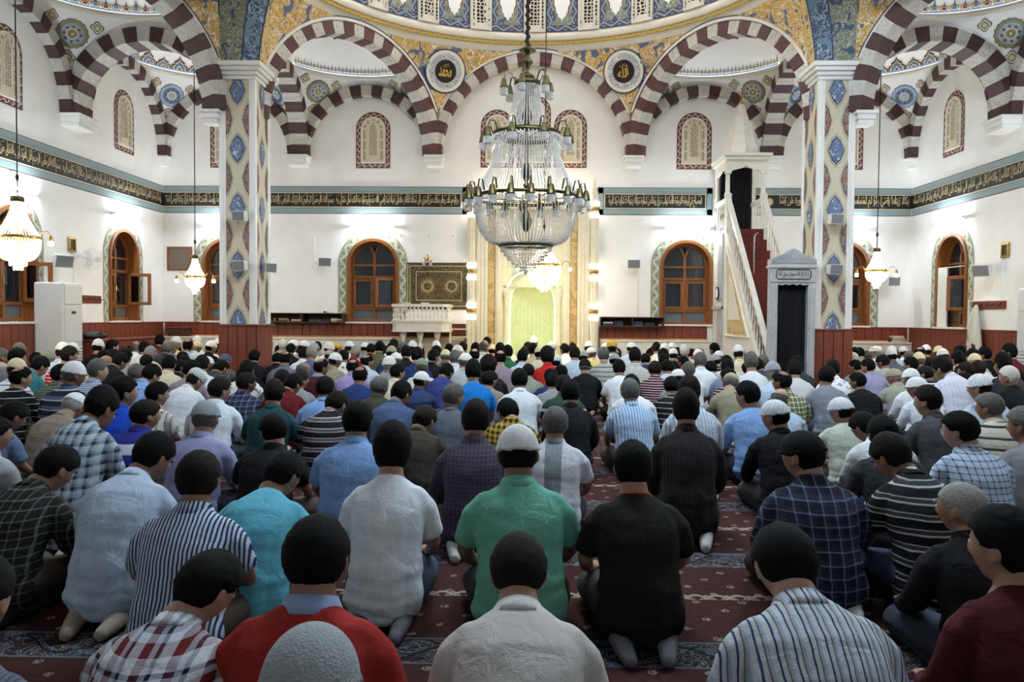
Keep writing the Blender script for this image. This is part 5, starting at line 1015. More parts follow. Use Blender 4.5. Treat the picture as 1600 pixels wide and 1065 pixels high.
# low cabinet, bag, box, stacked books
r = root('low_cabinet', (-W + .2, 13.4, 0), 'low red-brown wooden cabinet along the left side wall', 'cabinet'); mb = MB(); mb.bbox(-W + .03, 12.35, 0, -W + .36, 14.6, .8, .01); kid('body', mb, MT['board'], r); mb = MB(); mb.bbox(-W + .03, 12.33, .8, -W + .39, 14.62, .835, .006); kid('top', mb, MT['board'], r)
for k in range(5): mb = MB(); mb.bbox(.0, .0, 0, .0, 0, 0, 0) if False else None; mb.prism([(12.42 + k * .44, .1), (12.80 + k * .44, .1), (12.80 + k * .44, .7), (12.42 + k * .44, .7)], .36, .366, FL); kid('dark_shelf_plate', mb, MT['black'], r)  # flat black plates; the shelves' inner shade is only their colour
r = root('bag', (-W + .2, 12.6, .835), 'crumpled black bag on the low cabinet', 'bag'); mb = MB(); mb.ball((-W + .2, 12.55, .89), (.12, .26, .06), 16, 10); mb.ball((-W + .18, 12.78, .88), (.1, .16, .045), 12, 8); mb.v = [(x + .02 * noise.noise(Vector((x, y, z)) * 14), y + .02 * noise.noise(Vector((y, z, x)) * 14), max(.836, z + .03 * noise.noise(Vector((x, y, z)) * 11))) for x, y, z in mb.v]; kid('bag_body', mb, MT['black'], r, smooth=True); mb = MB(); mb.tube([(-W + .28, 12.45, .9), (-W + .32, 12.55, .95), (-W + .28, 12.66, .9)], .012, 6); kid('handle', mb, MT['black'], r)
r = root('wooden_box', (-6.92, D - .12, .82), 'dark wooden book box on the bench in the left corner', 'box'); mb = MB(); mb.bbox(-7.12, D - .2, .816, -6.7, D - .05, .96, .008); kid('box_body', mb, MT['darkwood'], r); mb = MB(); mb.bbox(-7.13, D - .21, .96, -6.69, D - .045, .985, .006); kid('lid', mb, MT['darkwood'], r)
for k, (col, t, nm) in enumerate((('black', .045, 'black book lowest of the stack on the bench in the right corner'), ('maroon', .03, 'maroon book second in the stack on the bench in the right corner'), ('tan', .025, 'tan book third in the stack on the bench in the right corner'), ('cream', .02, 'cream booklet topmost of the stack on the bench in the right corner'))):
    z = .815 + (0, .045, .075, .10)[k]; b0 = root('book', (7.0, D - .12, z), nm, 'book', 'books stacked on the corner bench'); m_ = MT.get('bk' + col) or MT.setdefault('bk' + col, plain('book_cover_' + col, {'black': c(30, 30, 32), 'maroon': c(92, 36, 38), 'tan': c(158, 128, 86), 'cream': c(206, 196, 170)}[col], .5)); mb = MB(); mb.bbox(6.86 + .01 * k, D - .21, z, 7.14 - .015 * k, D - .05, z + t, .003); kid('cover', mb, m_, b0); mb = MB(); mb.box(6.865 + .01 * k, D - .212, z + t * .2, 7.135 - .015 * k, D - .06, z + t * .8); kid('pages', mb, MT['creamp'], b0)
# ================================================================ CHANDELIERS
def strand_mesh(pts, m_, r=.0105, gap=.024):
    mb = MB(); P = [Vector(p) for p in pts]; L = [0]
    for a, b_ in zip(P, P[1:]): L.append(L[-1] + (b_ - a).length)
    n = max(2, int(L[-1] / gap)); j = 0
    for k in range(n):
        d = L[-1] * (k + .5) / n
        while L[j + 1] < d: j += 1
        q = P[j].lerp(P[j + 1], (d - L[j]) / max(1e-6, L[j + 1] - L[j])); vs = [q + Vector(w) * r for w in ((1, 0, 0), (0, 1, 0), (-1, 0, 0), (0, -1, 0), (0, 0, 1.15), (0, 0, -1.15))]
        mb.add(vs, [(0, 1, 4), (1, 2, 4), (2, 3, 4), (3, 0, 4), (1, 0, 5), (2, 1, 5), (3, 2, 5), (0, 3, 5)])
    return mb.mesh('crystal_strand', [m_])
def ring_strands(r, pts, n, m_, rad=.0105, gap=.024, ph=0):
    me = strand_mesh(pts, m_, rad, gap)
    for k in range(n): link('crystal_strand', me, r, Matrix.Rotation(2 * pi * (k + ph) / n, 4, 'Z'))
def hoop(name, r, rad, z, h, m_):
    mb = MB(); mb.lathe([(rad - .008, z - h), (rad + .012, z - h), (rad + .018, z), (rad + .012, z + h), (rad - .008, z + h), (rad - .008, z - h)], 40); link(name, mb.mesh(name, [m_], True), r)
def armlamp(r, rad, z, n, m_, lit, out=.16, ph=.5, sc=1.0):
    mb = MB(); mb.tube([(rad, 0, z), (rad + out * .35, 0, z + .09 * sc), (rad + out * .8, 0, z + .09 * sc), (rad + out, 0, z + .02 * sc)], .007 * sc, 6); arm = mb.mesh('lamp_arm', [MT[m_]])
    mb = MB(); mb.lathe([(.01 * sc, .03 * sc), (.022 * sc, .02 * sc), (.036 * sc, -.05 * sc), (.04 * sc, -.06 * sc), (.03 * sc, -.06 * sc)], 12, (rad + out, 0, z)); cup = mb.mesh('lamp_cup', [MT[m_]], True)
    mb = MB(); mb.lathe([(.034 * sc, -.058 * sc), (.04 * sc, -.08 * sc), (.036 * sc, -.085 * sc), (.04 * sc, -.11 * sc), (.034 * sc, -.125 * sc), (.03 * sc, -.128 * sc)], 12, (rad + out, 0, z)); gl = mb.mesh('lamp_glass', [MT['bulb'] if lit else MT['lampglass']], True)
    for k in range(n):
        a = Matrix.Rotation(2 * pi * (k + ph) / n, 4, 'Z'); o = link('lamp_arm', arm, r, a); link('lamp_cup', cup, o); link('lamp_glass', gl, o)
def flare(r0, z0, r1, z1, n=10, p=1.7): return [(r0 + (r1 - r0) * (t / n) ** p, 0, z0 + (z1 - z0) * t / n) for t in range(n + 1)]
def bowl(r0, z0, r1, z1, n=10): return [(r1 + (r0 - r1) * cos(t / n * pi / 2) ** .8 if t < n else r1, 0, z0 + (z1 - z0) * sin(t / n * pi / 2)) for t in range(n + 1)]
# great unlit chandelier under the dome
r = root('great_chandelier', (-.11, DC[1], 0), 'huge unlit tiered crystal chandelier hanging under the main dome', 'chandelier')
Zc = {'top': 4.52, 'mid': 3.80, 'big': 2.92, 'low': 2.25}
mb = MB(); mb.lathe([(.0, 5.02), (.10, 5.0), (.12, 4.97), (.04, 4.93), (.03, 4.88), (.07, 4.84), (.075, 4.80), (.03, 4.75), (.025, 4.68), (.06, 4.65), (.11, 4.61), (.06, 4.57), (.03, 4.53), (.022, 4.2), (.05, 4.15), (.075, 4.05), (.05, 3.95), (.025, 3.9), (.05, 3.84), (.02, 3.8), (.02, 3.42), (.06, 3.36), (.075, 3.28), (.05, 3.2), (.02, 3.14), (.05, 3.1), (.02, 3.05), (.02, 2.75), (.06, 2.68), (.085, 2.6), (.06, 2.5), (.0, 2.42)], 16); link('turned_stem', mb.mesh('turned_stem', [MT['oldbrass']], True), r)
mb = MB(); mb.tube([(0, 0, 5.0), (0, 0, 6.2), (0, 0, 8.3), (0, 0, 12.3)], [.022, .022, .02, .02], 8)
for k in range(60): mb.ball((.012 * (-1) ** k, 0, 5.05 + k * .06), (.03, .022, .04), 6, 4)
link('wrapped_chain', mb.mesh('wrapped_chain', [MT['iron']]), r)
hoop('top_hoop', r, .17, Zc['top'], .03, MT['oldbrass']); hoop('middle_hoop', r, .46, Zc['mid'], .035, MT['oldbrass']); hoop('great_hoop', r, .74, Zc['big'], .022, MT['oldbrass']); hoop('lower_hoop', r, .375, Zc['low'], .022, MT['oldbrass'])
ring_strands(r, flare(.17, Zc['top'] - .03, .30, Zc['mid'] + .06), 40, MT['crystal'], .0115, .023); ring_strands(r, flare(.42, Zc['mid'] - .05, .72, Zc['big'] + .06, p=1.5), 80, MT['crystal'], .0115, .023); ring_strands(r, bowl(.73, Zc['big'] - .05, .38, Zc['low'] + .02), 88, MT['crystal'], .0115, .023); ring_strands(r, flare(.46, Zc['mid'] - .02, .56, Zc['mid'] - .2, p=.6), 54, MT['crystal'], .014, .03)
for k, (ra, z) in enumerate(((.36, 2.20), (.31, 2.14), (.26, 2.08), (.20, 2.02), (.145, 1.97), (.09, 1.93))): ring_strands(r, [(ra, 0, z + .035), (ra * .97, 0, z - .045)], max(12, int(ra * 150)), MT['crystal'], .015, .03, .5 * (k % 2))
mb = MB(); mb.ball((0, 0, 1.88), (.03, .03, .035)); link('crystal_drop', mb.mesh('crystal_drop', [MT['crystal']], True), r)
for nm, ra, z in (('top', .17, 0), ('mid', .46, 0), ('big', .74, 0)):
    mb = MB()
    for k in range(6): a = 2 * pi * k / 6; mb.tube([(.02, 0, Zc[nm]), (ra * .5, 0, Zc[nm] + .05), (ra, 0, Zc[nm])] if False else [(.02 * cos(a), .02 * sin(a), Zc[nm] - .04), (ra * cos(a), ra * sin(a), Zc[nm])], .008, 5)
    link('spoke_frame', mb.mesh('spoke_frame', [MT['oldbrass']]), r)
armlamp(r, .17, Zc['top'], 6, 'oldbrass', False, .17, .3, 1.5); armlamp(r, .46, Zc['mid'], 9, 'oldbrass', False, .17, .3, 1.5); armlamp(r, .74, Zc['big'] + .03, 20, 'oldbrass', False, .11, .25, 1.6)
def small_ch(lab, x, y, ztop, zring, zbot, rr, wattage, arms, lit=True, rodtop=6.7, bulbs=True):
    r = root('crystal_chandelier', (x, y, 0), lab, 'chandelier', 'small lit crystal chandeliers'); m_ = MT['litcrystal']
    mb = MB(); mb.tube([(0, 0, ztop), (0, 0, rodtop)], .008, 6); mb.ball((0, 0, ztop + .25), (.02, .02, .04)); link('suspension_chain', mb.mesh('suspension_chain', [MT['iron']]), r)
    hoop('top_hoop', r, rr * .24, ztop, .03, MT['oldbrass']); hoop('main_hoop', r, rr, zring, .014, MT['brass'])
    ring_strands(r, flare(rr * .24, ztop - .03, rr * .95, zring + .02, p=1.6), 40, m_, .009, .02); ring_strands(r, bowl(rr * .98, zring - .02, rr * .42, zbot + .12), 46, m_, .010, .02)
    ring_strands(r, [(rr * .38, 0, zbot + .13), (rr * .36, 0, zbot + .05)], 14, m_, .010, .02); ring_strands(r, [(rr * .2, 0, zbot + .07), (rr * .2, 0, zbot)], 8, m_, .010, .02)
    mb = MB(); mb.tube([(0, 0, ztop), (0, 0, zbot + .1)], .012, 6); mb.ball((0, 0, zring), .03); link('stem', mb.mesh('stem', [MT['brass']]), r)
    mb = MB(); mb.ball((rr * .5, 0, zring - .08), (.022, .022, .035), 8, 6); bm_ = mb.mesh('bulb', [MT['bulb']], True)
    for k in range(5): link('bulb', bm_, r, Matrix.Rotation(2 * pi * k / 5, 4, 'Z'))
    armlamp(r, rr, zring, arms, 'brass', True, .15, .0, .75)
    ld = bpy.data.lights.new('chandelier_glow', 'POINT'); ld.energy = wattage; ld.color = (1, .80, .50); ld.shadow_soft_size = rr * .6; lo = link('chandelier_glow', ld, r); lo.location = (0, 0, zbot - .03)
    return r
small_ch('brightly lit crystal chandelier hanging before the mihrab', .19, 13.6, 2.55, 2.14, 1.68, .30, CHAND_W * 2.0, 6)
small_ch('lit crystal chandelier at the left frame edge by the side wall', -5.97, 9.0, 2.56, 2.12, 1.74, .235, CHAND_W, 3)
small_ch('small lit crystal chandelier beside the left pier', -5.62, 13.0, 2.20, 1.87, 1.58, .16, CHAND_W * .5, 4)
small_ch('small lit crystal chandelier beside the right pier', 5.6, 13.0, 2.38, 2.04, 1.75, .17, CHAND_W * .5, 4)
small_ch('lit crystal chandelier at the right frame edge by the side wall', 5.98, 9.0, 2.56, 2.12, 1.74, .235, CHAND_W, 3)
# ================================================================ PEOPLE
SKIN = [plain('skin_%d' % k, col, .55, var=.05, vs=14, spec=.3) for k, col in enumerate((c(158, 122, 102), c(142, 106, 88), c(172, 136, 118), c(126, 94, 78)))]
HAIRM = {'b': plain('black_hair', c(13, 12, 12), .85, var=.4, vs=60, bump=.2, bs=260, spec=.12), 'd': plain('dark_brown_hair', c(28, 22, 19), .85, var=.4, vs=60, bump=.2, bs=260, spec=.12), 's': plain('dark_grey_hair', c(84, 80, 76), .7, var=.35, vs=60, bump=.5, bs=160),
         'g': plain('grey_hair', c(140, 136, 130), .7, var=.25, vs=60, bump=.5, bs=160), 'w': plain('white_hair', c(206, 200, 190), .7, var=.15, vs=60, bump=.5, bs=160)}
def knit(name, col, holes=None, sc=150):
    m, nt, b = newmat(name, .9, 0, .15); v, x, y, z = coords(nt)
    vo = nd(nt, 'ShaderNodeTexVoronoi', {'Vector': v, 'Scale': sc}, feature='F1').outputs[0]; bump_(nt, b, vo, .4, .005)
    base = ramp(nt, noise_(nt, v, 30), [(.3, tuple(q * .88 for q in col)), (.7, col)], 'LINEAR')
    if holes:
        if holes == 'lattice':
            a = mt(nt, 'MULTIPLY', nd(nt, 'ShaderNodeMath', {0: x, 1: y}, operation='ARCTAN2').outputs[0], 26 / (2 * pi)); p_ = mt(nt, 'MULTIPLY', z, 60)
            f = mt(nt, 'MULTIPLY', mt(nt, 'GREATER_THAN', mt(nt, 'SINE', mt(nt, 'MULTIPLY', mt(nt, 'ADD', a, p_), pi)), .35), mt(nt, 'GREATER_THAN', mt(nt, 'SINE', mt(nt, 'MULTIPLY', mt(nt, 'SUBTRACT', a, p_), pi)), .2))
            base = mixc(nt, f, base, c(90, 96, 104))
        else:
            a = nd(nt, 'ShaderNodeMath', {0: x, 1: y}, operation='ARCTAN2').outputs[0]; rr = mt(nt, 'SINE', mt(nt, 'ADD', mt(nt, 'MULTIPLY', a, 8), mt(nt, 'MULTIPLY', z, 40)))
            base = mixc(nt, mt(nt, 'LESS_THAN', mt(nt, 'ABSOLUTE', rr), .18), base, c(176, 186, 200))
    nt.links.new(base, b.inputs['Base Color']); return m
CAPS = {'cW': ('knit', knit('white_knit_cap', c(232, 232, 232)), 'white skullcap'), 'cG': ('knit', knit('grey_knit_cap', c(156, 160, 162)), 'grey knitted cap'), 'cC': ('knit', knit('cream_cap', c(222, 206, 168)), 'cream skullcap'),
        'cT': ('knit', knit('taupe_knit_cap', c(168, 158, 136)), 'taupe knitted cap'), 'cO': ('knit', knit('sage_knit_cap', c(128, 138, 118)), 'sage green knitted cap'), 'cN': ('knit', knit('slate_blue_cap', c(84, 96, 116)), 'slate blue cap'),
        'cY': ('flat', knit('yellow_cap', c(220, 182, 84)), 'yellow cap'), 'cK': ('knit', knit('black_cap', c(26, 25, 25)), 'black flat cap'), 'cP': ('knit', knit('patterned_white_cap', c(228, 230, 234), 'star'), 'white cap with grey star pattern'),
        'cB': ('flat', knit('openwork_cap', c(226, 228, 224), 'lattice'), 'white openwork cap'), 'cF': ('flat', knit('white_straight_cap', c(234, 234, 234)), 'straight-sided white cap'), 'cK1': ('tall', knit('white_wool_cap', c(226, 222, 216), None, 60), 'thick white wool cap'), 'tu': ('turban', knit('white_turban', c(236, 236, 236)), 'white turban with black crown')}
# ---- head geometry, shared by skin, hair and caps (head frame: x right, y to the face, z up)
def head_pt(th, ph):                              # th from the crown, ph round, pi/2 = face
    x, y, z = sin(th) * cos(ph), sin(th) * sin(ph), cos(th)
    a, b_, h = .077, .098, .118
    X, Y, Z = a * x, b_ * y, h * z
    if z < 0:
        s = (-z) ** 1.4; X *= 1 - .30 * s; Y = Y * (1 - .18 * s) + .018 * s
        if y < 0: Y *= 1 - .35 * s
    if y > 0: Y *= 1 - .05 * (1 - abs(x)) * (y ** 2)
    g = lambda u, w, su, sw: math.exp(-((x - u) / su) ** 2 - ((z - w) / sw) ** 2) if y > 0 else 0
    Y += .024 * g(0, -.22, .13, .15) + .010 * g(0, -.02, .12, .2) + .006 * (g(.3, .16, .25, .09) + g(-.3, .16, .25, .09)) - .010 * (g(.36, .02, .16, .1) + g(-.36, .02, .16, .1)) + .007 * g(0, -.55, .3, .06) + .008 * g(0, -.86, .3, .14) + .004 * (g(.55, -.25, .2, .2) + g(-.55, -.25, .2, .2))
    return Vector((X, Y, Z))
def head_mb(mb, M, n=28, m=22):
    vs = [M @ head_pt(0.0001, 0)]; fs = []
    for j in range(1, m):
        for k in range(n): vs.append(M @ head_pt(pi * j / m, 2 * pi * k / n))
    vs.append(M @ head_pt(pi - .0001, 0)); L = len(vs) - 1
    for k in range(n): fs.append((0, 1 + k, 1 + (k + 1) % n)); fs.append((L, L - n + (k + 1) % n, L - n + k))
    for j in range(m - 2):
        for k in range(n): a = 1 + j * n; fs.append((a + k, a + n + k, a + n + (k + 1) % n, a + (k + 1) % n))
    mb.add(vs, fs)
    for q in (-1, 1):                              # ears
        mb.ball(M @ Vector((q * .080, -.006, -.008)), (.010, .019, .032), 10, 7, M=M.to_3x3() @ Matrix.Rotation(q * .35, 3, 'Z')); mb.ball(M @ Vector((q * .077, .006, -.03)), (.009, .012, .014), 8, 6)
def sm(a, b_, x): t = max(0, min(1, (x - a) / (b_ - a))); return t * t * (3 - 2 * t)
def shell(fn, name, n=56, m=44):                   # closed skin over the head; fn(th, ph, p) -> lift in metres
    mb = MB(); vs = []; fs = []
    for j in range(m + 1):
        th = max(.001, pi * j / m * .94)
        for k in range(n):
            ph = 2 * pi * k / n; p = head_pt(th, ph); d = Vector((p.x, p.y, p.z + .0)).normalized(); vs.append(p + d * fn(th, ph, d))
    for j in range(m):
        for k in range(n): fs.append((j * n + k, (j + 1) * n + k, (j + 1) * n + (k + 1) % n, j * n + (k + 1) % n))
    mb.add(vs, fs); me = mb.mesh(name, [HAIRM['b']], True); return me
def hair_fn(kind):
    def f(th, ph, d):
        back = -d.y; side = abs(d.x)
        low = -.74 if kind != 'long' else -.86     # nape line
        line = .60 * sm(.22, .72, d.y) + (low + .12) * sm(.0, .34, back) - .12 + .05 * noise.noise(d * 11)          # hairline height by direction
        if kind == 'long': line -= .12 * sm(.3, .8, side)
        k = sm(line - .03, line + .05, d.z)
        k *= 1 - .8 * sm(.6, .8, side) * sm(-.25, .0, d.y) * (1 - sm(-.05, .15, d.z))
        t = {'short': .015, 'long': .026, 'curly': .034, 'buzz': .006, 'ring': .010, 'spot': .013}[kind]
        if kind == 'ring': k *= (1 - sm(.42, .62, d.z + .25 * d.y)) * (1 - sm(.25, .6, d.y))
        if kind == 'spot': k *= 1 - sm(.80, .90, .93 * d.z - .30 * d.y)
        t *= (.75 + .5 * sm(-.2, .8, d.z)) if kind != 'buzz' else 1
        t += {'curly': .012, 'long': .004, 'short': .003}.get(kind, .001) * noise.noise(d * (9 if kind == 'curly' else 6))
        return k * t - .014 * (1 - k)
    return f
HAIR = {k: shell(hair_fn(k), 'hair_' + k) for k in ('short', 'long', 'curly', 'buzz', 'ring', 'spot')}
def cap_mesh(kind):
    Mt = Matrix.Rotation(radians(8), 3, 'X')
    def f(th, ph, d):
        e = Mt @ d; lim = {'knit': .16, 'flat': .26, 'tall': .0, 'turban': .12}[kind]
        k = sm(lim - .02, lim + .02, e.z); t = .017
        if kind == 'knit': t = .017 + .006 * sm(.3, 1, e.z)
        if kind == 'tall': t = .022 + .02 * sm(.4, 1, e.z)
        if kind == 'flat': t = .017 + .030 * sm(.25, .8, e.z) * (1 - sm(.86, 1.0, e.z)) + .004 * sm(.9, 1, e.z)
        if kind == 'turban': t = .04 - .028 * sm(.72, .9, e.z) + .006 * sin(14 * e.z + 3 * math.atan2(d.y, d.x))
        if k > .5 and e.z < lim + .09: t += .004
        return k * t - .016 * (1 - k)
    me = shell(f, 'cap_' + kind, 48, 40); return me
CAPMESH = {k: cap_mesh(k) for k in ('knit', 'flat', 'tall', 'turban')}
# ---- bodies
def loft(mb, rings, n=20):                         # rings: (x, y, z, a, b) swept in the y-z plane
    vs = []; fs = []; N = len(rings)
    for i, (x, y, z, a, b_) in enumerate(rings):
        p, q = rings[max(0, i - 1)], rings[min(N - 1, i + 1)]; t = Vector((0, q[1] - p[1], q[2] - p[2])).normalized(); nn = Vector((0, -t.z, t.y))
        for k in range(n): an = 2 * pi * k / n; vs.append(Vector((x + a * cos(an), y, z)) + nn * (b_ * sin(an)))
    for i in range(N - 1):
        for k in range(n): fs.append((i * n + k, i * n + (k + 1) % n, (i + 1) * n + (k + 1) % n, (i + 1) * n + k))
    fs.append(list(range(n))[::-1]); fs.append([(N - 1) * n + k for k in range(n)]); mb.add(vs, fs)
SP = {'u': [(0, -.15, .07, .15, .10), (0, -.165, .13, .175, .14), (0, -.15, .22, .172, .14), (0, -.125, .33, .158, .118), (0, -.088, .43, .170, .120), (0, -.045, .51, .172, .112), (0, -.012, .565, .148, .09), (0, .010, .60, .100, .072), (0, .028, .635, .064, .062), (0, .042, .70, .056, .056)],
      'd': [(0, -.15, .07, .15, .10), (0, -.165, .13, .175, .14), (0, -.155, .22, .172, .14), (0, -.13, .32, .160, .12), (0, -.08, .42, .172, .124), (0, -.02, .495, .174, .116), (0, .02, .54, .145, .09), (0, .055, .565, .098, .070), (0, .09, .59, .064, .062), (0, .13, .63, .056, .054)]}
NECK = {'u': Vector((0, .034, .645)), 'd': Vector((0, .105, .605))}
def head_matrix(pose):
    t = 'd' if 'd' in pose else 'u'; yaw = {'r': -.75, 'l': .75}.get(pose[-1], 0) * (.6 if t == 'd' else 1); pit = {'u': .06, 'd': .62}[t]
    return Matrix.Translation(NECK[t]) @ Matrix.Rotation(yaw, 4, 'Z') @ Matrix.Rotation(-pit, 4, 'X') @ Matrix.Translation((0, .028, .105))
def arm_pts(s, t, g=0.0):
    dy, dz = (.024, 0) if t == 'u' else (.055, -.02)
    return [(s * .130, -.05 + dy, .540 + dz, .050 + g), (s * .178, -.055 + dy, .49 + dz, .050 + g), (s * .202, -.05 + dy, .42 + dz, .046 + g), (s * .218, -.02 + dy, .335 + dz, .042 + g), (s * .205, .08, .28, .039 + g), (s * .185, .17, .235, .034 + g), (s * .165, .215, .222, .028 + g)]
def remesh(mb, name, vox, smooth=4, fold=0.0):
    o = link('tmp', mb.mesh('tmp', [])); md = o.modifiers.new('r', 'REMESH'); md.mode = 'VOXEL'; md.voxel_size = vox; md.use_smooth_shade = True
    sm_ = o.modifiers.new('s', 'SMOOTH'); sm_.factor = .5; sm_.iterations = smooth
    me = evalmesh(o); bpy.data.objects.remove(o); me.name = name
    if fold:
        nr = [v.normal.copy() for v in me.vertices]
        for v, n_ in zip(me.vertices, nr):
            p = v.co; q = Vector((p.x * 7, p.y * 7, p.z * 22 + 3 * p.x)); f = noise.noise(q) * .6 + .5 * noise.noise(Vector((p.x * 22, p.y * 9, p.z * 6 + 7))); low = 1.3 - 1.4 * sm(.15, .5, p.z)
            v.co = p + n_ * (fold * f * max(.35, low))
        me.update()
    me.polygons.foreach_set('use_smooth', [True] * len(me.polygons)); return me
def limb(mb, P, n=12):
    mb.tube([p[:3] for p in P], [p[3] for p in P], n); mb.ball(P[0][:3], P[0][3], 10, 7); mb.ball(P[-1][:3], P[-1][3], 10, 7)
def hand(mb, s, t):
    mb.ball((s * .152, .258, .214), (.036, .046, .016), 10, 7, M=Matrix.Rotation(s * .12, 3, 'Z'))
    for k in range(4):
        x = s * (.128 + .0165 * k); L = (.062, .074, .07, .054)[k]; mb.tube([(x, .285, .213), (x - s * .002, .285 + L * .55, .212), (x - s * .004, .285 + L, .196)], [.0095, .009, .007], 7); mb.ball((x - s * .004, .285 + L, .196), .007, 6, 5)
    mb.tube([(s * .122, .245, .212), (s * .104, .27, .208), (s * .098, .298, .20)], [.011, .0105, .008], 7); mb.ball((s * .098, .298, .2), .008, 6, 5)
def legs(mb, g=0.0, feet=True):
    for s in (-1, 1):
        limb(mb, [(s * .095, -.13, .165, .098 + g), (s * .125, .08, .145, .085 + g), (s * .15, .31, .10, .066 + g)]); limb(mb, [(s * .15, .32, .075, .06 + g), (s * .12, .08, .066, .052 + g), (s * .10, -.15, .06, .042 + g)])
        if feet: foot(mb, s, 0)
def foot(mb, s, g): mb.tube([(s * .10, -.17, .058), (s * .098, -.235, .062), (s * .088, -.31, .045), (s * .075, -.385, .03)], [.038 + g, .042 + g, .036 + g, .026 + g], 10); mb.ball((s * .10, -.235, .065), .04 + g, 9, 7); mb.ball((s * .075, -.385, .03), .027 + g, 8, 6)
BODY = {}
def body(pose):
    if pose in BODY: return BODY[pose]
    t = 'd' if 'd' in pose else 'u'; mb = MB(); loft(mb, [(x, y, z, a - .018, b_ - .016) if z < .57 else (x, y, z, a, b_) for (x, y, z, a, b_) in SP[t]])
    M = head_matrix(pose); head_mb(mb, M)
    for s in (-1, 1): limb(mb, arm_pts(s, t, -.006)); hand(mb, s, t)
    legs(mb, -.012); BODY[pose] = remesh(mb, 'person_body', .0085, 2); BODY[pose].materials.append(SKIN[0]); return BODY[pose]
GAR = {}
def garment(kind, t):
    key = (kind, t)
    if key in GAR: return GAR[key]
    mb = MB(); g = .012
    if kind in ('short', 'long'):
        loft(mb, [(0, -.155, .085, .180, .148), (0, -.17, .13, .190, .156)] + [(x, y, z, a + g, b_ + g) for (x, y, z, a, b_) in SP[t][2:8]] + [(0, SP[t][8][1], SP[t][8][2] - .012, .068, .068)], 24)
        for s in (-1, 1):
            P = arm_pts(s, t, .012); P = P if kind == 'long' else P[:3] + [tuple(P[2][k] + .55 * (P[3][k] - P[2][k]) for k in range(3)) + (.060,)]
            if kind == 'long': P[-1] = P[-1][:3] + (.036,)
            limb(mb, P) if kind == 'long' else (mb.tube([p[:3] for p in P], [p[3] for p in P], 14), mb.ball(P[0][:3], P[0][3], 10, 7))
        me = remesh(mb, 'shirt', .0105, 5, .015)
    elif kind == 'trousers': legs(mb, .012, False); mb.ball((0, -.14, .15), (.175, .13, .10), 16, 10); me = remesh(mb, 'trousers', .0125, 5, .005)
    elif kind == 'sock_l': foot(mb, -1, .006); me = remesh(mb, 'sock', .010, 3)
    elif kind == 'sock_r': foot(mb, 1, .006); me = remesh(mb, 'sock', .010, 3)
    elif kind == 'crew':
        r1, r2 = SP[t][7], SP[t][8]; ax = Vector((0, r2[1] - r1[1], r2[2] - r1[2])).normalized(); nn = Vector((0, -ax.z, ax.y)); c0 = Vector((0, r2[1], r2[2] - .016)); mb.tube([c0 + Vector((.072 * cos(2 * pi * k / 28), 0, 0)) + nn * (.072 * sin(2 * pi * k / 28)) for k in range(28)], .009, 8, closed=True); me = mb.mesh('collar', [], True)
    elif kind == 'collar':
        r0, r1, r2 = SP[t][6], SP[t][7], SP[t][8]; n = 28; rows_ = []
        ax = Vector((0, r2[1] - r1[1], r2[2] - r1[2])).normalized(); nn = Vector((0, -ax.z, ax.y)); c0 = Vector((0, r1[1], r1[2]))
        for (h, a, b_) in ((.045, .062, .066), (.05, .068, .073), (.02, .082, .083), (-.008, .096, .094), (-.010, .088, .086), (.02, .072, .075)): rows_.append([c0 + ax * h + Vector((a * cos(2 * pi * k / n), 0, 0)) + nn * (b_ * sin(2 * pi * k / n)) for k in range(n)])
        vs = [q for w in rows_ for q in w]; R_ = len(rows_); mb.add(vs, [(j * n + k, j * n + (k + 1) % n, ((j + 1) % R_) * n + (k + 1) % n, ((j + 1) % R_) * n + k) for j in range(R_) for k in range(n)]); me = mb.mesh('collar', [], True)
    me.materials.append(SKIN[0]); GAR[key] = me; return me
# ---- cloth
def stripes_node(nt, coord, spec):
    tot = sum(w for _, w in spec); t = mt(nt, 'FRACT', mt(nt, 'DIVIDE', mt(nt, 'ADD', coord, 5.0), tot)); st = []; a = 0
    for col, w in spec: st.append((a / tot, c(*col))); a += w
    return ramp(nt, t, st)
def cloth(name, kind, spec, spec2=None):
    m, nt, b = newmat('cloth_' + name, .88, 0, .12); v, x, y, z = coords(nt)
    wob = mt(nt, 'MULTIPLY', mt(nt, 'SUBTRACT', noise_(nt, v, 7, 2), .5), .02)
    xx = mt(nt, 'ADD', x, wob); zz = mt(nt, 'ADD', z, wob)
    if kind == 'p': col = ramp(nt, noise_(nt, v, 9, 4), [(.3, tuple(q * .86 for q in c(*spec))), (.7, c(*spec))], 'LINEAR')
    elif kind == 'h': col = stripes_node(nt, zz, spec)
    elif kind == 'v': col = stripes_node(nt, xx, spec)
    elif kind == 'k': col = mixc(nt, .5, stripes_node(nt, xx, spec), stripes_node(nt, zz, spec2 or spec))
    elif kind == 'panel': col = mixc(nt, mt(nt, 'LESS_THAN', mt(nt, 'ABSOLUTE', x), .055), c(*spec), c(*spec2))
    elif kind == 'bands':
        st = [(0, c(*spec[0][0]))] + [(max(.001, min(1, q)), c(*col_)) for col_, q in spec[1:]]; col = ramp(nt, zz, st)
    elif kind == 'print': col = mixc(nt, mt(nt, 'GREATER_THAN', noise_(nt, v, 24, 1), .62), c(*spec), c(*spec2))
    nt.links.new(col, b.inputs['Base Color'])
    h = mt(nt, 'ADD', noise_(nt, v, 16, 3, .5, .8), mt(nt, 'MULTIPLY', noise_(nt, v, 260, 1), .12)); bump_(nt, b, h, .3, .03); return m
WH, BK = (226, 229, 234), (24, 24, 26)
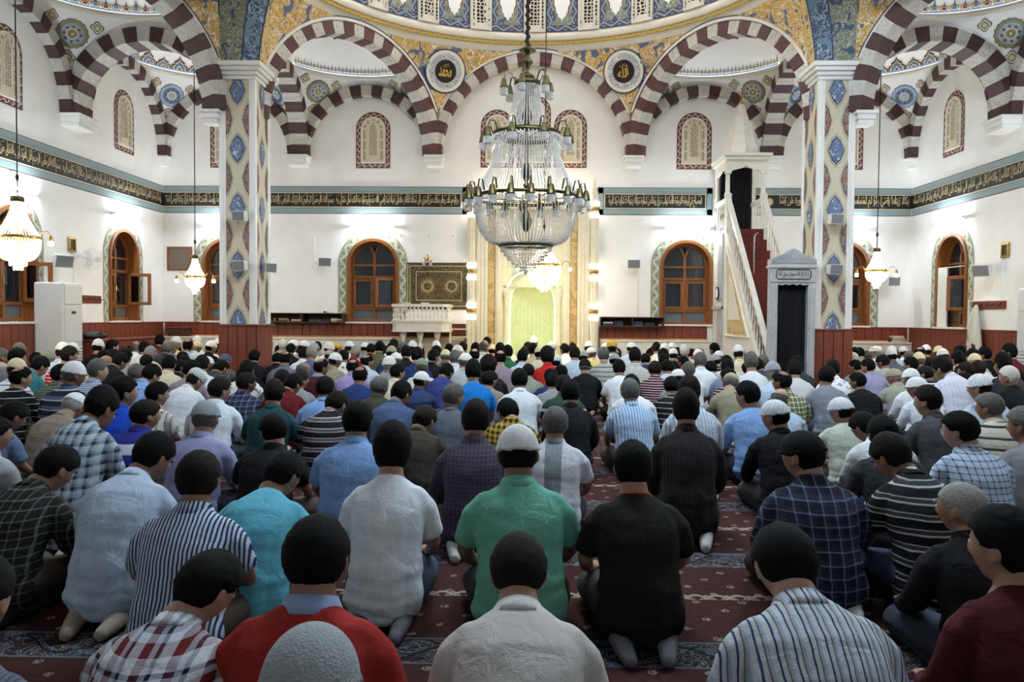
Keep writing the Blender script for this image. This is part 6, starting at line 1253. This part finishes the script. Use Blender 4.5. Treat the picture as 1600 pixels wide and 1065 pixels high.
SH = {  # key: (words, pattern, spec, spec2, sleeve, collar)
'white': ('white shirt', 'p', WH), 'whitetee': ('white T-shirt', 'p', (232, 236, 242), None, 's', 0), 'dresswhite': ('white dress shirt', 'p', (222, 228, 238), None, 'l', 1), 'gray': ('grey shirt', 'p', (138, 138, 142)), 'darkgray': ('dark grey shirt', 'p', (66, 66, 70)), 'charcoal': ('charcoal shirt', 'p', (52, 52, 56)),
'slate': ('slate grey shirt', 'p', (96, 100, 112)), 'black': ('black shirt', 'p', BK), 'silver': ('silver grey shirt', 'p', (176, 178, 180)), 'brown': ('dark brown jacket', 'p', (58, 50, 44), None, 'l', 1), 'maroon': ('maroon shirt', 'p', (84, 34, 40)), 'darkred': ('dark red shirt', 'p', (92, 24, 28)), 'red': ('bright red shirt', 'p', (176, 40, 34)),
'cream': ('cream shirt', 'p', (214, 204, 176)), 'beige': ('beige shirt', 'p', (190, 178, 154)), 'taupe': ('taupe shirt', 'p', (140, 126, 112)), 'khaki': ('khaki shirt', 'p', (146, 138, 116)), 'olive': ('olive shirt', 'p', (98, 94, 74)), 'graygreen': ('grey-green shirt', 'p', (142, 148, 136)), 'palegreen': ('pale sage shirt', 'p', (188, 194, 178)),
'green': ('green shirt', 'p', (44, 104, 62)), 'greenshirt': ('mint green short-sleeved shirt', 'p', (112, 178, 156), None, 's', 1), 'teal': ('teal polo shirt', 'p', (56, 120, 126), None, 's', 1), 'darkteal': ('dark teal shirt', 'p', (30, 66, 70)), 'turquoise': ('turquoise T-shirt', 'p', (106, 186, 208), None, 's', 0), 'skyblue': ('light blue shirt', 'p', (132, 166, 214)), 'paleblue': ('pale blue shirt', 'p', (186, 202, 222)),
'bluegray': ('blue-grey shirt', 'p', (124, 134, 156)), 'steel': ('steel blue shirt', 'p', (74, 92, 124)), 'steelblue': ('dusty blue shirt', 'p', (96, 116, 146)), 'navy': ('navy blue sweater', 'p', (36, 52, 98), None, 'l', 0), 'indigo': ('indigo shirt', 'p', (50, 58, 118)), 'brightblue': ('bright blue shirt', 'p', (28, 116, 190), None, 's', 0), 'bluepolo': ('royal blue polo shirt', 'p', (30, 70, 180), None, 's', 1),
'lavender': ('lavender shirt', 'p', (150, 150, 186), None, 'l', 1), 'lavenderwhite': ('white-lavender shirt', 'v', [((214, 212, 226), 3), ((196, 196, 216), .6)]), 'purple': ('pale purple shirt', 'p', (156, 138, 190)), 'mauve': ('mauve shirt', 'p', (148, 132, 142)), 'pink': ('pale pink shirt', 'p', (226, 190, 178)), 'pinkwhite': ('pinkish white shirt', 'p', (230, 218, 212)), 'peach': ('peach shirt', 'p', (214, 178, 152)), 'yellow': ('pale yellow shirt', 'p', (224, 208, 134)),
'imam': ('cream robe', 'p', (212, 198, 160), None, 'l', 0), 'suit': ('slate blue suit jacket', 'p', (62, 68, 84), None, 'l', 1), 'graytee': ('heather grey T-shirt', 'p', (128, 132, 142), None, 's', 0), 'graysweater': ('grey sweater', 'p', (134, 134, 138), None, 'l', 0), 'ribgray': ('grey ribbed sweater', 'v', [((96, 100, 114), .8), ((72, 76, 90), .5)], None, 'l', 0), 'offwhite': ('off-white shirt', 'p', (206, 200, 196), None, 'l', 1),
'redsweater': ('red sweater over a blue collar', 'p', (150, 44, 38), None, 'l', 2), 'maroonsweater': ('dark maroon sweater', 'p', (72, 24, 28), None, 'l', 0), 'blackorange': ('black T-shirt with orange collar', 'p', (34, 32, 32), None, 's', 3), 'maroonscarf': ('maroon sweater with checked collar', 'p', (70, 30, 38), None, 'l', 4),
'panel': ('white T-shirt with grey centre panel', 'panel', (214, 214, 222), (140, 148, 152), 's', 1), 'vest': ('black vest with grey straps', 'panel', (22, 22, 24), (20, 20, 22), 'l', 0), 'vestwhite': ('black vest over white shirt', 'p', (30, 30, 34), None, 's', 5), 'vestplaid': ('pale grey-green vest', 'p', (158, 160, 146), None, 's', 1), 'print': ('white printed shirt', 'print', (222, 222, 216), (110, 110, 110)), 'whiteprint': ('white shirt with dark print', 'print', (232, 232, 238), (150, 154, 170)),
'redstripe': ('red and white striped shirt', 'h', [((178, 36, 48), 3.2), (WH, .9)], None, 's', 0), 'blackstripe': ('black jersey with thin white stripes', 'h', [((22, 21, 22), 6), ((190, 190, 190), .7)], None, 'l', 0), 'navystripe': ('navy and grey striped jersey', 'h', [((30, 32, 48), 4.5), ((170, 176, 190), 1.2), ((80, 88, 112), 3)], None, 'l', 1), 'whitenavy': ('white polo with navy stripes', 'h', [((222, 224, 230), 6), ((60, 70, 110), 1)], None, 's', 1),
'rugby': ('blue, white and navy rugby shirt', 'bands', [((20, 22, 40), 0), ((48, 62, 160), .40), ((216, 222, 236), .47), ((46, 50, 130), .55)], None, 's', 1), 'navyband': ('navy polo with white chest band', 'bands', [((196, 204, 214), 0), ((200, 208, 216), .3), ((34, 42, 72), .39), ((44, 56, 90), .5)], None, 's', 1), 'oliveband': ('olive polo with pale lower band', 'bands', [((180, 184, 178), 0), ((70, 70, 58), .40), ((58, 58, 50), .5)], None, 's', 1), 'whiteband': ('white polo with black stripe', 'bands', [((30, 30, 30), 0), ((208, 208, 206), .33), ((198, 198, 198), .5)], None, 's', 0),
'polowhite': ('grey polo with white stripes', 'h', [((70, 72, 80), 6.5), ((206, 212, 220), 1.6), ((40, 42, 50), 3)], None, 's', 1), 'polostripe': ('black and grey striped polo', 'h', [((30, 27, 28), 4.5), ((150, 146, 150), .9), ((84, 78, 82), 2), ((180, 180, 184), .7)], None, 's', 1), 'darkstripe': ('dark polo with fine pale stripes', 'h', [((30, 28, 28), 3.6), ((176, 178, 182), .8), ((58, 54, 52), 1.6), ((150, 152, 156), .6)], None, 's', 1), 'creamstripe': ('cream polo with navy stripes', 'h', [((196, 190, 172), 7), ((38, 36, 52), 1.4), ((120, 112, 96), .8)], None, 's', 1),
'maroonstripe': ('maroon and white striped polo', 'h', [((66, 28, 38), 2.6), ((206, 198, 196), .8)], None, 's', 1), 'orangestripe': ('grey and orange striped shirt', 'h', [((166, 156, 146), 2.2), ((168, 110, 84), .9)], None, 's', 0), 'graystripe': ('grey shirt with black stripes', 'h', [((168, 170, 164), 5.5), ((34, 34, 36), 1.0)], None, 's', 0), 'greenstripe': ('dark green jersey with white band', 'bands', [((34, 56, 44), 0), ((30, 40, 60), .43), ((210, 214, 216), .46), ((40, 62, 46), .49)], None, 's', 1), 'olivestripe': ('olive and black striped jacket', 'h', [((92, 88, 72), 4), ((32, 32, 30), 2)], None, 'l', 1), 'redblack': ('red shirt with black collar', 'p', (140, 36, 34), None, 'l', 1),
'bluestripe': ('white shirt with blue stripes', 'v', [((206, 214, 224), 2.2), ((128, 150, 182), .6)], None, 'l', 1), 'lightbluestripe': ('light blue shirt with dark blue stripes', 'v', [((184, 206, 230), 2.0), ((66, 92, 140), .55)], None, 's', 1), 'navywhitestripe': ('navy and white striped short-sleeved shirt', 'v', [((190, 200, 218), .9), ((44, 52, 84), .7)], None, 's', 1), 'brownstripe': ('white shirt with blue and brown stripes', 'v', [((196, 200, 206), 1.2), ((60, 72, 104), .5), ((190, 196, 204), 1.0), ((130, 112, 98), .4), ((160, 176, 196), .7)], None, 'l', 1),
'beigestripe': ('beige and grey striped shirt', 'v', [((196, 190, 180), 2.4), ((120, 124, 136), .7), ((176, 160, 140), .8)], None, 's', 1), 'pinstripe': ('charcoal pinstripe shirt', 'v', [((36, 33, 34), 1.6), ((62, 58, 62), .35)], None, 'l', 1),
'bluecheck': ('blue and white gingham shirt', 'k', [((196, 206, 220), 1.0), ((70, 90, 128), .8)], None, 'l', 1), 'gingham': ('black and white gingham shirt', 'k', [((220, 218, 210), 1.5), ((30, 30, 40), .7)], None, 'l', 1), 'navycheck': ('navy and white checked shirt', 'k', [((40, 50, 84), 1.6), ((200, 206, 216), 1.2)], None, 'l', 1), 'whitecheck': ('white shirt with fine grey check', 'k', [((220, 224, 232), 1.6), ((170, 176, 190), .4)], None, 'l', 1), 'gridplaid': ('white shirt with navy grid check', 'k', [((190, 204, 226), 3.0), ((26, 32, 56), .8)], None, 's', 1),
'plaidblue': ('white and blue plaid shirt', 'k', [((176, 184, 192), 2.2), ((40, 52, 72), 1.6), ((130, 146, 160), 1.2)], None, 'l', 1), 'plaidnavy': ('navy plaid shirt', 'k', [((34, 36, 58), 3.0), ((120, 140, 180), .7), ((60, 56, 62), 2.0)], None, 'l', 1), 'plaiddark': ('dark green plaid shirt', 'k', [((52, 58, 52), 2.0), ((130, 134, 124), .8)], None, 'l', 1), 'darkplaid': ('black plaid shirt with pale grid', 'k', [((30, 29, 28), 3.4), ((104, 104, 98), .7)], None, 'l', 1), 'plaidgray': ('dark grey plaid shirt', 'k', [((60, 60, 62), 2.0), ((128, 130, 132), .9)], None, 'l', 1), 'plaidblack': ('black and grey plaid shirt', 'k', [((34, 34, 36), 2.4), ((110, 112, 112), .6)], None, 'l', 1),
'plaidlight': ('light grey checked shirt', 'k', [((170, 168, 156), 3.0), ((120, 122, 118), .8)], None, 'l', 1), 'plaidbeige': ('beige plaid shirt', 'k', [((168, 154, 132), 2.4), ((110, 98, 84), .8)], None, 'l', 1), 'greenplaid': ('green and cream plaid shirt', 'k', [((96, 106, 66), 2.6), ((206, 204, 184), 1.4), ((50, 56, 40), .8)], None, 's', 1), 'purpleplaid': ('purple-grey checked shirt', 'k', [((72, 64, 78), 1.6), ((30, 28, 38), .4), ((108, 98, 122), .4)], None, 'l', 1), 'yellowplaid': ('yellow and black plaid shirt', 'k', [((168, 138, 48), 2.2), ((30, 28, 24), 2.2)], None, 'l', 1), 'redplaid': ('red, white and navy plaid shirt', 'k', [((206, 208, 214), 3.0), ((96, 30, 34), 2.6), ((176, 180, 190), 1.6), ((34, 36, 56), 1.2)], None, 'l', 1)}
CM = {}
def shirt_mat(k):
    if k not in CM:
        e = SH[k]; sp, sp2 = e[2], (e[3] if len(e) > 3 else None)
        if e[1] in 'hvk': sp = [(q, w * .01) for q, w in sp]
        CM[k] = cloth(k, e[1], sp, sp2)
    return CM[k]
TRM = [plain('trousers_' + n, col, .9, var=.1, bump=.3, bs=40) for n, col in (('black', c(28, 28, 30)), ('navy', c(36, 42, 58)), ('charcoal', c(52, 52, 54)), ('denim', c(52, 64, 90)), ('brown', c(70, 58, 48)))]
SOCK = [plain('socks_' + n, col, .95, var=.1, bump=.3, bs=90) for n, col in (('white', c(200, 198, 196)), ('grey', c(110, 110, 114)), ('black', c(30, 30, 32)), ('beige', c(160, 148, 132)))]
COLM = {2: plain('blue_collar_cloth', c(140, 158, 196), .9), 3: plain('orange_collar_cloth', c(176, 84, 52), .9), 4: cloth('collarcheck', 'k', [((190, 196, 206), .010), ((40, 52, 90), .010)]), 5: plain('white_collar_cloth', c(226, 226, 226), .9)}
EYE = plain('eye_white', c(214, 208, 200), .3); IRIS = plain('eye_dark', c(34, 24, 20), .2); FRM = plain('spectacle_frame', c(28, 26, 26), .4)
EYES, BROWS = [], []
for q in (-1, 1):
    mb = MB(); mb.ball((q * .030, .082, .004), .0115, 10, 7, 0); mb.m = [1 if sum(mb.v[i][1] for i in f) / len(f) > .0905 else 0 for f in mb.f]; EYES.append(mb.mesh('eye', [EYE, IRIS], True))
    mb = MB(); mb.tube([(q * .016, .099, .022), (q * .032, .097, .028), (q * .05, .086, .022)], [.003, .0045, .002], 6); BROWS.append(mb.mesh('eyebrow', [HAIRM['b']], True))
mb = MB()
for q in (-1, 1):
    mb.tube([(q * .033 + .021 * cos(2 * pi * k / 16), .108, .002 + .017 * sin(2 * pi * k / 16)) for k in range(16)], .0018, 5, closed=True); mb.tube([(q * .054, .107, .006), (q * .078, .07, .010), (q * .086, .0, .006)], .002, 5)
mb.tube([(-.012, .110, .006), (.012, .110, .006)], .0018, 5); SPEC = mb.mesh('spectacles', [FRM])
def setmat(o, m_): o.material_slots[0].link = 'OBJECT'; o.material_slots[0].material = m_
PEOPLE = """-0.41,1.3,0.73,cG,graysweater,u;-1.28,1.7,0.723,b,ribgray,u;-0.59,2,0.739,b,redsweater,u;-0.91,2.08,0.59,b,redplaid,dr;-0.07,2.15,0.641,d,offwhite,d;0.66,2.15,0.678,b,brownstripe,d;1.25,2.15,0.756,b,maroonsweater,l;1.52,2.85,0.679,g,black,l;-1.3,2.95,0.738,d,navywhitestripe,u;0.38,3.2,0.758,b,blackorange,u;-0.09,3.25,0.808,cW,greenshirt,u;-0.63,3.35,0.797,L,whitetee,u;-1.12,3.4,0.645,b,turquoise,dr;-2.16,3.45,0.653,b,darkplaid,dr;-1.72,3.45,0.718,b,paleblue,dr;1.19,3.55,0.753,cK,plaidnavy,l;1.63,3.65,0.722,d,darkstripe,dl;-3.02,4.3,0.656,b,silver,r;-2.45,4.35,0.839,b,plaidblue,dr;-0.34,4.35,0.8,d,purpleplaid,u;-1,4.35,0.782,b,skyblue,u;1.92,4.4,0.724,b,charcoal,u;2.37,4.45,0.748,b,gridplaid,l;-1.54,4.55,0.68,b,black,l;0.87,4.6,0.85,b,pinstripe,u;2.82,4.6,0.762,s,graysweater,l;0.11,4.65,0.727,s,panel,u;-2,4.7,0.736,cG,lavender,u;-2.54,5.05,0.699,d,rugby,r;1.56,5.15,0.727,cP,black,l;-3.49,5.15,0.655,b,steelblue,dr;2.14,5.15,0.641,b,white,dl;-0.75,5.25,0.642,d,brown,dr;-2.97,5.6,0.809,b,bluepolo,r;2.79,5.65,0.795,d,darkgray,l;1.12,5.75,0.846,d,bluestripe,u;-0.2,5.8,0.641,b,yellowplaid,dl;3.31,5.8,0.729,s,creamstripe,l;-3.49,5.85,0.643,cW,taupe,d;2.26,5.85,0.661,cP,palegreen,l;-1.99,5.95,0.769,d,darkteal,u;-1.54,6.05,0.657,d,polostripe,dr;1.64,6.1,0.777,b,skyblue,l;-0.64,6.15,0.732,s,slate,r;0.28,6.25,0.764,b,black,u;-3.06,6.3,0.709,b,beigestripe,r;-1.08,6.3,0.725,b,steel,dr;-2.61,6.45,0.738,d,dresswhite,r;0.78,6.45,0.76,s,lightbluestripe,u;2.08,6.7,0.661,B,paleblue,r;-1.81,6.75,0.73,b,skyblue,u;3.83,6.85,0.793,cP,paleblue,l;-4.1,6.9,0.832,cW,navystripe,r;-4.71,7.1,0.772,p,blackstripe,r;-2.73,7.4,0.707,d,plaidnavy,r;-2.29,7.4,0.688,b,darkred,dr;-1.47,7.45,0.643,s,oliveband,r;0.92,7.45,0.722,b,white,u;2.33,7.45,0.777,p,greenplaid,l;-0.14,7.5,0.766,b,white,u;0.28,7.5,0.705,d,greenstripe,u;3.64,7.55,0.714,cW,whitecheck,l;-4.27,7.6,0.817,s,bluecheck,r;-0.59,7.6,0.848,b,brightblue,u;-3.36,7.7,0.692,cB,white,dr;-3.82,7.75,0.744,b,skyblue,dr;-5.21,7.8,0.801,cC,whitenavy,u;-4.76,7.8,0.745,b,plaiddark,r;1.37,7.85,0.642,b,blackstripe,u;-2.42,8.1,0.669,d,gray,r;4.83,8.1,0.797,w,black,l;-1.17,8.15,0.673,cW,navyband,r;2.03,8.15,0.682,cT,khaki,dr;2.46,8.15,0.818,cG,paleblue,u;-1.82,8.2,0.731,p,navy,u;0.2,8.2,0.645,b,gray,u;3.03,8.2,0.775,b,graytee,r;3.94,8.3,0.748,cW,white,u;-4.27,8.35,0.721,s,steel,u;-2.69,8.35,0.641,d,slate,u;-0.47,8.4,0.641,b,taupe,r;-3.71,8.45,0.763,b,mauve,r;-5.42,8.5,0.776,b,teal,dr;4.38,8.5,0.85,b,lavenderwhite,dl;3.49,8.55,0.688,b,black,l;-3.16,8.6,0.756,b,print,u;-5.83,8.75,0.867,b,slate,r;2.18,8.85,0.7,b,maroonstripe,l;4.79,8.85,0.653,b,bluegray,l;0.2,8.9,0.652,b,navy,u;1.63,8.9,0.656,cW,gray,u;5.24,8.9,0.908,b,charcoal,u;-1.56,9,0.707,b,cream,r;-1,9,0.703,b,indigo,dr;-6.24,9.05,0.648,g,darkgray,r;-2.47,9.1,0.758,p,maroonscarf,r;-0.52,9.1,0.799,x,black,u;3,9.1,0.784,b,whiteband,u;-3.89,9.15,0.781,d,white,u;2.53,9.2,0.875,s,white,u;-4.33,9.25,0.772,b,cream,u;3.49,9.25,0.789,b,whiteprint,u;5.66,9.3,0.675,b,black,l;4.25,9.35,0.649,cT,vestplaid,l;-5.65,9.45,0.863,d,redstripe,r;1.04,9.55,0.751,b,white,u;4.71,9.55,0.707,cK,polowhite,l;-5.11,9.6,0.763,b,black,dr;0.34,9.6,0.645,b,black,u;1.48,9.6,0.733,d,maroonstripe,u;5.22,9.6,0.752,d,peach,l;-6.4,9.65,0.889,s,gray,u;-1.38,9.7,0.732,cO,print,u;1.91,9.7,0.722,s,white,u;2.38,9.7,0.765,b,bluegray,u;-0.06,9.75,0.666,d,graygreen,u;-2.26,9.8,0.714,p,purple,u;-2.88,9.8,0.643,B,paleblue,r;-1.81,9.85,0.735,cK1,graysweater,u;2.81,9.9,0.749,b,suit,dl;-6.84,9.95,0.804,s,charcoal,r;-6.03,9.95,0.888,cW,paleblue,u;-4.52,9.95,0.665,b,black,r;5.59,10,0.753,d,white,u;-4.04,10.1,0.646,b,plaidblack,dr;3.36,10.1,0.794,b,charcoal,u;-5.58,10.15,0.718,B,cream,r;-0.88,10.2,0.778,cW,silver,r;4.87,10.25,0.784,b,gray,l;-6.45,10.3,0.751,cO,black,r;-5.12,10.3,0.72,b,beige,u;1.33,10.3,0.876,b,gingham,u;0.68,10.3,0.714,cK,vest,u;6.06,10.3,0.772,d,white,l;2.2,10.4,0.811,s,white,u;1.77,10.4,0.707,b,paleblue,u;-3.31,10.45,0.783,p,slate,u;0.19,10.45,0.855,x,red,u;4.41,10.45,0.744,b,lavender,l;-1.56,10.55,0.842,b,navy,u;-2.68,10.6,0.749,cW,khaki,r;-0.44,10.6,0.812,p,mauve,u;2.88,10.6,0.68,b,white,u;5.66,10.6,0.859,b,black,u;-6.82,10.65,0.716,b,black,u;-4.48,10.7,0.647,cW,brown,r;2.42,10.75,0.645,b,gray,u;5.24,10.8,0.82,cC,olive,u;-5.68,10.85,0.762,b,gray,u;-1.08,10.9,0.789,s,white,u;-6.05,10.95,0.744,b,brown,u;6.54,10.95,0.951,b,maroon,l;-6.53,11,0.847,cW,white,r;6.1,11,0.799,cC,white,u;-4.94,11.05,0.666,b,brown,u;3.21,11.05,0.752,s,slate,u;-3.15,11.15,0.829,g,steel,u;-1.95,11.15,0.731,cW,gray,u;1,11.15,0.841,s,graystripe,u;1.85,11.15,0.758,b,mauve,u;0.32,11.25,0.706,cF,black,u;-4.03,11.3,0.752,b,black,u;-2.39,11.3,0.691,p,bluestripe,r;-1.43,11.3,0.78,b,black,r;-0.15,11.3,0.791,b,bluestripe,u;2.77,11.3,0.731,b,print,u;5.75,11.3,0.729,b,green,u;-4.49,11.4,0.674,cN,plaidgray,r;4.64,11.4,0.651,b,gray,l;-6.18,11.45,0.737,d,maroon,r;2.39,11.45,0.68,cW,orangestripe,u;5.09,11.55,0.745,cK,silver,l;6.4,11.6,0.847,b,white,u;-5.72,11.65,0.789,g,cream,r;-6.54,11.7,0.877,cW,black,u;-5.28,11.75,0.693,b,black,u;3.05,11.75,0.867,cW,cream,u;-2.86,11.85,0.74,b,print,u;-3.47,11.85,0.777,b,white,u;-1.91,11.85,0.815,b,black,u;1.23,11.85,0.715,cG,mauve,u;1.96,11.85,0.803,b,black,u;-0.88,11.9,0.779,p,black,u;0.64,11.95,0.815,d,paleblue,u;5.94,11.95,0.667,b,darkred,u;-3.92,12,0.651,b,black,u;-2.16,12,0.795,cT,navy,u;-1.33,12,0.747,cC,olivestripe,u;-0.38,12,0.828,b,green,u;0.11,12,0.814,cC,cream,u;2.77,12,0.709,cG,blackstripe,l;6.83,12.05,0.858,b,black,l;-6.06,12.15,0.835,b,white,u;2.32,12.15,0.643,b,redstripe,l;5.51,12.2,0.816,cW,slate,u;-6.62,12.25,0.855,b,black,r;6.39,12.4,0.812,cW,white,u;-2.84,12.55,0.775,g,redblack,r;5.06,12.55,0.735,w,blackstripe,l;-5.57,12.6,0.867,p,paleblue,u;-3.27,12.6,0.699,cT,gray,u;-1.54,12.6,0.785,b,mauve,u;2.97,12.6,0.738,cW,white,u;5.97,12.6,0.76,s,white,u;0.81,12.65,0.716,cG,blackstripe,u;1.27,12.65,0.884,cY,white,u;1.81,12.65,0.683,b,navy,u;-3.69,12.7,0.652,cW,white,u;-2.28,12.7,0.827,b,olive,u;-1.94,12.7,0.856,cW,pink,u;-1.21,12.7,0.79,cW,cream,r;-0.78,12.7,0.891,B,white,r;0.01,12.7,0.84,b,cream,u;6.81,12.7,0.865,b,black,u;2.69,12.8,0.755,cW,white,u;-6.04,12.85,0.797,s,charcoal,u;2.29,12.85,0.763,cW,black,u;-5.06,12.9,0.72,cW,black,u;-4.42,12.9,0.677,g,mauve,u;4.5,12.9,0.65,b,green,l;-6.65,13.05,0.806,B,white,u;5.3,13.05,0.801,b,graygreen,u;6.38,13.1,0.821,p,white,r;5.7,13.2,0.818,tu,white,u;-5.48,13.3,0.808,cW,black,r;-4.67,13.3,0.665,b,navycheck,r;3.06,13.3,0.847,b,bluegray,l;1,13.35,0.746,cW,yellow,l;-6.2,13.4,0.771,s,steel,dr;-4.14,13.4,0.772,b,black,u;-3.73,13.4,0.781,cG,cream,u;-3.13,13.4,0.818,cW,white,u;-2.61,13.4,0.829,b,olive,u;-2.21,13.4,0.812,s,white,u;-1.64,13.4,0.837,cW,white,u;-0.97,13.4,0.815,b,cream,u;-0.55,13.4,0.819,b,paleblue,u;-0.13,13.4,0.754,d,black,u;0.32,13.4,0.837,cW,pink,r;6.84,13.4,0.821,cC,white,u;2.6,13.5,0.808,w,beige,u;2.27,13.55,0.817,cW,white,r;4.61,13.6,0.719,b,charcoal,u;5.96,13.7,0.747,cG,peach,u;-6.6,13.8,0.904,b,maroon,u;5.09,13.8,0.715,cW,vestwhite,dl;6.83,13.8,0.827,cW,black,u;5.53,13.9,0.714,b,black,u;-5.23,13.95,0.776,b,black,r;-5.66,14,0.728,d,white,r;-4.73,14,0.808,g,plaidlight,r;1.01,14.05,0.833,cW,white,u;1.46,14.05,0.715,cT,white,u;-6.07,14.1,0.779,cC,bluestripe,r;-4.11,14.1,0.799,cW,plaidbeige,r;-3.66,14.1,0.756,cK1,white,r;-2.9,14.1,0.755,d,maroon,u;-2.49,14.1,0.845,b,white,u;-2.12,14.1,0.755,b,brown,u;-1.49,14.1,0.767,b,beige,u;-0.71,14.1,0.755,cC,beige,u;-0.08,14.1,0.808,b,white,u;0.58,14.1,0.785,b,white,l;2.99,14.1,0.714,b,plaidgray,u;6.38,14.1,0.791,cW,paleblue,u;-1.25,14.2,0.802,cK,yellow,u;2.62,14.2,0.727,b,black,u;2.24,14.25,0.823,d,pinkwhite,u;5.94,14.4,0.748,b,graygreen,u;-6.63,14.5,0.844,cW,yellow,r;4.51,14.55,0.71,s,darkred,u;6.84,14.65,0.76,cW,white,u;-5.26,14.7,0.715,b,gray,u;-4.49,14.7,0.793,cW,white,r;0.03,14.75,0.908,cW,imam,f;-6.36,14.8,0.85,cW,white,u;-5.98,14.8,0.797,cW,gray,u;-4.72,14.8,0.803,w,graygreen,u;-4.06,14.8,0.76,b,gray,u;-3.7,14.8,0.725,cY,beige,r;-3.16,14.8,0.745,cW,gray,u;-0.85,14.8,0.874,b,cream,r;-0.47,14.8,0.808,cW,white,u;0.76,14.8,0.778,d,cream,u;1.39,14.8,0.783,cW,white,u;1.86,14.8,0.792,cW,paleblue,r;2.62,14.8,0.794,cW,white,u;2.99,14.8,0.684,b,red,u;6.26,14.8,0.683,s,olive,u"""
HW_ = {'b': 'short black hair', 'd': 'short dark brown hair', 's': 'dark grey hair', 'g': 'grey hair', 'w': 'white hair', 'B': 'a bald crown', 'p': 'balding dark hair', 'x': 'curly dark hair', 'L': 'longer dark hair'}
rnd = random.Random(11); PL = []
for i, e in enumerate(PEOPLE.split(';')):
    x, y, z, hd, sh, po = e.split(','); PL.append([float(x), float(y), float(z), hd, sh, po, i])
# labels that single each person out: look first, then neighbours in the hall
def look(p):
    h = HW_.get(p[3]) or 'a ' + CAPS[p[3]][2]; return f'person in {"an" if SH[p[4]][0][0] in "aeio" else "a"} {SH[p[4]][0]}, {h.replace("a ", "", 1)}'
def zone(p):
    u = p[0] / p[1]
    for lim, s in ((-.56, 'far left'), (-.43, 'by left window'), (-.30, 'below left pier'), (-.17, 'left of balcony'), (-.06, 'below balcony'), (.06, 'below mihrab'), (.2, 'right of mihrab'), (.30, 'below minbar'), (.42, 'below right pier'), (.54, 'by right window'), (9, 'far right')):
        if u < lim: return s
def rowno(p): return max(0, int(round((p[1] - 3.3) / 1.16)))
ROWN = ['at the camera end', 'in the second row', 'in the third row', 'in the fourth row', 'in the fifth row', 'in the sixth row', 'in the seventh row', 'in the eighth row', 'in the ninth row', 'in the tenth row', 'in the front row', 'in the front row', 'in the front row']
lab = {}
def groups(f):
    g = {}
    for p in PL:
        if p[6] not in lab: g.setdefault(f(p), []).append(p)
    return g
for fn in (look, lambda p: look(p) + ', ' + zone(p)):
    for k, v in groups(fn).items():
        if len(v) == 1: lab[v[0][6]] = k
LR = ['leftmost', 'second from left', 'third from left', 'fourth from left', 'fifth from left', 'sixth from left', 'seventh from left', 'eighth from left']
for k, v in groups(look).items():
    v.sort(key=lambda p: p[0] / p[1]); pass
for k, v in groups(lambda p: (look(p), zone(p))).items():
    v.sort(key=lambda p: p[1])
    nm = ['nearest', 'second nearest', 'third nearest', 'fourth nearest', 'fifth nearest', 'sixth nearest']
    for j, p in enumerate(v): lab[p[6]] = f'{nm[j]} ' + k[0] + ', ' + k[1]
for p in PL:
    x, y, z, hd, sh, po, i = p; pose = 'u' if po == 'f' else po; t = 'd' if 'd' in pose else 'u'
    me = body(pose); H = head_matrix(pose); hc = H.translation; zt = (H @ Vector((0, 0, .118))).z + .022 + (.004 if hd.startswith('c') else 0)
    sz = z / zt; sz = max(.76, min(1.14, sz)); face = pi if po == 'f' else 0; rz = face + rnd.uniform(-.09, .09); sx = rnd.uniform(.86, .95) * {'whitetee': .93, 'greenshirt': 1.04, 'redsweater': 1.04, 'plaidnavy': 1.05, 'brownstripe': 1.06}.get(sh, 1.0)
    o = link('person', me); tag(o, ' '.join(lab[i].split()[:16]), 'person', 'worshippers kneeling in rows')
    off = Matrix.Rotation(rz, 3, 'Z') @ Vector((hc.x * sx, hc.y * .92, 0)); o.location = (x - off.x, y - off.y, 0); o.rotation_euler = (0, 0, rz); o.scale = (sx, .92, sz)
    if po == 'f': o.location.z = 0
    sk = SKIN[0 if rnd.random() < .5 else (1 if rnd.random() < .5 else rnd.choice((2, 3)))]; setmat(o, sk)
    e = SH[sh]; sl = e[4] if len(e) > 4 else ('s' if (i * 7) % 5 < 2 else 'l'); colr = e[5] if len(e) > 5 else int(i % 3 != 0)
    s_ = link('shirt', garment('short' if sl == 's' else 'long', t), o); setmat(s_, shirt_mat(sh))
    tr = link('trousers', garment('trousers', 'u'), o); setmat(tr, TRM[(i * 3) % 5])
    if colr: cl = link('collar', garment('crew' if colr == 3 else 'collar', t), o); setmat(cl, COLM.get(colr) or shirt_mat(sh))
    if y < 7.5:
        q = SOCK[{'blackorange': 1, 'pinstripe': 0, 'whitetee': 1}.get(sh, (i * 5 + 1) % 4)]
        for sd in ('l', 'r'): k_ = link('sock', garment('sock_' + sd, 'u'), o); setmat(k_, q)
    hk = {'x': 'curly', 'L': 'long', 'p': 'spot', 'B': 'ring', 'g': 'buzz' if i % 2 else 'short', 's': 'short', 'w': 'short'}.get(hd, 'short' if not hd.startswith('c') and hd != 'tu' else 'buzz')
    hm = HAIRM[{'x': 'd', 'L': 'b', 'p': 'b', 'B': 's'}.get(hd, hd if hd in HAIRM else ('b', 'd', 's', 'g', 'b')[(i * 11) % 5])]
    h_ = link('hair', HAIR[hk], o, H); setmat(h_, hm)
    if hd in CAPS: cp = link('cap', CAPMESH[CAPS[hd][0]], o, H); setmat(cp, CAPS[hd][1])
    if pose[-1] in 'rl' or po == 'f' or y < 3:
        for q in (0, 1): link('eye', EYES[q], o, H); b2 = link('eyebrow', BROWS[q], o, H); setmat(b2, hm)
    if (hd, sh) in (('s', 'creamstripe'), ('cW', 'whitecheck'), ('p', 'maroonscarf')): link('spectacles', SPEC, o, H)
